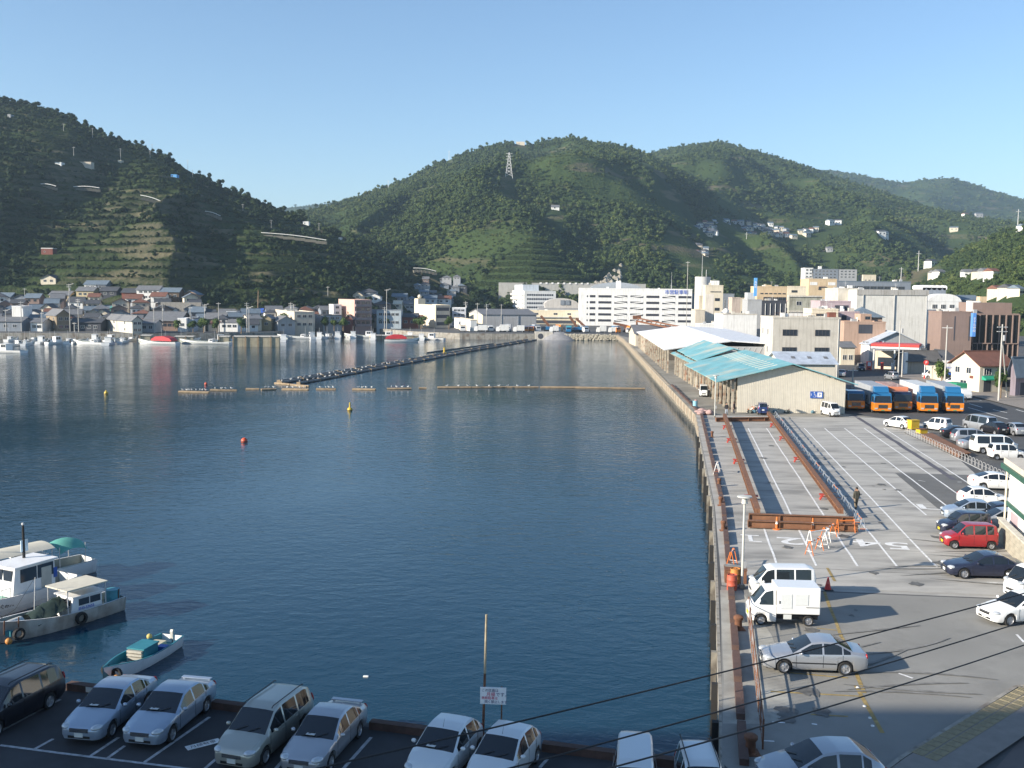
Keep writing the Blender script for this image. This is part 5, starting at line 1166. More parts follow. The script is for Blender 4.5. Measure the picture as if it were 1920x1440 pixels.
MB().box(1.0, 3.0, -.03, .0, .6, 2.0).build('grey_panel', LILAC, b_)
st = thing('stone_wall', 'low pale block wall behind the red car and navy sedan', 'wall', (0, 0, 0))
a_, c_ = G(1874, 1014), G(1948, 1092); d_ = (c_ - a_); n_ = 7; stone = M('block_stone', (.36, .33, .26), .9, var=.3, scale=1.5, bump=.4)
for r_ in range(5):
    for k in range(n_):
        p_ = a_ + d_ * ((k + .5 + (.25 if r_ % 2 else 0)) / n_)
        MB().cbox((0, 0, 0), (d_.length/n_ - .03, .3 + rnd.uniform(-.015, .015), .29)).build('stone_block', stone, st, (p_.x, p_.y, .15 + r_ * .3), math.atan2(d_.y, d_.x))
MB().cbox((0, 0, 0), (d_.length + .4, .4, .1)).build('coping', CONC, st, a_ + d_ * .5 + Vector((0, 0, 1.56)), math.atan2(d_.y, d_.x))
# --- centre: far quay buildings
b = bld('white hotel with stepped balconies and rows of square windows', 983, 640, 960, 1042, 546, WHITE, ang=8, name='hotel', depth=12); rooftop(b, .0, .5, .1, .8, 4.2, wallm('hotel_tower', (.5, .55, .6)))
for r_ in range(4): wrow(b, 'F', 12, b['h']-2.8-r_*2.6, 1.0, 1.1, panes=1, fm=frame_d)
for r_ in range(5): MB().box(-1.2, 0, 1, b['d']-.5, b['h']-2.8-r_*2.6, b['h']-1.4-r_*2.6).build('balcony', WHITE, b['o'])
b = bld('sports hall with low arched grey roof and twin vents', 1010, 560, None, 1092, 578, GREY, depth=26, rm=wallm('hall_grey', (.33, .33, .34)))
MB().prism([(4, b['h'])] + [(b['w']*.53 - (b['w']*.5-2)*math.cos(math.pi*k/10), b['h'] + 5.6*math.sin(math.pi*k/10)**.7) for k in range(1, 10)] + [(b['w']+1, b['h'])], 2, 24).build('arched_roof', wallm('arch_grey', (.48, .46, .43)), b['o'])
for u in (.5, .62): MB().box(b['w']*u, b['w']*u+2.2, 1.6, 2, b['h']+2, b['h']+4.6).build('gable_vent', SLATE, b['o'])
b = bld('long cream depot facade in front of the sports hall', 985, 520, None, 1088, 583, wallm('depot_cream', (.7, .62, .46)), depth=10); strip(b, 'F', 0, b['w'], b['h']*.5, b['h']*.56, GREY, 'canopy', .8); strip(b, 'F', 2, b['w']-2, .3, b['h']*.3, DARK, 'loading_opening', .03)
for u in (.2, .55, .8): window(b, 'F', b['w']*u, b['h']*.72, 2.0, 1.0, 2)
b = bld('grey warehouse with cream lit gable on the far quay', 905, 436, 880, 1006, 590, GREY, ang=12, roof='gx', rm=RT_G, rise=2.0, over=.4, name='warehouse', cat='warehouse'); strip(b, 'L', 0, b['d'], 0, b['h'], CREAM, 'lit_gable_face', .04)  # cream facing puts the gable's sunlight into its colour
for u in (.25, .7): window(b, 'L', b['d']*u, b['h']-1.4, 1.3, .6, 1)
for k in range(3): strip(b, 'F', b['w']*(k/3+.01), b['w']*((k+1)/3-.01), .1, b['h']-.2, wallm('warehouse_sheet', (.40, .40, .40)), 'cladding_bay', .04)
for u in (.33, .66): MB().cyl((b['w']*u, -.15, 0), (b['w']*u, -.15, b['h']), .14, n=6).build('downpipe', SLATE, b['o'])
b = bld('white flat-roofed hut beside the grey warehouse', 882, 418, 852, 894, 601, WHITE, ang=14, rm=BEIGE, name='hut', cat='hut'); window(b, 'L', b['d']*.75, b['h']-2, 1.3, 1, 2); strip(b, 'L', b['d']*.25, b['d']*.8, .1, 2, PINK, 'roller_door', .03)
# conveyor gantry and grey shed roof left of the white-roofed shed
q = G(1196, 628); b = bld('grey roofed lean-to at the far end of the dock', 1192, 315, None, 1262, 626, BEIGE, depth=18, roof='gx', rm=RT_G, rise=2.3, over=.5, name='lean_to', cat='shed')
a_, c_ = W(1194, 602, 330), W(1320, 628, 300)
t = thing('conveyor', 'rusty inclined conveyor gantry above the grey roofs', 'conveyor', (0, 0, 0)); MB().bar(a_, c_, .5, .5).build('lower_boom', rust, t); MB().bar(a_ + Vector((0, 0, 1)), c_ + Vector((0, 0, 1)), .4, .4).build('upper_boom', rust, t)
for k in range(14): MB().bar(a_.lerp(c_, k/14), a_.lerp(c_, (k+.5)/14) + Vector((0, 0, 1)), .2).build('lattice', rust, t)
MB().cyl((a_.x, a_.y, 0), a_, .3, .3, 8).build('leg', rust, t); MB().cyl((a_.x+1.5, a_.y, 0), a_, .18, .18, 6).build('leg', rust, t); MB().cbox(tuple(a_ + Vector((0, 0, 1.2))), (2.6, 1.4, 1.2)).build('head_drum', rust, t)
b = bld('grey retaining embankment wall below the terraced spur', 935, 700, None, 1210, 531, wallm('embankment', (.36, .36, .34), .3), ang=-3, depth=3, name='retaining_wall', cat='wall', parapet=.5)
for k in range(9): strip(b, 'F', b['w']*(.28+k*.04), b['w']*(.28+k*.04)+1.4, b['h']-.2, b['h']+.9, WHITE, 'block', .4)
# ---------------------------------------------------------------- the fishing village on the left shore
TOWN = []
def house(desc, px0, px1, yeave, ybase, Y, wall, rm, ang=0, roof='gx', rise=1.6, left=None, depth=7.5, nwin=3, hill=None, name='house', storeys=None, over=.5, fm=frame_w):
    """left: pixel of the receding left edge when the lit left side shows"""
    if hill:
        p = on_hill(hill, (px0 + px1) / 2, ybase + 1.5); Y = p.y
    b = bld(desc, px0, Y, left, px1, yeave, wall, ang, depth, ybase=ybase, name=name, cat='house' if name == 'house' else 'building', group='houses of the left shore village', roof=roof, rm=rm, rise=rise, over=over, down=9)
    h = b['h']; ns = storeys or max(1, round(h / 2.9))
    for s_ in range(ns):
        z = h * s_ / ns + h / ns * .35
        if nwin: wrow(b, 'F', nwin, z, min(1.5, b['w'] / nwin * .7), min(1.2, h / ns * .45), panes=2, fm=fm)
        if left is not None and b['d'] > 3: wrow(b, 'L', 2, z, 1.1, min(1.1, h / ns * .45), panes=2, fm=fm)
    TOWN.append(b); return b
# first rows along the water (named by what sets each apart)
house('plain white box building among dark roofs at the far left', 22, 43, 575, 594, 400, WHITE, RT_W, roof='flat', nwin=0, left=None)
house('long low grey-roofed house at the left picture edge by the water', -20, 40, 602, 620, 372, SLATE, RT_G, rise=1.3, depth=8)
house('low house with bright white end wall beside two parked trucks', 57, 79, 604, 621, 374, WHITE, RT_G, rise=1.2, nwin=2)
house('tall yellow-gabled two-storey house near the left water front', 106, 132, 591, 621, 376, wallm('shaded_brown', (.24, .19, .13)), RT_G, ang=38, left=86, roof='gy', rise=2.0, nwin=2)  # yellow-beige house: its front's shade is put into the brown wall colour
house('dark workshop right of the yellow-gabled house', 133, 188, 604, 622, 380, DARK, RT_D, rise=1.2, nwin=4)
house('long cream waterfront house with lit left wall and grey roof', 248, 266, 601, 626, 366, wallm('cream_grey', (.5, .48, .42)), RT_G, ang=40, left=200, roof='gy', rise=1.6, nwin=2)
house('small grey house behind the cream waterfront house', 262, 290, 606, 622, 376, GREY, RT_G, rise=1.2, nwin=2)
house('long brown market hall with grey roof and white eaves', 272, 336, 600, 618, 392, wallm('market_brown', (.22, .15, .12)), RT_G, rise=3.0, depth=14, nwin=6, over=.8, fm=frame_d)
house('narrow bright white two-storey house beside the brown market hall', 333, 349, 598, 619, 384, WHITE, RT_W, roof='flat', nwin=1)
house('pale blue narrow house right of the narrow white one', 350, 362, 598, 619, 386, wallm('pale_blue', (.42, .48, .55)), RT_G, roof='flat', nwin=1)
house('white house with roof balcony rails behind the quay trees', 361, 380, 601, 620, 392, CREAM, RT_G, roof='flat', nwin=2)
house('grey-roofed house pair with cream gable behind the white shop', 384, 420, 597, 616, 402, BROWN, RT_G, rise=2.0, nwin=3)
house('blue-grey flat cube house above the white shop', 424, 443, 583, 598, 414, wallm('cube_blue', (.4, .45, .5)), RT_G, roof='flat', nwin=2)
house('white shop front with awning on the left quay', 412, 447, 606, 618, 388, WHITE, RT_G, roof='flat', nwin=3, storeys=1)
house('cream house with dish antenna beside street lamps', 467, 490, 598, 617, 396, CREAM, RT_G, ang=25, left=452, rise=1.4, nwin=2)
house('dark house with lit cream left side between two grey gables', 490, 508, 597, 617, 400, wallm('olive', (.3, .25, .15)), RT_G, roof='gy', rise=1.3, nwin=1)
house('grey gabled boathouse with lit cream side', 521, 553, 602, 618, 400, GREY, RT_G, ang=30, left=507, roof='gy', rise=1.8, nwin=2)
house('flat beige office with upper block on the left quay', 552, 590, 586, 616, 408, BEIGE, BEIGE, ang=22, left=516, roof='flat', nwin=3, storeys=2)
house('cream and grey shop house right of the beige office', 606, 640, 592, 612, 418, GREY, RT_G, ang=25, left=589, roof='flat', nwin=3)
b = house('white stepped annex left of the pink apartment house', 625, 640, 572, 612, 436, WHITE, RT_W, ang=28, left=617, roof='flat', nwin=1, storeys=4)
b = house('pink four-storey apartment house with balconies', 665, 697, 563, 613, 430, wallm('pink_in_shade', (.38, .27, .25)), PINK, ang=30, left=635, roof='flat', nwin=0, name='apartment_house')
strip(b, 'L', 0, b['d'], 0, b['h'], PINK, 'lit_wall', .05)  # sunlit side and shaded front are coloured as two pinks
for s_ in range(4):
    wrow(b, 'L', 3, b['h']*s_/4+1.0, 1.2, 1.2)
    MB().box(.2, b['w']-.2, -1.0, 0, b['h']*s_/4+.15, b['h']*s_/4+1.1).build('balcony', wallm('balcony_pink', (.3, .24, .24)), b['o']); wrow(b, 'F', 3, b['h']*s_/4+1.2, 1.7, 1.2, fm=frame_d)
house('red-brown hut with white gable below the pink apartment house', 645, 661, 598, 613, 428, BRICKR, RT_G, roof='gy', rise=1.6, nwin=1)
house('blue-grey two-storey flats right of the pink apartment house', 706, 752, 582, 612, 436, wallm('flats_blue', (.36, .42, .46)), SLATE, roof='flat', nwin=5)
house('brown low house between blue-grey flats and cream apartments', 752, 782, 594, 612, 440, BRICKR, RT_D, rise=1.4, nwin=2)
house('small cream house in front of the cream apartments', 770, 790, 596, 612, 446, CREAM, RT_BR, rise=1.0, nwin=1)
b = house('cream apartment house with corner tower and round tank', 817, 844, 573, 614, 450, wallm('cream_in_shade', (.42, .40, .35)), CREAM, ang=28, left=777, roof='flat', nwin=0, name='apartment_house')
strip(b, 'L', 0, b['d'], 0, b['h'], CREAM, 'lit_wall', .05)  # lit side gets the lighter cream, the front a shaded copy of it
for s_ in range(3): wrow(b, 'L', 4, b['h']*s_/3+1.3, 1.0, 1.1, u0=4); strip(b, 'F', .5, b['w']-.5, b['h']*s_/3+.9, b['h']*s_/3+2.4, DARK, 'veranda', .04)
MB().box(0, 3.6, b['d']-4.4, b['d'], b['h'], b['h']+2.9).build('corner_tower', CREAM, b['o']); MB().ball((1.6, b['d']-2.4, b['h']+3.8), .95, 10, 8).build('round_tank', CREAM, b['o'], smooth=4)
house('blue-white four-storey flats beside the cream apartments', 848, 873, 578, 612, 470, wallm('flats_white', (.52, .56, .62)), RT_W, roof='flat', nwin=3, storeys=4)
# houses climbing the slope
UP = [(92, 131, 553, 566, 'tan-gabled house with long grey roof on the lower slope', wallm('tan', (.42, .34, .22)), RT_G, 3), (143, 176, 545, 558, 'house with tan upper wall on the lower slope', YEL, RT_G, 3),
 (158, 181, 533, 545, 'white-banded house highest in the left cluster', WHITE, RT_T, 2), (183, 200, 533, 545, 'small blue-grey house beside the white-banded house', SLATE, RT_T, 2), (188, 219, 545, 556, 'dark house with an orange lit window', DARK, RT_D, 2),
 (76, 106, 522, 532, 'cream-gabled cottage alone above the left cluster', CREAM, RT_D, 2), (-5, 20, 556, 566, 'blue-grey roofed house at the left edge on the slope', SLATE, RT_T, 2), (228, 258, 548, 560, 'red-walled shed among the upper houses', BRICKR, RT_D, 1),
 (256, 299, 543, 562, 'large two-storey house with grey roof and white windows', WHITE, RT_G, 4), (300, 336, 547, 562, 'dark timber house right of the large two-storey house', WOOD, RT_T, 3), (340, 372, 552, 564, 'blue-grey house with sunlight painted orange on its gable above stone wall', TERRA, RT_T, 2),  # last house: low sun on the gable put into the terracotta wall colour
 (60, 86, 566, 577, 'dark house with grey roof behind the white box', DARK, RT_G, 2), (112, 145, 572, 583, 'dim tiled house behind the tall yellow gable', SLATE, RT_D, 2), (176, 212, 580, 592, 'cream-gabled house with slate roof mid slope', CREAM, RT_T, 2), (205, 232, 582, 592, 'house with teal tarpaulin roof mid slope', CREAM, roofm('teal', (.05, .35, .27)), 2),
 (235, 270, 578, 590, 'grey house with long slate roof above the market', GREY, RT_G, 3), (150, 176, 566, 576, 'dark hipped house in the middle of the cluster', WOOD, RT_D, 2), (20, 55, 560, 570, 'low blue-grey house left of the tan gable', SLATE, RT_D, 2),
 (270, 300, 566, 576, 'dim house under the large two-storey house', DARK, RT_D, 2), (661, 680, 553, 562, 'cream gabled house above the pink apartments', CREAM, RT_D, 1), (684, 713, 556, 566, 'white gabled house above the pink apartments', WHITE, RT_G, 2), (676, 705, 547, 555, 'dim house highest above the pink apartments', SLATE, RT_D, 2),
 (735, 762, 556, 566, 'slate-roofed house left of the round tank', SLATE, RT_T, 2), (795, 818, 560, 570, 'blue-white house peeping over cream apartments', wallm('bw', (.5, .56, .62)), RT_T, 2), (750, 778, 570, 582, 'grey long house behind blue-grey flats', GREY, RT_G, 3), (738, 752, 570, 578, 'small cream cube behind the blue-grey flats', CREAM, CREAM, 1), (820, 845, 560, 570, 'white house with red roof edge behind cream apartments', WHITE, RT_BR, 2),
 (700, 730, 570, 580, 'dim brown house behind blue-grey flats', BROWN, RT_D, 2), (494, 516, 582, 592, 'white-gabled house with blue tarpaulin neighbour', WHITE, RT_G, 1), (480, 506, 586, 594, 'house with blue tarpaulin roof left of the beige office', SLATE, roofm('tarp_blue', (.03, .1, .4)), 2), (596, 628, 584, 592, 'dim slate house left of the white annex', SLATE, RT_D, 2)]
for x0, x1, ye, yb, lab, wl_, rf, nw in UP:
    house(lab, x0, x1, ye, yb, 0, wl_, rf, hill=at_A, rise=1.7, nwin=nw, roof='gy' if 'gable' in lab and x1 - x0 < 36 else ('hip' if 'dim' in lab or 'hipped' in lab else 'gx'))
# the close-packed tiled houses that fill the village behind the water front
q_ = random.Random(17); fill = []
for row, (Y, yb0, n_) in enumerate([(392, 617, 17), (402, 607, 17), (412, 598, 15), (424, 589, 12), (438, 578, 9), (452, 568, 7)]):
    for k in range(n_):
        px = -30 + (k + q_.uniform(.1, .7)) * (500 if row < 3 else 400) / n_
        fill.append((px, yb0 + q_.uniform(-2, 2) + (1 if px < 200 else 0), Y + q_.uniform(-3, 3)))
for k in range(16): fill.append((q_.uniform(480, 760), q_.uniform(590, 602), q_.uniform(440, 455)))
fill.sort(); cnt2 = {}
for px, py, Y in fill:
    rfn, rf = q_.choice([('dark-tiled', RT_D), ('grey-tiled', RT_G), ('slate-roofed', RT_T), ('dark-tiled', RT_D), ('brown-roofed', RT_BR)]); cnt2[rfn] = cnt2.get(rfn, 0) + 1
    w_ = q_.uniform(18, 34); b = bld('%s house packed in the left village, %s of its kind from left' % (rfn, nth(cnt2[rfn])), px, Y, None, px + w_, py - q_.uniform(9, 13), q_.choice([SLATE, GREY, WHITE, BROWN, BEIGE, WHITE, CREAM]), q_.uniform(0, 25), 6, ybase=py, name='house', cat='house', group='close-packed houses of the left village', roof=q_.choice(['gx', 'gx', 'hip', 'gy']), rm=rf, rise=q_.uniform(1.3, 1.9), over=.5, down=12)
    wrow(b, 'F', 2, b['h']*.35, 1.2, min(1.1, b['h']*.4), fm=q_.choice([frame_d, frame_w]))
# dim houses on the slope right of the apartments: shade put into dark wall colours
q_ = random.Random(3)
slope_houses = []
for i in range(22):
    px = q_.uniform(762, 862); py = q_.uniform(max(515, 640 - px * .14), 572)
    slope_houses.append((px, py))
slope_houses.sort()
for i, (px, py) in enumerate(slope_houses):
    w_ = q_.uniform(11, 20)
    p = on_hill(at_A, px, py)
    b = bld('small dim tiled house on the shaded slope, %s from left' % nth(i + 1), px, p.y, None, px + w_, py - q_.uniform(5, 8), q_.choice([SLATE, DARK, GREY, BROWN]), 0, 6, ybase=py, name='house', cat='house', group='dim houses on the shaded slope', roof=q_.choice(['gx', 'hip']), rm=q_.choice([RT_D, RT_G, RT_T]), rise=1.3, down=7)
    wrow(b, 'F', 2, b['h']*.4, .9, .9)
# stone retaining wall below the upper houses
p0, p1 = W(300, 566, 425), W(376, 562, 425)
sw_ = thing('terrace_wall', 'grey stone retaining wall below the upper timber houses', 'wall', (p0.x, 425, p0.z - 6)); stone_g = M('terrace_stone', (.22, .21, .19), .9, var=.3, scale=.8, bump=.4, bscale=3)
for k in range(8): MB().prism([(0, 0), (.8, 5.9), (3, 5.9), (3, 0)], 0, (p1 - p0).length / 8 - .05, 'x').build('wall_bay', stone_g, sw_, ((p1 - p0).length / 8 * k, 0, 0))
# --- hillside roads, walls, huts and poles on the left hill
white_rail = M('guard_rail_white', (.6, .6, .58), .6, var=.1); road_g = M('hill_road', (.16, .15, .12), .9, var=.2)
ROADS = [((75, 345), (106, 349), 'short white guard rail high on the left hill'), ((138, 350), (187, 352), 'bright road wall in the middle of the left hill'), ((264, 366), (306, 379), 'white guard rail right of the road wall'), ((385, 396), (414, 405), 'curved end of the white guard rail on the left hill'), ((490, 436), (612, 450), 'long white guard rail on the right flank of left hill'), ((775, 502), (818, 508), 'low white guard rail near the foot of the left hill')]
for a, b2_, lab in ROADS:
    n_ = 6; Ym = min(on_hill(at_A, *a).y, on_hill(at_A, *b2_).y) - 1; pts_ = [W(a[0] + (b2_[0] - a[0]) * k / n_, a[1] + (b2_[1] - a[1]) * k / n_ + 2 - 2 * math.sin(math.pi * k / n_) + 2, Ym) for k in range(n_ + 1)]
    t = thing('hillside_road', lab, 'road wall', pts_[0]); p0 = pts_[0]
    for k in range(n_):
        MB().bar(pts_[k] - p0 + Vector((0, -.5, 1.2)), pts_[k+1] - p0 + Vector((0, -.5, 1.2)), .25, .4).build('rail_segment', white_rail, t); MB().bar(pts_[k] - p0 + Vector((0, .8, -1.0)), pts_[k+1] - p0 + Vector((0, 1.5, -.5)), 4.0, 1.6).build('wall_segment', road_g, t)
for (x0, x1, ye, yb, lab, wl_) in [(103, 123, 305, 314, 'white concrete hut high on the left hill', WHITE), (126, 178, 304, 311, 'long tan retaining structure beside the white hut', BEIGE), (221, 234, 301, 310, 'small cream pump house below the hill pole', CREAM), (320, 336, 328, 333, 'bright blue tarpaulin roofed hut on the left hill', M('tarp_bright', (.1, .35, .7), .6)), (77, 102, 466, 478, 'red and white shed alone on the left hillside', BRICKR), (14, 32, 215, 223, 'pale hut near the upper left picture edge', GREY), (568, 580, 416, 422, 'white hut with blue sheet on the right flank', WHITE), (635, 641, 446, 452, 'tiny white hut near the long guard rail', WHITE)]:
    p = on_hill(at_A, (x0 + x1) / 2, yb)
    b = bld(lab, x0, p.y, None, x1, ye, wl_, 0, 5, ybase=yb, name='hillside_hut', cat='hut', roof='flat', down=4, rm=WHITE if 'red' in lab else wl_)
    window(b, 'F', b['w']*.3, b['h']*.4, .8, .8, 1)
pole_m = M('pole_concrete', (.42, .41, .38), .8, var=.1)
def utility_pole(p, h, label, arms=1, group='utility poles', lamp=False, r=.16):
    t = thing('utility_pole', label, 'pole', p, rnd.uniform(-.3, .3), group)
    MB().cyl((0, 0, -.5), (0, 0, h), r, r * .65, 8).build('post', pole_m, t, smooth=.8)
    for k in range(arms): MB().box(-.9, .9, -.06, .06, h - .5 - k * .7, h - .38 - k * .7).build('crossarm', frame_w, t)
    if arms > 1: MB().cyl((.35, 0, h - 2.6), (.35, 0, h - 1.7), .28, n=8).build('transformer', GREY, t, smooth=.8)
    if lamp: MB().bar((0, 0, h - .3), (1.4, 0, h), .08).build('lamp_arm', frame_w, t); MB().ball((1.5, 0, h), (.4, .15, .1), 8, 5).build('lamp_head', frame_w, t, smooth=4)
    return t
HP = [(136, 275, 292), (173, 240, 258), (118, 232, 248), (225, 278, 303), (281, 282, 296), (285, 270, 285), (361, 322, 335), (352, 300, 312), (508, 414, 428), (598, 418, 432), (455, 388, 398), (614, 540, 556), (34, 540, 570)]
HP.sort()
for i, (px, yt, yb) in enumerate(HP):
    p = on_hill(at_A, px, yb); h = W(px, yt, p.y).z - p.z
    utility_pole(p, max(5, h), 'slim pale pole on the left hill, %s from left' % nth(i + 1), 1, 'poles on the left hill')
SP = [(11, 580, 622), (40, 565, 592), (79, 585, 628), (139, 604, 622), (147, 560, 622), (131, 532, 550), (289, 567, 618), (305, 570, 588), (357, 575, 612), (384, 570, 600), (410, 567, 612), (463, 567, 610), (467, 575, 612), (545, 567, 590), (551, 570, 600), (577, 592, 620), (640, 570, 615), (725, 542, 562), (721, 575, 615), (873, 565, 585), (895, 568, 590), (940, 570, 590), (912, 570, 592)]
SP.sort()
for i, (px, yt, yb) in enumerate(SP):
    Y = 372 if px < 300 else (385 if px < 520 else 425); z = W(px, yt, Y).z
    utility_pole(Vector((W(px, 600, Y).x, Y, 0)), z, 'street pole on the left waterfront, %s from left' % nth(i + 1), 1 + i % 2, 'street poles of the left waterfront', lamp=i % 3 == 0)

# --- boats
hullw = M('boat_white', (.8, .8, .79), .4, var=.08, scale=.8, streak=.1); hull_d = M('boat_grimy', (.52, .50, .45), .6, var=.35, scale=1.0, streak=.5, tint=(.2, .12, .07), tscale=.7, tamt=.5); hull_t = M('boat_teal', (.03, .20, .25), .55, var=.2); deck_m = M('boat_deck', (.3, .33, .3), .8, var=.3); anti = M('boat_bottom', (.05, .06, .07), .7)
tarp_r = M('tarp_red', (.5, .03, .04), .6, var=.15); tarp_g = M('tarp_dark_green', (.015, .035, .03), .7, var=.3); canvas_t = M('canvas_teal', (.10, .34, .28), .7, var=.15); canvas_w = M('canvas_cream', (.6, .56, .45), .8, var=.12); wood_b = M('boat_timber', (.22, .15, .09), .8, var=.3)
def hull(t, L_, B_, fb, mat, sheer=.6, inner=deck_m, trim=None, rake=.8, deckz=.35):
    """open hull: stern at x=-L/2, bow at +L/2; waterline z=0; fb freeboard"""
    n = 14; out_, in_ = [], []
    for i in range(n + 1):
        s = i / n; x = -L_/2 + L_ * s
        hb = B_/2 * (0.82 + .18 * min(1, s * 4)) * (1 - max(0, (s - .5) / .5) ** 2.2)
        hb = max(hb, .03); zt = fb + sheer * max(0, (s - .35) / .65) ** 2 + .08 * (1 - s)
        xr = rake * max(0, (s - .7) / .3) ** 2
        sec = [(x + xr*.15 - xr*.6, 0, -.45), (x - xr*.3, hb * .55, -.32), (x + xr*.2, hb * .88, .1), (x + xr*.7, hb, zt)]
        out_.append(sec); in_.append((x + xr*.7, max(hb - .09, .01), zt))
    H1 = MB()
    for sd in (1, -1): H1.rings([[(p[0], p[1]*sd, p[2]) for p in sec] for sec in out_], closed=False)
    st_ = out_[0]; H1.add([(p[0], p[1], p[2]) for p in st_] + [(p[0], -p[1], p[2]) for p in st_[::-1]], [tuple(range(8))])
    h_ = H1.build('hull', mat, t, smooth=.9)
    D = MB()
    for i in range(n):
        a, b = in_[i], in_[i+1]
        for sd in (1, -1):
            oa, ob = out_[i][3], out_[i+1][3]
            D.add([(oa[0], oa[1]*sd, oa[2]+.02), (ob[0], ob[1]*sd, ob[2]+.02), (b[0], b[1]*sd, b[2]+.02), (a[0], a[1]*sd, a[2]+.02)], [(0, 1, 2, 3)])
    D.build('gunwale', trim or mat, t)
    I_ = MB()
    for i in range(n):
        a, b = in_[i], in_[i+1]; za, zb = min(deckz, a[2]-.05), min(deckz, b[2]-.05)
        for sd in (1, -1): I_.add([(a[0], a[1]*sd, a[2]+.02), (b[0], b[1]*sd, b[2]+.02), (b[0], b[1]*sd*.97, zb), (a[0], a[1]*sd*.97, za)], [(0, 1, 2, 3)])
        I_.add([(a[0], a[1], za), (b[0], b[1], zb), (b[0], -b[1], zb), (a[0], -a[1], za)], [(0, 1, 2, 3)])
    I_.build('deck', inner, t)
    return h_
def cabin(t, x0, x1, w, z0, z1, mat=hullw, win=True, roofo=.12):
    c = bevel(MB().prism([(x0, z0), (x1, z0), (x1 - .25, z1), (x0 + .03, z1)], -w/2, w/2).build('cabin', mat, t), .04)
    MB().box(x0 - roofo, x1 - .25 + roofo, -w/2 - roofo, w/2 + roofo, z1, z1 + .07).build('cabin_roof', mat, c)
    if win:
        zw0, zw1 = z0 + (z1 - z0) * .55, z1 - .14
        for sd in (1, -1):
            n_ = 2
            for k in range(n_):
                xa = x0 + .15 + (x1 - x0 - .65) * k / n_
                MB().box(xa, xa + (x1 - x0 - .65) / n_ - .08, -.015, .015, zw0, zw1).build('cabin_window', glass_b, c, (0, sd * (w/2 + .012), 0))
        fx = x1 - .25 * ((zw0 + zw1) / 2 - z0) / (z1 - z0)
        for k in range(2): MB().box(-.03, .03, -w*.42 + k*w*.44, -w*.42 + k*w*.44 + w*.38, zw0, zw1).build('cabin_window', glass_b, c, (fx, 0, 0))
    return c
def fishing_boat(label, px, py, deg, L_=9, kindb='cabin', group='boats moored along the left shore', mat=hullw):
    L_ *= 1.2; p = G(px, py, WATER_Z); t = thing('fishing_boat', label, 'boat', p, R(deg), group)
    hull(t, L_, L_ * .26, .75, mat, sheer=.9, rake=1.0)
    cx = -L_ * .12
    if kindb == 'cabin': cabin(t, cx - 1.0, cx + 1.3, L_ * .17, .4, 2.5)
    elif kindb == 'low': cabin(t, cx - .7, cx + .9, L_ * .15, .4, 1.7)
    elif kindb == 'red':
        MB().prism([(cx - 4.2, 1.4), (cx - 3.4, 2.1), (cx - 1, 2.75), (cx + 1.8, 2.6), (cx + 3.4, 1.8), (cx + 3.6, 1.2), (cx - 4.2, 1.1)], -L_*.13, L_*.13).build('red_tarpaulin', tarp_r, t); cabin(t, cx + 1, cx + 3.0, L_ * .17, .4, 2.2)
    elif kindb == 'motor': MB().box(-L_/2 - .1, -L_/2 + .3, -.2, .2, .4, 1.5).build('outboard_motor', black_trim, t); MB().box(-.4, .6, -.5, .5, .3, 1.3).build('console', hullw, t)
    MB().cyl((cx - .8, 0, .4), (cx - .8, 0, 4.6), .05, .03, 6).build('mast', frame_w, t); MB().cyl((L_*.42, 0, .9), (L_*.42, 0, 1.9), .05, .04, 5).build('bow_post', wood_b, t)
    MB().box(L_*.05, L_*.2, -.5, .5, .35, .8).build('fish_hold', hullw, t)
    return t
FB = [(2, 661, 165, 13, 'cabin'), (40, 648, 70, 8, 'low'), (50, 648, 100, 7, 'low'), (80, 644, 95, 8, 'cabin'), (95, 644, 110, 8, 'motor'), (113, 645, 60, 8.5, 'cabin'), (131, 644, 95, 7, 'low'), (148, 644, 80, 8, 'motor'), (170, 646, 160, 11, 'low'), (205, 646, 100, 10, 'cabin'), (212, 641, 80, 8, 'cabin'), (232, 643, 95, 8, 'low'), (298, 645, 165, 12, 'red'), (314, 640, 10, 8, 'motor'), (387, 645, 170, 15, 'low'), (350, 641, 20, 7, 'motor'), (420, 641, 20, 8, 'cabin'), (532, 640, 100, 9, 'cabin'), (560, 635, 172, 13, 'low'), (584, 635, 110, 9, 'cabin'), (600, 635, 95, 9, 'cabin'), (633, 634, 100, 9, 'cabin'), (684, 633, 170, 13, 'cabin'), (722, 634, 165, 12, 'cabin'), (752, 641, 5, 10, 'red'), (770, 635, 90, 9, 'cabin'), (662, 633, 100, 9, 'cabin'), (616, 634, 85, 8, 'low'), (790, 638, 95, 9, 'cabin'), (803, 637, 165, 11, 'cabin'), (700, 637, 95, 9, 'cabin'), (22, 640, 90, 7, 'low'), (62, 640, 85, 7, 'motor'), (180, 640, 95, 8, 'cabin'), (246, 639, 85, 7, 'motor')]
FB.sort()
lab_k = {'cabin': 'white fishing boat with wheelhouse', 'low': 'white fishing boat with low cabin', 'red': 'fishing boat under red tarpaulin', 'motor': 'small open motor boat'}
cnt = {}
for (px, py, dg_, L_, kb_) in FB:
    cnt[kb_] = cnt.get(kb_, 0) + 1
    fishing_boat('%s moored at the left shore, %s from left' % (lab_k[kb_], nth(cnt[kb_])), px, py, dg_, L_, kb_)
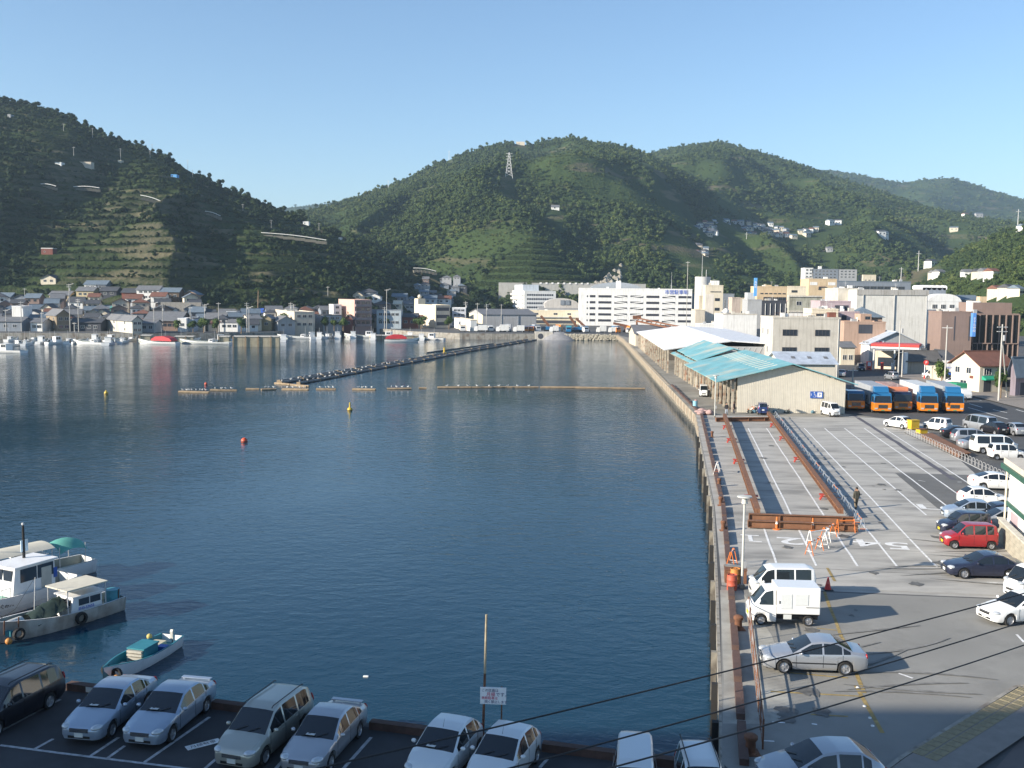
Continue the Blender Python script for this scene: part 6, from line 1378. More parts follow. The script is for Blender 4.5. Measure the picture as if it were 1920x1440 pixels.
# finger piers
pier_m = M('pier_concrete', (.42, .37, .26), .9, var=.25, scale=.8, streak=.5)
for (pl, pr, yt, yb, lab) in [(437, 524, 632, 650, 'long concrete pier with timber posts, nearest to the harbour middle'), (410, 430, 632, 645, 'short concrete pier between white boat and long pier'), (326, 362, 632, 642, 'concrete pier right of the red tarpaulin boat'), (695, 800, 630, 637, 'low floating pier in front of the pink apartments'), (262, 282, 630, 640, 'dark sunken slipway left of the red tarpaulin boat')]:
    a, b2_ = G(pl, yb, WATER_Z), G(pr, yb, WATER_Z); top = W(pl, yt, a.y).z - WATER_Z
    t = thing('pier', lab, 'pier', a, math.atan2(b2_.y - a.y, b2_.x - a.x)); w_ = (b2_ - a).length
    n_ = max(2, int(w_ / 2.5))
    MB().box(0, w_, .15, 7, -1, top).build('pier_body', pier_m, t)
    for k in range(n_): MB().box(k*w_/n_ + .04, (k+1)*w_/n_ - .04, 0, .2, -1, top - .12).build('facing_panel', pier_m, t)
    MB().box(-.1, w_ + .1, -.15, 7.1, top, top + .2).build('coping', CONC, t)
    for k in range(int(w_ / 4) + 1): MB().cyl((k*4, -.2, -2), (k*4, -.2, top + .3), .14, n=6).build('post', wood_b, t)
# --- large boats at the lower left
# 1: boat with dark green tarpaulin, seen along its right side
def line_boat(a, b2_):
    a, b2_ = G(*a, WATER_Z), G(*b2_, WATER_Z); d = b2_ - a
    return (a + b2_) / 2, d.length, math.atan2(d.y, d.x)
c, L_, an = line_boat((22, 1208), (236, 1143))
t = thing('fishing_boat', 'grimy white fishing boat with dark green tarpaulin and flat canopy, nearest of the left group', 'boat', c + Vector((-.8, .15, 0)), an + math.pi)
hull(t, L_ + .4, 2.3, .75, hull_d, sheer=.55, trim=hullw)
cabin(t, -2.3, -.2, 1.5, .4, 1.55); MB().box(-2.5, 0.1, -1.0, 1.0, 2.05, 2.12).build('canopy', canvas_w, t)
for x in (-2.4, 0):
    for y in (-.9, .9): MB().cyl((x, y, .6), (x, y, 2.05), .035, n=5).build('canopy_post', frame_w, t)
tp_ = MB(); nt_ = 8
tp_.rings([[(-.1 + 1.9*i/nt_, -.95 + 1.9*j/6, 1.65 - .5*abs(j-3)/3 - .55*(i/nt_)**1.5 - .12*math.sin(i*1.7)*math.sin(j*2.1)) for j in range(7)] for i in range(nt_+1)], closed=False).build('tarpaulin', tarp_g, t, smooth=4)
MB().cyl((2.1, -.2, .75), (3.1, .0, .75), .3, .3, 12).build('rolled_mat', M('roll_grey', (.5, .52, .5), .7), t, smooth=.8)
for k, x in enumerate((-3.2, 2.2, 1.1)): MB().box(x-.28, x+.28, .05, .6, .4, .85).build('crate', M('crate_teal', (.05, .25, .3), .6), t)
MB().cyl((-3.3, .3, .4), (-3.3, .3, 1.3), .42, .4, 12).build('tank', M('tank_teal', (.08, .30, .36), .5), t, smooth=.8)
MB().lathe([(.22, -.1), (.34, -.1), (.36, 0), (.34, .1), (.22, .1), (.22, -.1)], 14, 'y').build('tyre_fender', tyre_m, t, (-.6, 1.22, .45)); MB().lathe([(.2, -.1), (.32, -.1), (.34, 0), (.32, .1), (.2, .1), (.2, -.1)], 14, 'y').build('tyre_fender', tyre_m, t, (3.0, 1.05, .55)); MB().ball((3.55, 1.0, .3), .18, 10, 8).build('orange_fender', M('fender_orange', (.5, .22, .05), .6), t, smooth=4)
MB().cyl((1.2, -.4, .5), (1.0, -.5, 2.9), .03, .02, 6).build('mast', frame_w, t)
for k in range(9): MB().cbox((0, 0, 0), (rnd.uniform(.2, .5), rnd.uniform(.2, .4), rnd.uniform(.15, .4))).build('deck_gear', [M('gear_dark', (.05, .06, .06), .8), MATS['crate_teal'], wood_b, MATS['roll_grey'], rust][k % 5], t, (rnd.choice([-3.6, -2.9, 1.6, 2.4, 3.2]) + rnd.uniform(-.3, .3), rnd.uniform(-.6, .6), .55), rnd.uniform(0, 3))
for x in (-3.4, 2.8, 3.6): MB().cyl((x, .7, .6), (x, .75, 1.35), .035, n=5).build('rail_post', rust, t)
MB().tube([(1.05, -.5, 2.85), (2.4, -.2, 1.5), (3.9, 0, 1.1)], .012, 4).build('stay_rope', wood_b, t); MB().tube([(L_/2 + .1, 0, 1.1), (L_/2 + 1.6, -.9, .2), (L_/2 + 3.2, -1.6, -.1)], .02, 5).build('mooring_rope', M('rope_pale', (.35, .32, .24), .9), t)
lettering('EH3-57652', .22, MATS['letter_blue'], t, (-1.25, .765, .85), rot=(R(90), 0, math.pi), name='registration')
# 2: white wheelhouse boat moored behind it
c, L_, an = line_boat((-95, 1190), (130, 1118))
t = thing('fishing_boat', 'white boat with square wheelhouse and black mast, cut by the left edge', 'boat', c + Vector((-.8, 1.0, 0)), an + math.pi)
hull(t, L_ + 1.0, 2.6, .95, hullw, sheer=.5, trim=hullw)
cb = cabin(t, -2.6, .4, 1.9, .5, 2.55); MB().box(-2.3, -1.6, -.01, .01, .7, 2.2).build('cabin_door', M('door_beige', (.5, .48, .42), .6), cb, (0, .975, 0)); MB().box(-3.0, -2.75, -.012, .012, 1.2, 1.8).build('blue_notice', sblue, cb, (.3, .98, .2))
MB().cyl((-1.6, -.5, 2.6), (-1.6, -.5, 4.6), .09, .07, 8).build('mast', black_trim, t); MB().ball((-1.6, -.5, 4.68), .09, 8, 6).build('masthead_lamp', frame_w, t); MB().box(-1.9, -1.4, -.52, -.48, 3.0, 3.7).build('flag', M('flag_pale', (.55, .68, .75), .8), t)
for k in range(4): MB().box(.6+k*.55, 1.0+k*.55, .2, .75, .45, 1.0).build('fish_crate', M('crate_green', (.25, .5, .38), .6, var=.2), t)
rail = MB()
for k in range(7): rail.cyl((.5 + k*.55, .95, .9), (.5 + k*.55, .95, 1.5), .025, n=5)
rail.cyl((.5, .95, 1.5), (3.8, .95, 1.5), .025, n=5).build('hand_rail', frame_w, t)
lettering('めぐみ丸', .3, ink, t, (1.1, 1.19, .62), rot=(R(80), 0, math.pi), name='boat_name')
# 3: canopy boat at the back
c, L_, an = line_boat((-40, 1135), (165, 1085))
t = thing('fishing_boat', 'boat with cream awning and teal canvas arch behind the wheelhouse boat', 'boat', c + Vector((-1.1, 1.7, 0)), an + math.pi)
hull(t, L_ + 1, 2.4, .8, hullw, sheer=.5)
cabin(t, -.6, 1.2, 1.6, .5, 1.9)
aw = MB().rings([[(-1.0 + 3.6*i/6, -1.2 + 2.4*j/6, 2.55 - .25*((j-3)/3)**2) for j in range(7)] for i in range(7)], closed=False).build('awning', canvas_w, t, smooth=4)
MB().rings([[(-3.3 + 1.9*i/6, -1.1 + 2.2*j/8, 2.5 - .5*((j-4)/4)**2 - .25*((i-3)/3)**2) for j in range(9)] for i in range(7)], closed=False).build('canvas_arch', canvas_t, t, smooth=4)
for x in (-3.2, -1.4, -.9, 2.5):
    for y in (-1.0, 1.0): MB().cyl((x, y, .6), (x, y, 2.2), .03, n=5).build('awning_post', frame_w, t)
MB().cyl((2.7, 0, 1.0), (2.7, 0, 3.4), .04, n=6).build('mast', frame_w, t); MB().ball((2.7, 0, 3.5), .12, 8, 6).build('masthead_lamp', frame_w, t)
# 4: small teal skiff
c, L_, an = line_boat((222, 1272), (338, 1205))
t = thing('skiff', 'small open teal and white skiff with outboard and crates', 'boat', c + Vector((-.3, -.45, 0)), an + math.pi)
hull(t, L_ + .1, 1.75, .5, hullw, sheer=.35, inner=hull_t, trim=hull_t, rake=.5, deckz=.15)
cr_m = M('crate_slats', (.42, .40, .34), .8, var=.25)
bxx = MB().box(-.75, .45, -.45, .45, .15, .85).build('teal_box', hull_t, t); MB().box(-.8, .5, -.5, .5, .85, .92).build('box_lid', hull_t, bxx)
for k in range(4): MB().box(.46, .62, -.42, .42, .2 + k*.17, .31 + k*.17).build('wire_trap', cr_m, t)
MB().box(-2.0, -1.2, -.6, .1, .15, .5).build('cool_box', M('cool_box', (.5, .46, .33), .7), t); MB().box(1.0, 1.6, -.4, .3, .15, .38).build('slatted_board', cr_m, t)
MB().prism([(-.12, -.3), (.12, -.3), (.16, .5), (.05, .68), (-.16, .6)], -.13, .13).build('outboard_motor', M('motor_grey', (.5, .5, .46), .5), t, (-L_/2 - .05, .0, .5)).scale = (.55, .6, .55); MB().cyl((-L_/2-.1, 0, -.3), (-L_/2-.1, 0, .5), .06, n=6).build('motor_leg', black_trim, t)
MB().ball((L_/2+.15, .55, .3), .17, 10, 8).build('orange_float', MATS['fender_orange'], t, smooth=4); MB().ball((-1.9, -.85, .65), .15, 10, 8).build('yellow_float', M('float_yellow', (.5, .4, .12), .6), t, smooth=4)
for k in (0, 1): MB().lathe([(.16, -.08), (.27, -.08), (.28, .08), (.16, .08), (.16, -.08)], 12, 'x').build('tyre_fender', tyre_m, t, (L_/2 - .35 + k*.25, -.35 + k*.75, .42))
MB().box(-1.35, -.95, .2, .7, .2, .55).build('net_basket', sblue, t)
# ---------------------------------------------------------------- things on the quay
# steel girders laid out as a frame on red stools
gird = M('girder_rust', (.20, .095, .05), .8, var=.25, scale=1.5, bump=.2); stool_m = M('stool_red', (.42, .05, .035), .6, var=.15)
def girder(label, a, b, z, h=.42, wf=.42, lit=False, cat='girder'):
    a, b = Vector((a[0], a[1], 0)), Vector((b[0], b[1], 0)); L_ = (b - a).length
    t = thing('steel_girder', label, cat, (a.x, a.y, z), heading(a, b), 'steel girders laid out as a frame')
    MB().box(0, L_, -wf/2, wf/2, h - .04, h).build('top_flange', gird, t); MB().box(0, L_, -wf/2, wf/2, 0, .04).build('bottom_flange', gird, t); MB().box(0, L_, -.02, .02, .04, h - .04).build('web', gird, t)
    for k in range(int(L_ / 2.2) + 1):
        for sd in (1, -1): MB().box(k*2.2 - .01, k*2.2 + .01, min(.03*sd, wf*.45*sd), max(.03*sd, wf*.45*sd), .05, h - .05).build('stiffener', gird, t)
    return t
gl0, gl1 = G(1420, 976), G(1358, 788); gr0, gr1 = G(1576, 975), G(1440, 784)
girder('long rusty girder on red stools nearest the quay edge', gl0, gl1, .47)
girder('long rusty girder on red stools farther from the quay edge', gr0, gr1, .47)
girder('rusty girder closing the near end of the frame', G(1402, 990), G(1608, 998), .08, .5, .4)
girder('second rusty girder lying behind the near one', G(1404, 978), G(1600, 985), .12, .5, .35)
girder('rusty girder closing the far end of the frame', G(1342, 791), G(1447, 790), .06, .5, .4)
sg = 0
for nm, (p0, p1) in (('quay-side', (gl0, gl1)), ('inland', (gr0, gr1))):
    for i, k in enumerate((.12, .42, .66, .85)):
        p = p0.lerp(p1, k)
        t = thing('stool', 'red steel stool under the %s girder, %s from the near end' % (nm, nth(i + 1)), 'stool', (p.x, p.y, 0), rnd.uniform(-.1, .1) - .17, 'red stools under the girders')
        MB().box(-.55, .55, -.3, .3, .40, .47).build('top_plate', stool_m, t)
        for sx_ in (-1, 1):
            for sy in (-1, 1): MB().bar((sx_*.5, sy*.25, 0), (sx_*.3, sy*.2, .42), .09).build('leg', stool_m, t)
        MB().box(-.5, .5, -.03, .03, .2, .28).build('brace', stool_m, t)
# barricades: orange and white A-frames with a bar
or_m = M('barricade_orange', (.6, .16, .03), .6, var=.15); wh_m = M('barricade_white', (.7, .7, .68), .6, var=.1); steel = M('galvanised_tube', (.33, .36, .4), .45, metal=.4, var=.15)
def barricade(label, p, rz, w=1.5, h=.85, mats=(or_m, wh_m), group='tube barricades'):
    t = thing('barricade', label, 'barricade', (p.x, p.y, .005), rz, group)
    for sd in (-1, 1):
        a = MB().tube([(sd*w/2, -.28, 0), (sd*w/2, -.04, h), (sd*w/2, .04, h), (sd*w/2, .28, 0)], .03, 6); a.build('leg_frame', mats[0], t)
        MB().cyl((sd*w/2, -.2, .25), (sd*w/2, .2, .25), .02, n=5).build('leg_tie', mats[1], t)
    n_ = 6
    for k in range(n_): MB().cyl((-w/2 + w*k/n_, 0, h - .08), (-w/2 + w*(k+1)/n_, 0, h - .08), .045, n=8).build('bar_band', mats[k % 2], t)
    return t
def along(p0, p1, n): return [p0.lerp(p1, i / (n - 1)) for i in range(n)]
bl0, bl1 = G(1612, 992), G(1455, 786)
for i, p in enumerate(along(bl0, bl1, 24)):
    barricade('grey tube barricade along the inland girder, %s from the near end' % nth(i + 1), p, heading(bl0, bl1) + rnd.uniform(-.05, .05), 2.1, .95, (steel, steel if i % 4 else or_m), 'grey tube barricades along the girder')
for i, (px, py, a) in enumerate([(1527, 1036, .9), (1535, 1018, .5), (1553, 1010, .9), (1548, 1022, 1.2)]):
    barricade(['orange barricade lying nearest in the jumble between bays', 'white barricade leaning in the jumble between bays', 'orange and white barricade at the far end of the jumble', 'barricade in the middle of the jumble'][i], G(px, py), a, 1.7, .9, (or_m if i % 2 == 0 else wh_m, wh_m), 'jumble of barricades between bays')
barricade('orange barricade at the corner of the girder frame', G(1585, 998), .1, 1.2, .9, (or_m, or_m)); barricade('orange barricade beside the quay box', G(1372, 1062), 1.2, 1.0, 1.0, (or_m, wh_m)); barricade('white barricade by the quay edge bollards', G(1344, 888), 1.3, 1.0, 1.0, (wh_m, or_m))
for i, (px, py) in enumerate([(1453, 990), (1520, 992)]):
    p = G(px, py); t = thing('post_cone', 'orange and white marker post leaning on the near girder, %s one' % ('left' if i == 0 else 'right'), 'post', (p.x, p.y - .45, 0)); MB().lathe([(.28, 0), (.28, .05), (.1, .08), (.06, .9), (0, .92)], 10).build('post', or_m, t, smooth=.8); MB().lathe([(.098, .4), (.085, .6)], 10).build('white_band', wh_m, t)
p = G(1552, 1106); t = thing('traffic_cone', 'red traffic cone with black base beside the white van', 'cone', (p.x, p.y, .005)); MB().lathe([(.19, .05), (.035, .72), (.0, .72)], 14).build('cone', M('cone_red', (.55, .03, .025), .5, var=.05), t, smooth=.8); bevel(MB().box(-.26, .26, -.26, .26, 0, .05).build('base', black_trim, t), .02); MB().lathe([(.125, .36), (.09, .5)], 14).build('band', M('cone_band', (.6, .1, .08), .5), t)
# lamp posts
def lamp_post(label, p, h):
    t = thing('lamp_post', label, 'lamp post', (p.x, p.y, 0))
    MB().cyl((0, 0, 0), (0, 0, h), .075, .06, 10).build('pole', M('pole_white', (.5, .5, .46), .6, var=.1), t, smooth=.8); MB().lathe([(0, h), (.18, h), (.14, h + .28), (.42, h + .36), (.4, h + .42), (0, h + .46)], 16).build('lamp_head', MATS['pole_white'], t, smooth=.7); MB().box(-.14, .14, -.14, .14, 0, .25).build('base', conc_wall, t); MB().box(.05, .2, -.08, .08, 1.2, 1.6).build('switch_box', GREY, t)
lamp_post('white lamp post with disc head at the near quay edge', G(1391, 1104), 4.9); lamp_post('thick white lamp post at the far end of the girder frame', G(1340, 783), 5.3)
# bollards and edge clutter
for i, (px, py, r_) in enumerate([(1384, 1180, .2), (1407, 1412, .2), (1356, 995, .16), (1351, 948, .15), (1348, 912, .15), (1335, 820, .15)]):
    p = G(px, py); t = thing('bollard', 'rusty mooring bollard on the quay edge, %s from the camera' % nth([2, 1, 3, 4, 5, 6][i]), 'bollard', (p.x, p.y, 0), 0, 'mooring bollards on the quay edge'); MB().lathe([(r_*1.3, 0), (r_*1.3, .05), (r_, .08), (r_*.9, .45), (r_*1.25, .55), (r_*1.25, .65), (r_*.8, .72), (0, .73)], 14).build('casting', rust, t, smooth=.7); MB().box(-r_*1.6, r_*1.6, -r_*1.6, r_*1.6, -.01, .03).build('base_plate', rust, t)
p = G(1383, 1092); t = thing('steel_box', 'open rust-brown steel container beside the near lamp post', 'container', (p.x - .1, p.y + .2, 0), -.17); t.scale = (.68, .68, .68)
for x0, x1, y0, y1 in ((-.9, .9, -.75, -.69), (-.9, .9, .69, .75), (-.9, -.84, -.69, .69), (.84, .9, -.69, .69)): MB().box(x0, x1, y0, y1, .05, 1.15).build('side', rust, t)
MB().box(-.84, .84, -.69, .69, .05, .1).build('floor', rust, t); MB().box(-.95, .95, -.8, .8, 1.15, 1.2).build('rim', rust, t); MB().box(-.9, .9, .2, .8, 1.2, 1.26).build('lid', M('lid_grey', (.22, .22, .21), .8), t)
for i, (px, py, m_, lab) in enumerate([(1372, 1106, M('drum_red', (.45, .09, .05), .6, var=.2), 'red steel drum in front of the steel container'), (1378, 1094, M('drum_orange', (.5, .2, .04), .6), 'orange drum between steel container and red drum')]):
    p = G(px, py); t = thing('drum', lab, 'drum', (p.x, p.y, 0)); MB().lathe([(0, 0), (.28, 0), (.29, .28), (.3, .3), (.29, .32), (.29, .58), (.3, .6), (.29, .62), (.28, .88), (.26, .88), (.26, .84), (0, .84)], 16).build('body', m_, t, smooth=.6); MB().cyl((.1, .1, .84), (.1, .1, .87), .04, n=8).build('bung', black_trim, t)
# rusty mesh fence along the yard edge
fa, fb = G(1403, 1160), G(1430, 1405); fl = (fb - fa).length; fence = thing('mesh_fence', 'rusty pipe and wire fence along the yard side of the quay', 'fence', (fa.x, fa.y, 0), heading(fa, fb))
nf = 9
for k in range(nf + 1): MB().cyl((fl*k/nf, 0, 0), (fl*k/nf, 0, 1.15), .035, n=6).build('post', rust, fence)
for z in (.15, .62, 1.12):
    for k in range(nf): MB().cyl((fl*k/nf, 0, z), (fl*(k+1)/nf, 0, z), .025, n=5).build('rail', rust, fence)
for k in range(nf):
    for j in range(1, 5): MB().cyl((fl*(k + j/5)/nf, 0, .15), (fl*(k + j/5)/nf, 0, 1.12), .008, n=4).build('wire', steel, fence)
for k in (1, 3, 5, 7): MB().box(fl*k/nf, fl*k/nf + .9, -.02, .02, .7, 1.05).build('notice_board', M('notice_worn', (.3, .3, .3), .8), fence)
# white pipe fence with loops behind the bays
wa, wb = G(1697, 812), G(1893, 905); wl_ = (wb - wa).length; wf_ = thing('pipe_fence', 'white looped pipe fence between the bays and the car row', 'fence', (wa.x, wa.y, 0), heading(wa, wb))
nh = 34; hoop = MB().tube([(0, 0, 0), (0, 0, .62), (.12, 0, .75), (wl_/nh*.75 - .12, 0, .75), (wl_/nh*.75, 0, .62), (wl_/nh*.75, 0, 0)], .02, 6).tube([(0, 0, .4), (wl_/nh*.75, 0, .4)], .016, 6).mesh('hoop', M('hoop_grey', (.42, .42, .42), .5, var=.1))
for k in range(nh): put('hoop', hoop, wf_, (wl_*k/nh, 0, 0))
MB().box(-.2, wl_, -.1, .1, 0, .06).build('base_kerb', asph_patch, wf_)
ha, hb = G(1740, 820), G(1808, 858)
for i in range(4):
    off = Vector((.45, .3, 0)) * (i - 1.5)
    girder('rusty H-pile stacked along the white pipe fence, %s from the bays' % nth(i + 1), ha + off + Vector((rnd.uniform(-1, 1)*.3, 0, 0)), hb + off, .1, .35, .4, cat='steel pile')
for i, (px, py, w_) in enumerate([(1712, 806, 1.2), (1728, 814, 1.1)]):
    p = G(px, py); t = thing('yellow_bin', 'yellow metal bin %s the rusty piles' % ('behind' if i == 0 else 'in front of'), 'bin', (p.x, p.y, 0), .3); bevel(MB().box(-w_/2, w_/2, -.4, .4, .1, 1.2 if i == 0 else .6).build('bin_body', M('bin_yellow', (.6, .38, .02), .6, var=.15), t), .03); MB().box(-w_/2 - .05, w_/2 + .05, -.45, .45, 1.2 if i == 0 else .6, 1.26 if i == 0 else .66).build('bin_lid', rust if i else MATS['bin_yellow'], t)
    for sx_ in (-1, 1): MB().box(sx_*w_*.4 - .05, sx_*w_*.4 + .05, -.35, .35, 0, .1).build('skid', black_trim, t)
# bric-a-brac in front of the shed wall
scrap = [('handcart', (1583, 773), rust), ]
for i in range(9):
    px = 1405 + i * 3.6 if i < 5 else 1450 + (i - 5) * 24
    p = G(px, 774 - (i % 2)); p.y -= .4; t = thing('scrap_heap', 'bundle of scrap and nets against the shed wall, %s from left' % nth(i + 1), 'scrap', (p.x, p.y, 0), rnd.uniform(0, 3), 'scrap along the shed wall')
    for k in range(5): MB().bar((rnd.uniform(-.7, .7), rnd.uniform(-.3, .3), rnd.uniform(.02, .3)), (rnd.uniform(-.7, .7), rnd.uniform(-.3, .3), rnd.uniform(.3, .9)), .07).build('scrap_bar', [rust, steel, or_m, WHITE, black_trim][k], t)
    MB().ball((0, 0, .2), (.5, .35, .3), 9, 6).build('net_bundle', M('net_%d' % (i % 3), [(.12, .13, .11), (.3, .2, .14), (.1, .2, .25)][i % 3], .9, var=.3), t)
for i in range(20):
    p = G(1462 + i * 4.6, 771); t = thing('planter_block', 'red and white marker block along the shed foot, %s from left' % nth(i + 1), 'marker block', (p.x, p.y - .2, 0), -.03, 'marker blocks along the shed foot'); MB().box(-.14, .14, -.1, .1, 0, .4).build('block', M('mark_red', (.4, .12, .09), .7, var=.3) if i % 2 else WHITE, t); MB().box(-.15, .15, -.11, .11, .4, .44).build('cap', WHITE, t)
p = G(1310, 776); t = thing('net_heap', 'heap of pinkish fishing nets on the quay edge', 'nets', (p.x + .6, p.y, 0))
q_ = random.Random(9)
for k in range(9): MB().ball((q_.uniform(-.9, .9), q_.uniform(-1.2, 1.2), q_.uniform(.15, .5)), (q_.uniform(.4, .7), q_.uniform(.4, .7), q_.uniform(.2, .4)), 9, 6).build('net_fold', M('net_pink', (.38, .26, .24), .95, var=.35, scale=5, bump=.6), t, smooth=4)
p = G(1297, 764); t = thing('blue_bin', 'pale blue drum standing at the quay edge beside the nets', 'drum', (p.x + .5, p.y, 0)); MB().lathe([(0, 0), (.33, 0), (.36, .9), (.38, .92), (.38, .97), (.3, .97), (.3, .9), (0, .9)], 14).build('body', M('drum_sky', (.25, .5, .62), .5), t, smooth=.6); MB().ball((.1, .1, 1.0), (.25, .2, .18), 8, 6).build('contents', MATS['net_pink'], t)
# people
def person(label, p, rz, H_, top, legs, hairc=(.015, .012, .01), stride=.12, arm=.1, jacket_hem=.5):
    t = thing('person', label, 'person', (p.x, p.y, .01), rz)
    s = H_ / 1.72
    J = {'pel': (0, 0, .93), 'wai': (0, .01, 1.08), 'che': (0, .0, 1.30), 'nec': (0, .01, 1.47), 'hed': (0, .03, 1.60), 'top': (0, .02, 1.69),
         'sl': (.17, 0, 1.40), 'el': (.25, -.02, 1.13), 'wl': (.24, .08 + arm, .90), 'hl': (.235, .12 + arm, .82), 'sr': (-.17, 0, 1.40), 'er': (-.25, -.03, 1.13), 'wr': (-.25, .02 - arm*.3, .90), 'hr': (-.245, .05, .81),
         'jl': (.09, 0, .88), 'kl': (.10, .03 + stride*.5, .50), 'al': (.10, stride, .09), 'tl': (.11, .15 + stride, .04), 'jr': (-.09, 0, .88), 'kr': (-.10, .02, .50), 'ar': (-.10, -stride, .10), 'tr': (-.11, .13 - stride, .04)}
    rad = {'pel': .15, 'wai': .145, 'che': .16, 'nec': .06, 'hed': .10, 'top': .07, 'sl': .085, 'el': .06, 'wl': .045, 'hl': .045, 'sr': .085, 'er': .06, 'wr': .045, 'hr': .045, 'jl': .105, 'kl': .075, 'al': .06, 'tl': .05, 'jr': .105, 'kr': .075, 'ar': .06, 'tr': .05}
    E_ = [('pel', 'wai'), ('wai', 'che'), ('che', 'nec'), ('nec', 'hed'), ('hed', 'top'), ('che', 'sl'), ('sl', 'el'), ('el', 'wl'), ('wl', 'hl'), ('che', 'sr'), ('sr', 'er'), ('er', 'wr'), ('wr', 'hr'), ('pel', 'jl'), ('jl', 'kl'), ('kl', 'al'), ('al', 'tl'), ('pel', 'jr'), ('jr', 'kr'), ('kr', 'ar'), ('ar', 'tr')]
    ks = list(J); me = bpy.data.meshes.new('body'); me.from_pydata([tuple(c * s for c in J[k]) for k in ks], [(ks.index(a), ks.index(b)) for a, b in E_], [])
    o = bpy.data.objects.new('body', me); COL.objects.link(o)
    o.modifiers.new('skin', 'SKIN'); o.modifiers.new('sub', 'SUBSURF').levels = 2
    for i, k in enumerate(ks):
        v = me.skin_vertices[0].data[i]; v.radius = (rad[k] * s, rad[k] * s * (.75 if k in ('pel', 'wai', 'che') else 1)); v.use_root = k == 'pel'
    bpy.context.view_layer.update()
    m2 = bpy.data.meshes.new_from_object(o.evaluated_get(bpy.context.evaluated_depsgraph_get())); bpy.data.objects.remove(o)
    skin = M('skin', (.42, .25, .17), .6, var=.05); shoe = M('shoe_dark', (.03, .025, .02), .6, var=0)
    for m_ in (skin, top, legs, shoe): m2.materials.append(m_)
    for f in m2.polygons:
        c = f.center / s
        f.material_index = 0 if c.z > 1.45 or (abs(c.x) > .17 and c.z < .88 and c.z > .7) else (1 if c.z > .9 else (2 if c.z > .11 else 3))
    m2.shade_smooth(); b_ = put('body', m2, t)
    hair = MB().ball((0, .0 * s, 1.66 * s), (.105 * s, .115 * s, .09 * s), 12, 8).build('hair', M('hair_black', hairc, .7, var=.1), t, smooth=4)
    MB().prism([(-.17*s, .82*s), (.17*s, .82*s), (.2*s, 1.38*s), (-.2*s, 1.38*s)], -.12*s, .12*s).build('jacket', top, t); bevel(t.children[-1], .05*s, 3)
    MB().ball((0, .125*s, 1.585*s), (.015*s, .025*s, .02*s), 6, 4).build('nose', skin, t)
    return t
p = G(1605, 955); person('person in drab jacket and camouflage trousers walking away across the bays', p, R(10), 1.72, M('jacket_drab', (.07, .065, .05), .9, var=.2), M('trousers_camo', (.16, .13, .09), .9, var=.6, scale=9))
p = G(1362, 778); person('person in black top and pale trousers by the shed corner', p, R(160), 1.68, M('top_black', (.015, .015, .02), .9), M('trousers_pale', (.32, .36, .42), .9))
p = G(1376, 776); person('person in dark clothes beside the one in pale trousers', p, R(60), 1.70, M('top_maroon', (.04, .025, .03), .9), M('trousers_dark', (.03, .03, .045), .9))
# sign board on its pole in the near car park
p = G(905, 1396); t = thing('sign_board', 'white Japanese parking notice board on a tall rusty pole', 'sign', (p.x, p.y, 0), R(-4))
hp = W(907, 1152, p.y).z; zb0, zb1 = W(920, 1318, p.y).z, W(920, 1287, p.y).z
MB().cyl((0, 0, 0), (.06, 0, hp*.55), .05, .045, 8).build('pole', rust, t); MB().cyl((.06, 0, hp*.55), (.1, 0, hp), .045, .04, 8).build('upper_pole', M('pole_bamboo', (.36, .30, .2), .8, var=.4, scale=3), t); MB().cyl((.68, .05, 0), (.68, .05, zb1), .03, .03, 6).build('second_post', rust, t)
bd = MB().box(-.1, .85, -.09, -.05, zb0, zb1).build('board', swhite, t); hb_ = zb1 - zb0; redl = M('letter_red', (.55, .03, .1), .6, var=0); inkb = M('letter_navy', (.03, .03, .12), .6, var=0)
for s_, x, z, sz, m_ in [('この区画は', -.05, .82, .125, inkb), ('月極', .13, .58, .165, redl), ('です。', .47, .58, .165, inkb), ('無断駐車は', -.05, .36, .12, redl), ('固く禁止します。', .06, .14, .12, inkb)]: lettering(s_, sz, m_, bd, (x, -.097, zb0 + hb_*z), align='LEFT', depth=.002)
# floating booms, pontoons, buoys and gulls
log_m = M('boom_timber', (.28, .21, .13), .85, var=.35, scale=1.2); pont = M('pontoon_grey', (.2, .2, .19), .8, var=.3); gullw = M('gull_white', (.75, .75, .73), .8, var=.05); gullg = M('gull_grey', (.3, .31, .33), .8)
booms = [((334, 736), (391, 737)), ((393, 733), (444, 733)), ((460, 731), (486, 731)), ((490, 732), (518, 731)), ((528, 731), (578, 732)), ((592, 731), (630, 731)), ((660, 731), (704, 732)), ((725, 730), (772, 730)), ((785, 729), (800, 729)), ((820, 728), (1010, 727)), ((1012, 727), (1210, 730)), ((515, 719), (575, 726))]
for i, (a, b2_) in enumerate(booms):
    a, b2_ = G(*a, WATER_Z), G(*b2_, WATER_Z); L_ = (b2_ - a).length
    t = thing('floating_boom', 'floating timber boom across the harbour, %s from left' % nth(i + 1) if i < 11 else 'floating timber boom at the tip of the pontoon line', 'boom', a, heading(a, b2_), 'floating timber booms')
    nl = max(1, round(L_ / 6))
    for k in range(nl):
        for j in (0, 1): MB().cyl((L_*k/nl + .05, j*.5, rnd.uniform(.06, .16)), (L_*(k+1)/nl - .05, j*.5 + rnd.uniform(-.1, .1), rnd.uniform(.06, .16)), .19, .17, 8).build('log', log_m, t, smooth=.8)
gull_body = MB().ball((0, 0, .2), (.22, .1, .11), 8, 6).ball((.2, 0, .33), (.075, .065, .07), 6, 5).add([(-.18, -.07, .22), (-.42, -.03, .2), (-.42, .03, .2), (-.18, .07, .22)], [(0, 1, 2, 3)]).mesh('gull', gullw, smooth=4)
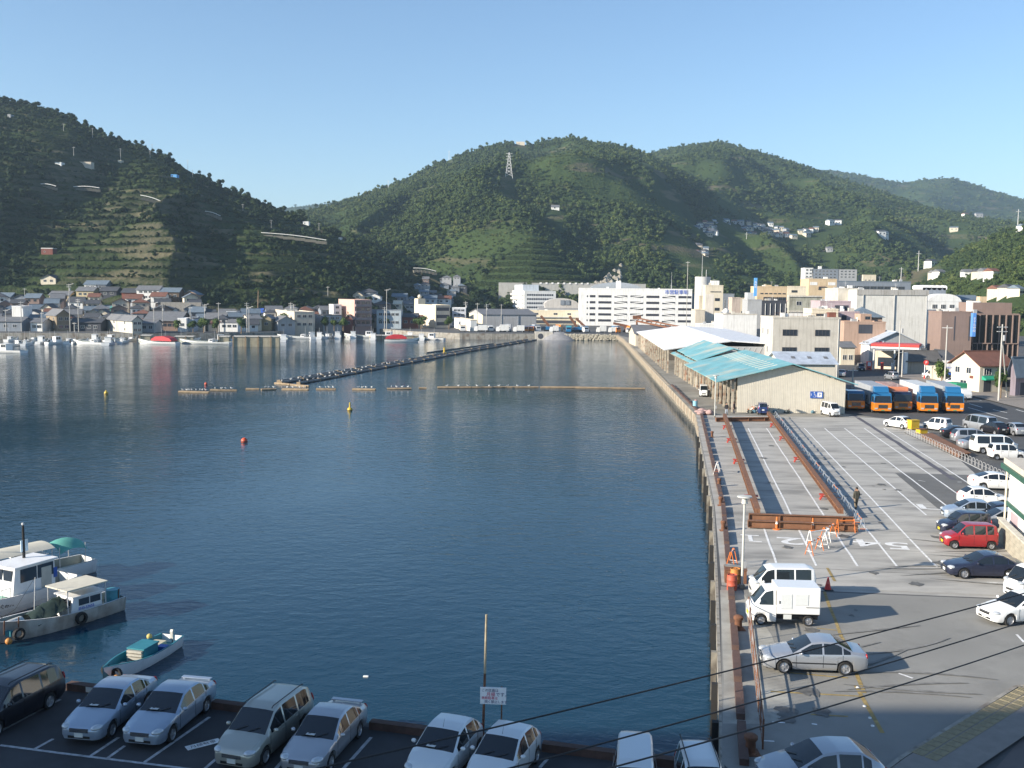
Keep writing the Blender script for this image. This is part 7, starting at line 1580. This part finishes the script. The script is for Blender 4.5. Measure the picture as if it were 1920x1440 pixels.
gull_wing = MB().ball((-.06, 0, .25), (.24, .115, .07), 8, 5).mesh('wing', gullg, smooth=4); gull_leg = MB().cyl((0, .04, 0), (0, .04, .12), .012, n=4).cyl((0, -.04, 0), (0, -.04, .12), .012, n=4).mesh('legs', M('gull_leg', (.4, .2, .05), .7))
GN = [0]
def gull(p, lab):
    t = thing('gull', lab, 'gull', p, rnd.uniform(0, 6.28), 'gulls resting on the floats'); put('body', gull_body, t); put('wings', gull_wing, t); t.scale = (1.0,)*3
for i, (x0, x1, n_) in enumerate([(338, 390, 8), (398, 440, 4), (494, 515, 3), (535, 575, 5), (598, 628, 4), (668, 700, 4), (730, 768, 4), (830, 1000, 9)]):
    ya = [736, 733, 731, 731, 731, 731, 730, 728][i]
    for k in range(n_):
        p = G(x0 + (x1 - x0)*(k + .5)/n_ + rnd.uniform(-2, 2), ya, WATER_Z); gull(p + Vector((0, .2, .32)), 'white gull on the %s timber boom from left, %s bird from left' % (nth([1, 2, 4, 5, 6, 7, 8, 10][i]), nth(k + 1)))
pl = [((526, 720), (1006, 638)), ((560, 721), (870, 662)), ((523, 717), (990, 637.5))]
for i, (a, b2_) in enumerate(pl):
    a, b2_ = G(*a, WATER_Z), G(*b2_, WATER_Z); L_ = (b2_ - a).length; nl = round(L_ / 9)
    t = thing('pontoon_line', ['long floating pipeline pontoon running to the far quay, main line', 'long floating pipeline pontoon, shorter line nearest to us', 'long floating pipeline pontoon, farthest of three lines'][i], 'pontoon', a, heading(a, b2_))
    for k in range(nl):
        MB().cyl((L_*k/nl + .2, 0, .3), (L_*(k+1)/nl - .2, rnd.uniform(-.15, .15), .2), .27, .27, 8).build('pipe_section', pont, t, smooth=.8); MB().box(L_*k/nl - .15, L_*k/nl + .15, -.4, .4, -.1, .5).build('collar', log_m, t)
    if i < 2:
        for k in range(24 if i == 0 else 12):
            s_ = (k + rnd.uniform(.2, .8)) / (70 if i == 0 else 40); p = a.lerp(b2_, s_)
            gull(p + Vector((0, 0, .45)), 'white gull on the %s pontoon line, %s bird from its near end' % (['main', 'nearest'][i], nth(k + 1)))
a, b2_ = G(800, 662, WATER_Z), G(925, 645, WATER_Z); t = thing('mooring_line', 'thin dark floating hose beside the pontoon line', 'hose', a, heading(a, b2_)); MB().cyl((0, 0, .1), ((b2_ - a).length, 0, .1), .2, n=6).build('hose', black_trim, t)
def buoy(label, px, py, m_, r_, h):
    p = G(px, py, WATER_Z); t = thing('buoy', label, 'buoy', p); MB().lathe([(0, -.3), (r_*.8, -.2), (r_, .1), (r_*.9, .35), (r_*.3, .55), (r_*.25, h), (0, h + .05)], 12).build('float_body', m_, t, smooth=.8); MB().lathe([(r_*1.02, .05), (r_*1.02, .15)], 12).build('band', black_trim, t)
yb_ = M('buoy_yellow', (.55, .38, .03), .5); ob = M('buoy_red', (.55, .08, .03), .5)
buoy('round orange-red buoy in the open water', 458, 829, ob, .42, .5); buoy('yellow spar buoy right of the middle boom', 656, 770, yb_, .42, 1.3); buoy('yellow buoy at the left end of the booms', 199, 739, yb_, .38, .7); buoy('yellow workboat float on the pontoon line', 833, 664, yb_, .9, 2.0); buoy('small red buoy near the left booms', 386, 722, ob, .3, .4); p = G(686, 1269, WATER_Z); t = thing('foam_block', 'small white foam block drifting near the near quay', 'float', p); bevel(MB().box(-.13, .13, -.06, .06, -.04, .06).build('block', gullw, t), .02)
# ramp and culvert at the head of the pontoon
a = G(1003, 637, WATER_Z); t = thing('culvert', 'concrete culvert mouth at the head of the pontoon line', 'culvert', a); MB().box(0, 7, 0, 8, -2, 3.0).build('block', CONC, t); MB().cyl((2.2, -.05, 1.4), (2.2, .3, 1.4), 1.1, n=16).build('pipe_mouth', DARK, t)
a = G(1020, 638, WATER_Z); t = thing('gravel_heap', 'grey gravel heap beside the culvert', 'gravel', a); MB().rings([[(7.5*math.cos(k*math.pi/8)*r_ + 6, 5*math.sin(k*math.pi/8)*r_ + 5, z + rnd.uniform(-.15, .15)) for k in range(16)] for r_, z in ((1, -.5), (.8, .9), (.5, 2.2), (.25, 3.0), (.02, 3.1))]).build('heap', M('gravel', (.24, .24, .25), .95, var=.3, bump=.6), t, smooth=4)
# rubble slope of the far quay
rb = MB(); q_ = random.Random(11)
for k in range(420): x = q_.uniform(1045, 1160); z = q_.uniform(-2.2, -.1); p = Vector((W(x, 630, 399).x, 398.6 + (z + 2.3)*.25 - 1.2, z)); rb.ball(p, (q_.uniform(.3, .7), q_.uniform(.3, .6), q_.uniform(.25, .5)), 5, 4)
kind(rb.build('rubble', M('rubble_stone', (.36, .33, .26), .9, var=.3, scale=2)), 'stuff')
# trucks and cranes on the far quay
q_ = random.Random(21)
far_tr = [(868, 'cream'), (889, 'white'), (905, 'green'), (921, 'white'), (930, 'white'), (940, 'white'), (952, 'grey'), (962, 'white'), (986, 'blue'), (996, 'blue'), (1010, 'grey'), (1030, 'white'), (1045, 'orange'), (1066, 'teal'), (1082, 'teal'), (1100, 'grey'), (1118, 'white'), (1140, 'white'), (1160, 'blue'), (1178, 'orange')]
colm = {'cream': CREAM, 'white': T_BOX, 'green': M('truck_green', (.03, .12, .06), .5), 'grey': T_GR, 'blue': T_BL, 'orange': T_OR, 'teal': M('truck_teal', (.04, .28, .34), .5)}
cn = {}
for px, c_ in far_tr:
    cn[c_] = cn.get(c_, 0) + 1; Y = 411 + q_.uniform(0, 6); p = W(px, 620, Y)
    t = thing('quay_truck', '%s truck parked on the far quay, %s %s one from left' % (c_, nth(cn[c_]), c_), 'truck', (p.x, Y, 0), R(-90 + q_.uniform(-25, 25)) if c_ != 'white' or q_.random() < .5 else R(180), 'trucks on the far quay')
    L_ = q_.uniform(3.5, 6); h_ = q_.uniform(2.4, 3.2); bevel(MB().box(-L_, -1.6, -1.1, 1.1, .7, h_).build('cargo_box', colm[c_], t), .04); bevel(MB().prism([(-1.5, .4), (0, .4), (.02, 1.2), (-.25, 2.2), (-1.5, 2.3)], -1.05, 1.05).build('cab', T_OR if c_ == 'blue' else (T_BL if c_ == 'teal' else P_WHITE), t), .05); MB().add([(.0, -.9, 1.25), (.0, .9, 1.25), (-.2, .85, 2.1), (-.2, -.85, 2.1)], [(0, 1, 2, 3)]).build('windshield', glass_car, t)
    for sd in (1, -1):
        for x in (-.8, -L_ + .9): wheel(t, x, sd*.92, .42, sd)
for i, (px, py, px2, py2, lab) in enumerate([(1030, 612, 1014, 592, 'brown crane boom leaning left on the far quay'), (1082, 614, 1068, 593, 'brown crane boom in the middle of the far quay'), (1096, 612, 1080, 597, 'brown crane boom right of the middle one'), (1178, 612, 1150, 606, 'rust-red grab crane near the dock end')]):
    a = W(px, py, 418); b2_ = W(px2, py2, 418); t = thing('crane', lab, 'crane', (a.x, 418, 0)); a0 = Vector((0, 0, a.z)); b0 = Vector((b2_.x - a.x, 0, b2_.z))
    MB().bar(a0, b0, .8, 1.0).build('boom', rust, t); MB().box(-1.5, 1.5, -1.2, 1.2, 1.0, max(2.2, a.z)).build('crane_cab', T_BL if i != 3 else rust, t); MB().box(-2.2, 2.2, -1.3, 1.3, .3, 1.0).build('undercarriage', black_trim, t); MB().bar((-.5, 0, 2.0), a0.lerp(b0, .5), .3).build('ram', steel, t)
# power lines crossing the lower right, between poles outside the picture
wire_m = M('power_cable', (.012, .012, .014), .6, var=0)
def wire(label, a, b2_, Ya, Yb, r_=.016, sag=.25):
    A, B_ = W(*a, Ya), W(*b2_, Yb); A0 = A - (B_ - A) * .6; B0 = B_ + (B_ - A) * .6
    t = thing('power_line', label, 'cable', A0, 0, 'power lines across the lower right'); pts_ = []
    for k in range(33): s_ = k / 32; q = A0.lerp(B0, s_); pts_.append(q - A0 + Vector((0, 0, -sag * 4 * s_ * (1 - s_) + sag * .93)))
    MB().tube(pts_, r_, 5).build('cable', wire_m, t)
wire('black power line, uppermost, passing over the silver sedan', (1000, 1350), (1920, 1115), 17, 24); wire('black power line, middle, passing over the quay corner', (1120, 1400), (1920, 1168), 17, 24); wire('black power line, lowest, reaching the right edge', (1340, 1390), (1920, 1212), 17, 24)
# street poles, signs and trees on the right
for i, (px, yt, yb, Y) in enumerate([(1685, 600, 705, 205), (1773, 610, 722, 182), (1876, 608, 745, 160), (1692, 657, 705, 205), (1285, 490, 560, 420), (1600, 690, 712, 180)]):
    z = W(px, yt, Y).z; utility_pole(Vector((W(px, 680, Y).x, Y, 0)), z, ['utility pole with transformer beside the fuel station', 'tall slim pole beside the street tree', 'heavy utility pole in front of the cream house', 'short white post at the workshop', 'roof mast pole beside the silo', 'thin pole behind the left truck'][i], 2 if i in (0, 2) else 1, 'poles of the right town')
p0 = W(1880, 640, 160); p1 = G(1888, 746); t = thing('pole_stay', 'slanting stay pole beside the heavy utility pole', 'pole', p1); MB().cyl((0, 0, 0), p0 - p1, .12, .1, 8).build('stay', pole_m, t, smooth=.8); MB().box(-.2, .2, -.2, .2, -.05, .3).build('foot', CONC, t)
p = G(1733, 712); t = thing('parking_sign', 'round red P sign on a red and white post', 'sign', (p.x, p.y, 0)); MB().cyl((0, 0, 0), (0, 0, 3.2), .09, n=8).build('post', swhite, t); MB().cyl((.2, -.12, 3.4), (.2, 0, 3.4), .5, n=18).build('disc', MATS['logo_red'], t); lettering('P', .7, swhite, t, (.2, -.13, 3.4)); MB().box(-.11, .11, -.11, .11, .2, .9).build('red_sleeve', MATS['logo_red'], t)
def street_tree(label, p, h, w, seed, group='street trees', palm=False):
    t = thing('street_tree', label, 'tree', (p.x, p.y, p.z), 0, group)
    q_ = random.Random(seed); tr = MB().cyl((0, 0, -.3), (.06*h*.2, 0, h*.45), h*.035, h*.022, 7)
    for k in range(4): a = k*1.6 + q_.uniform(0, 1); tr.cyl((.06*h*.2, 0, h*.42), (math.cos(a)*w*.25, math.sin(a)*w*.25, h*.68), h*.018, h*.008, 5)
    tr.build('trunk', wood_b, t, smooth=.8)
    o = put('crown', crown_mesh('crown', leaf_town, 520, .055, 7, seed, .95, core=True), t, (0, 0, h*.22)); o.scale = (w, w, h*.85)
RTREE = [(1765, 722, 5.0, 3.2, 'round green tree beside the tall slim pole'), (1875, 748, 5.6, 2.3, 'slim green tree in front of the cream house'), (1800, 722, 2.2, 1.6, 'low shrub at the shop corner'), (1912, 735, 4.6, 3.4, 'dark bushy tree at the right picture edge')]
for i, (px, py, h, w, lab) in enumerate(RTREE): street_tree(lab, G(px, py), h, w, 60 + i)
LT = [(533, 614, 7, 5), (612, 612, 6, 4.5), (628, 613, 5, 4), (645, 612, 6, 4.5), (668, 612, 9, 8), (696, 612, 7, 5), (713, 612, 7, 5), (729, 612, 6, 5), (745, 612, 6, 4), (335, 620, 5, 4), (365, 620, 5, 5), (385, 618, 6, 5), (410, 618, 6, 4), (455, 616, 6, 5), (790, 614, 6, 7), (842, 613, 6, 5)]
for i, (px, py, h, w) in enumerate(LT):
    Y = 380 if px < 500 else (416 if px < 660 else 440); street_tree('green street tree on the left waterfront, %s from left' % nth(sorted(LT).index((px, py, h, w)) + 1), Vector((W(px, py, Y).x, Y - 2, 0)), h, w, 80 + i, 'street trees of the left waterfront')
# palm on the slope
p = on_hill(at_A, 481, 580); t = thing('palm_tree', 'tall palm standing out on the slope behind the village', 'tree', p); MB().cyl((0, 0, -1), (.3, 0, 8.5), .3, .22, 8).build('trunk', wood_b, t, smooth=.8)
fr_ = MB()
for k in range(16):
    a = k*2*math.pi/16; l_ = 3.0; prev = None
    for j in range(6):
        s_ = j/5; c_ = Vector((math.cos(a)*l_*s_ + .3, math.sin(a)*l_*s_, 8.6 + 1.3*s_ - 3.0*s_*s_ + (.5 if k % 2 else 0))); w_ = Vector((-math.sin(a), math.cos(a), 0)) * (.35*math.sin(math.pi*min(1, s_ + .15)))
        if prev: fr_.add([prev[0] - prev[1], prev[0] + prev[1], c_ + w_, c_ - w_], [(0, 1, 2, 3)])
        prev = (c_, w_)
fr_.build('crown', leaf_town, t)
# --- far slopes: pylon, villages, huts
p = on_hill(at_B, 955, 333); hz_ = W(955, 286, p.y).z - p.z
t = thing('pylon', 'lattice pylon standing on the main mountain', 'pylon', p); lat = MB()
for sx_ in (-1, 1):
    for sy in (-1, 1): MB().bar((sx_*3.6, sy*3.6, -2), (sx_*.4, sy*.4, hz_), .4).build('leg', frame_w, t)
for k in range(7):
    z0, z1 = hz_*k/7, hz_*(k+1)/7; r0, r1 = 3.6 - 3.2*k/7, 3.6 - 3.2*(k+1)/7
    for sd in (1, -1): lat.bar((-r0, sd*r0, z0), (r1, sd*r1, z1), .25).bar((r0, sd*r0, z0), (-r1, sd*r1, z1), .25)
lat.build('bracing', frame_w, t)
for z in (.72, .84, .95): MB().box(-3.2, 3.2, -.2, .2, hz_*z, hz_*z + .35).build('crossarm', frame_w, t)
for i, (px, yt, yb, at) in enumerate([(842, 282, 300, at_B), (728, 340, 352, at_B), (1909, 392, 425, at_E), (1722, 470, 498, at_E), (1690, 505, 525, at_E), (1405, 435, 462, at_C)]):
    p = on_hill(at, px, yb); h = max(10, W(px, yt, p.y).z - p.z); t = thing('mast', ['thin mast on the main mountain skyline', 'thin mast on the left shoulder of the main mountain', 'lattice mast at the right picture edge', 'slim pylon on the right hill', 'slim pole low on the right hill', 'slim pylon below the hillside village'][i], 'mast', p); MB().cyl((0, 0, -1), (0, 0, h), .35, .18, 6).build('shaft', frame_w, t); MB().box(-1.8, 1.8, -.15, .15, h*.85, h*.85 + .3).build('crossarm', frame_w, t)
q_ = random.Random(31)
def far_houses(at, spots, lab, group, wr=(7, 12)):
    spots = sorted(spots)
    for i, (px, py) in enumerate(spots):
        p = on_hill(at, px, py); w_ = q_.uniform(*wr) * p.y / 1900; h_ = max(3.2, w_ * q_.uniform(.4, .6)); wl_ = q_.choice([WHITE, WHITE, CREAM, GREY, BEIGE]); rf = q_.choice([RT_D, RT_G, RT_T, RT_BR])
        t = thing('house', lab % nth(i + 1), 'house', p, q_.uniform(-.5, .6), group); MB().box(-w_/2, w_/2, -3.5, 3.5, -6, h_).build('wall', wl_, t); MB().prism([(-3.9, h_), (0, h_ + 1.8), (3.9, h_)], -w_/2 - .4, w_/2 + .4, 'x').build('roof', rf, t)
        for u in (-.25, .25): MB().box(u*w_ - .7, u*w_ + .7, -3.56, -3.5, h_*.35, h_*.65).build('window', glass_b, t)
sp = [(1185 + q_.uniform(0, 150), 424 + q_.uniform(-8, 8)) for _ in range(26)] + [(1320 + q_.uniform(0, 130), 432 + q_.uniform(-12, 12)) for _ in range(44)] + [(1440 + q_.uniform(0, 105), 440 + q_.uniform(-12, 8)) for _ in range(16)]
far_houses(at_C, sp, 'small house of the upper hillside village, %s from left', 'houses of the upper hillside village', (6, 12))
far_houses(at_C, [(1262 + q_.uniform(0, 75), 476 + q_.uniform(-12, 14)) for _ in range(22)], 'small house of the lower hillside hamlet, %s from left', 'houses of the lower hillside hamlet', (6, 11))
far_houses(at_C, [(1460, 440), (1560, 422), (1575, 421), (1655, 443), (1660, 444), (1810, 408), (1835, 407), (1560, 472), (1790, 436)], 'lone white house on the far right slope, %s from left', 'lone houses on the far right slope', (9, 16))
far_houses(at_E, [(1745, 482), (1753, 520), (1762, 518), (1815, 520), (1838, 520), (1850, 519), (1864, 520), (1918, 432), (1875, 555), (1895, 552), (1912, 556)], 'house among trees on the right hill, %s from left', 'houses on the right hill', (12, 20))
p = on_hill(at_B, 1040, 393); b = bld('pale house alone on the main mountain spur', 1034, p.y, None, 1046, 388, WHITE, 0, 8, ybase=394, name='house', cat='house', down=6, roof='gx', rise=2, rm=RT_G); window(b, 'F', 3, 1.5, 1.5, 1.5, 2)
p = on_hill(at_B, 972, 268); b = bld('small lodge on the summit of the main mountain', 968, p.y - 5, None, 980, 266, CREAM, 0, 8, ybase=272, name='lodge', cat='house', down=8); window(b, 'F', 4, 1, 1.5, 1.2, 2)
for i, (x0, x1, ye, yb, lab) in enumerate([(1509, 1522, 503, 522, 'white end tower of the hillside apartments'), (1523, 1570, 505, 523, 'blue-grey middle slab of the hillside apartments'), (1572, 1604, 506, 522, 'pale gridded right slab of the hillside apartments'), (1618, 1640, 516, 527, 'cream building with roof antennas left of the dark hall')]):
    b = bld(lab, x0, 690, None, x1, ye, [WHITE, SLATE, GREY, CREAM][i], 0, 9, ybase=yb, name='apartment_block', cat='apartments', down=14)
    for s_ in range(3 if i < 3 else 1): wrow(b, 'F', max(2, int(b['w']/2.6)), b['h']*(s_+.25)/3, 1.5, b['h']/3*.5, panes=2)
    if i == 1: MB().box(5, 7, 2, 4, b['h'], b['h'] + 2.2).build('roof_tank', WHITE, b['o'])
# white tower with weathered rock-like crown behind the car park
p = W(1160, 545, 640); t = thing('monument_tower', 'white slab tower beside a jagged pale rock cut', 'tower', (p.x, 640, 0)); MB().box(-2.5, 1.2, -1, 1, 0, p.z + 1).build('slab', WHITE, t); MB().prism([(-2.5, p.z + 1), (-1, p.z + 7), (.5, p.z + 1)], -1, 1).build('pointed_top', WHITE, t)
rp = on_hill(at_B, 1150, 528); ro = thing('rock_cut', 'jagged pale rock cut on the slope behind the car park', 'rock', rp); rk = M('rock_pale', (.36, .33, .27), .95, var=.4, scale=.3, bump=.8, bscale=1.5); q_ = random.Random(5)
for k in range(40):
    px = q_.uniform(1122, 1170); py = q_.uniform(534 - (px - 1122) * .75, 538)
    p = on_hill(at_B, px, py) - rp; s_ = q_.uniform(1.2, 3.0)
    o = MB().add([(q_.uniform(.6, 1)*math.cos(a)*s_, q_.uniform(.6, 1)*math.sin(a)*s_*.8, z*s_*q_.uniform(.7, 1.2)) for z in (-.6, .5) for a in (0, 1.2, 2.5, 3.7, 5.0)] + [(0, 0, s_*1.1)], [(i, (i+1) % 5, 5+(i+1) % 5, 5+i) for i in range(5)] + [(5+i, 5+(i+1) % 5, 10) for i in range(5)]).build('rock', rk, ro, p)
# ---------------------------------------------------------------- waterfront buildings behind the camera: they shade the near car park
tw = thing('hotel_block', 'tall pale hotel block behind the viewpoint, out of the picture', 'building', (-126, -24, 0))
MB().box(0, 58, 0, 22, 0, 37.0).build('wall', CREAM, tw); MB().box(-.3, 58.3, -.3, 22.3, 37.0, 37.6).build('roof', CONC, tw)
for r_ in range(10):
    for k in range(12): put('window', win_mesh(2.2, 1.6, 2, frame_w)[0], tw, (2.6 + k*4.8, 22.0, 1.2 + r_*3.6), math.pi)

# ---------------------------------------------------------------- woods and orchards on the slopes (kept clear of houses and roads)
CLEAR = []
for o in scene.objects:
    if o.parent is None and o.get('category') in ('house', 'building', 'hut', 'road wall', 'pole', 'wall', 'pylon', 'rock', 'apartments', 'warehouse', 'hotel', 'tower', 'mast', 'tree'):
        r_ = 3.0
        for ch in o.children:
            nm = ch.name.split('.')[0]
            if nm in ('rail_segment', 'wall_bay', 'rock'):
                vs_ = [v.co for v in ch.data.vertices]; m_ = sum(vs_, Vector()) / len(vs_) + ch.location; CLEAR.append((o.location.x + m_.x, o.location.y + m_.y, 4.0)); continue
            if nm == 'wall':
                r_ = max(r_, max(Vector((v.co.x + ch.location.x, v.co.y + ch.location.y)).length for v in ch.data.vertices))
        if o.get('category') == 'wall': continue
        ww = [ch for ch in o.children if ch.name.split('.')[0] == 'wall']
        if ww:
            c_ = sum((v.co for v in ww[0].data.vertices), Vector()) / len(ww[0].data.vertices); cx, cy = rot2(c_.x, c_.y, o.rotation_euler.z)
            r_ = min(16, max((v.co.xy - c_.xy).length for v in ww[0].data.vertices)); CLEAR.append((o.location.x + cx, o.location.y + cy, r_ + 1.0))
        else: CLEAR.append((o.location.x, o.location.y, 3.5))
CELL = {}
for c in CLEAR:
    R_ = c[2] + 8
    R_ += 70 if c[1] > 800 else 0
    for i in range(int((c[0]-R_)//40), int((c[0]+R_)//40) + 1):
        for j in range(int((c[1]-R_)//40), int((c[1]+R_)//40) + 1): CELL.setdefault((i, j), []).append(c)
def is_clear(p, s):
    for x, y, r_ in CELL.get((int(p.x//40), int(p.y//40)), ()):
        dx, dy = p.x - x, p.y - y
        if dx*dx + dy*dy < (r_ + s*.4)**2: return False
        if (-8 - s if y < 800 else -75) < dy < 0 and abs(dx - dy * x / y) < r_ * .9 + (3 if y > 800 else 0): return False         # keep the view onto their fronts open
    return True
def plant(*a, **k): return [t for t in grow(*a, **k) if is_clear(t[0], t[1])]
def terr_left(px, v):                                                  # open terraced orchard in the middle of the left hill
    x, y = PX(at_A(px, v)); return (110 < x < 345 and 425 < y < 560 and x - 110 > (480 - y) * .6) or (345 < x < 560 and 470 < y < 530)
def spur_open(px, v):                                                  # terraced spur of the main mountain
    x, y = PX(at_B(px, v)); return 448 < y < 540 and abs(x - 1005 + (y - 448) * .05) < 12 + (y - 448) * 1.15
pa = patchy(45, -0.12, seed=1.0)
tl = plant(at_A, 4800, (-700, 930), (2.8, 5.6), (0.75, 1.15), lambda p, px, v: pa(p, px, v) and (not terr_left(px, v) or rnd.random() < .12))
tl += plant(at_A, 10000, (-100, 930), (1.5, 2.5), (0.65, 0.9), lambda p, px, v: (p.z / 4.2) % 1 < .4)
tl += plant(at_A, 1100, (-700, 930), (3.8, 6.8), (0.8, 1.2), lambda p, px, v: v > 0.93)
woods('left_hill_woods', tl, SCATTER_DARK)
pb = patchy(110, -0.05, seed=2.0)
tb = plant(at_B, 15000, (480, 1500), (4, 7.5), (0.7, 1.15), lambda p, px, v: pb(p, px, v) and not spur_open(px, v))
tb += plant(at_B, 10000, (480, 1500), (2.5, 4), (0.6, 0.9), lambda p, px, v: not spur_open(px, v))
tb += plant(at_B, 5000, (860, 1180), (2.0, 3.0), (0.6, 0.8), lambda p, px, v: spur_open(px, v) and (p.z / 5.0) % 1 < .45)
tb += plant(at_B, 600, (480, 1500), (6, 9), (0.8, 1.1), lambda p, px, v: v > 0.95)
woods('main_mountain_woods', tb)
woods('right_mountain_woods', plant(at_C, 14000, (1150, 2300), (5.5, 10), (0.65, 1.0), patchy(150, -0.06, seed=4.0)) + plant(at_C, 8000, (1150, 2300), (3, 5.5), (0.6, 0.9)))
woods('far_ridge_woods', plant(at_D, 7000, (450, 2200), (10, 16), (0.5, 0.8)))
woods('right_hill_woods', plant(at_E, 4200, (1570, 2300), (3, 6), (0.75, 1.1), patchy(50, -0.2, seed=6.0)) + plant(at_E, 1500, (1570, 2300), (2.5, 4), (0.7, 0.9)))
# ---------------------------------------------------------------- the air: faint blue haze over the harbour
hz = MB().box(-4500, 5000, -1200, 5200, -10, 445)
hm = bpy.data.materials.new('haze'); hm.use_nodes = True
_n = hm.node_tree; _n.nodes.remove(_n.nodes['Principled BSDF'])
pv = _n.nodes.new('ShaderNodeVolumePrincipled'); pv.inputs['Color'].default_value = (0.58, 0.80, 1.0, 1); pv.inputs['Density'].default_value = 0.00012; pv.inputs['Anisotropy'].default_value = 0.2
_n.links.new(pv.outputs[0], _n.nodes['Material Output'].inputs['Volume'])
kind(hz.build('haze', hm), 'stuff')
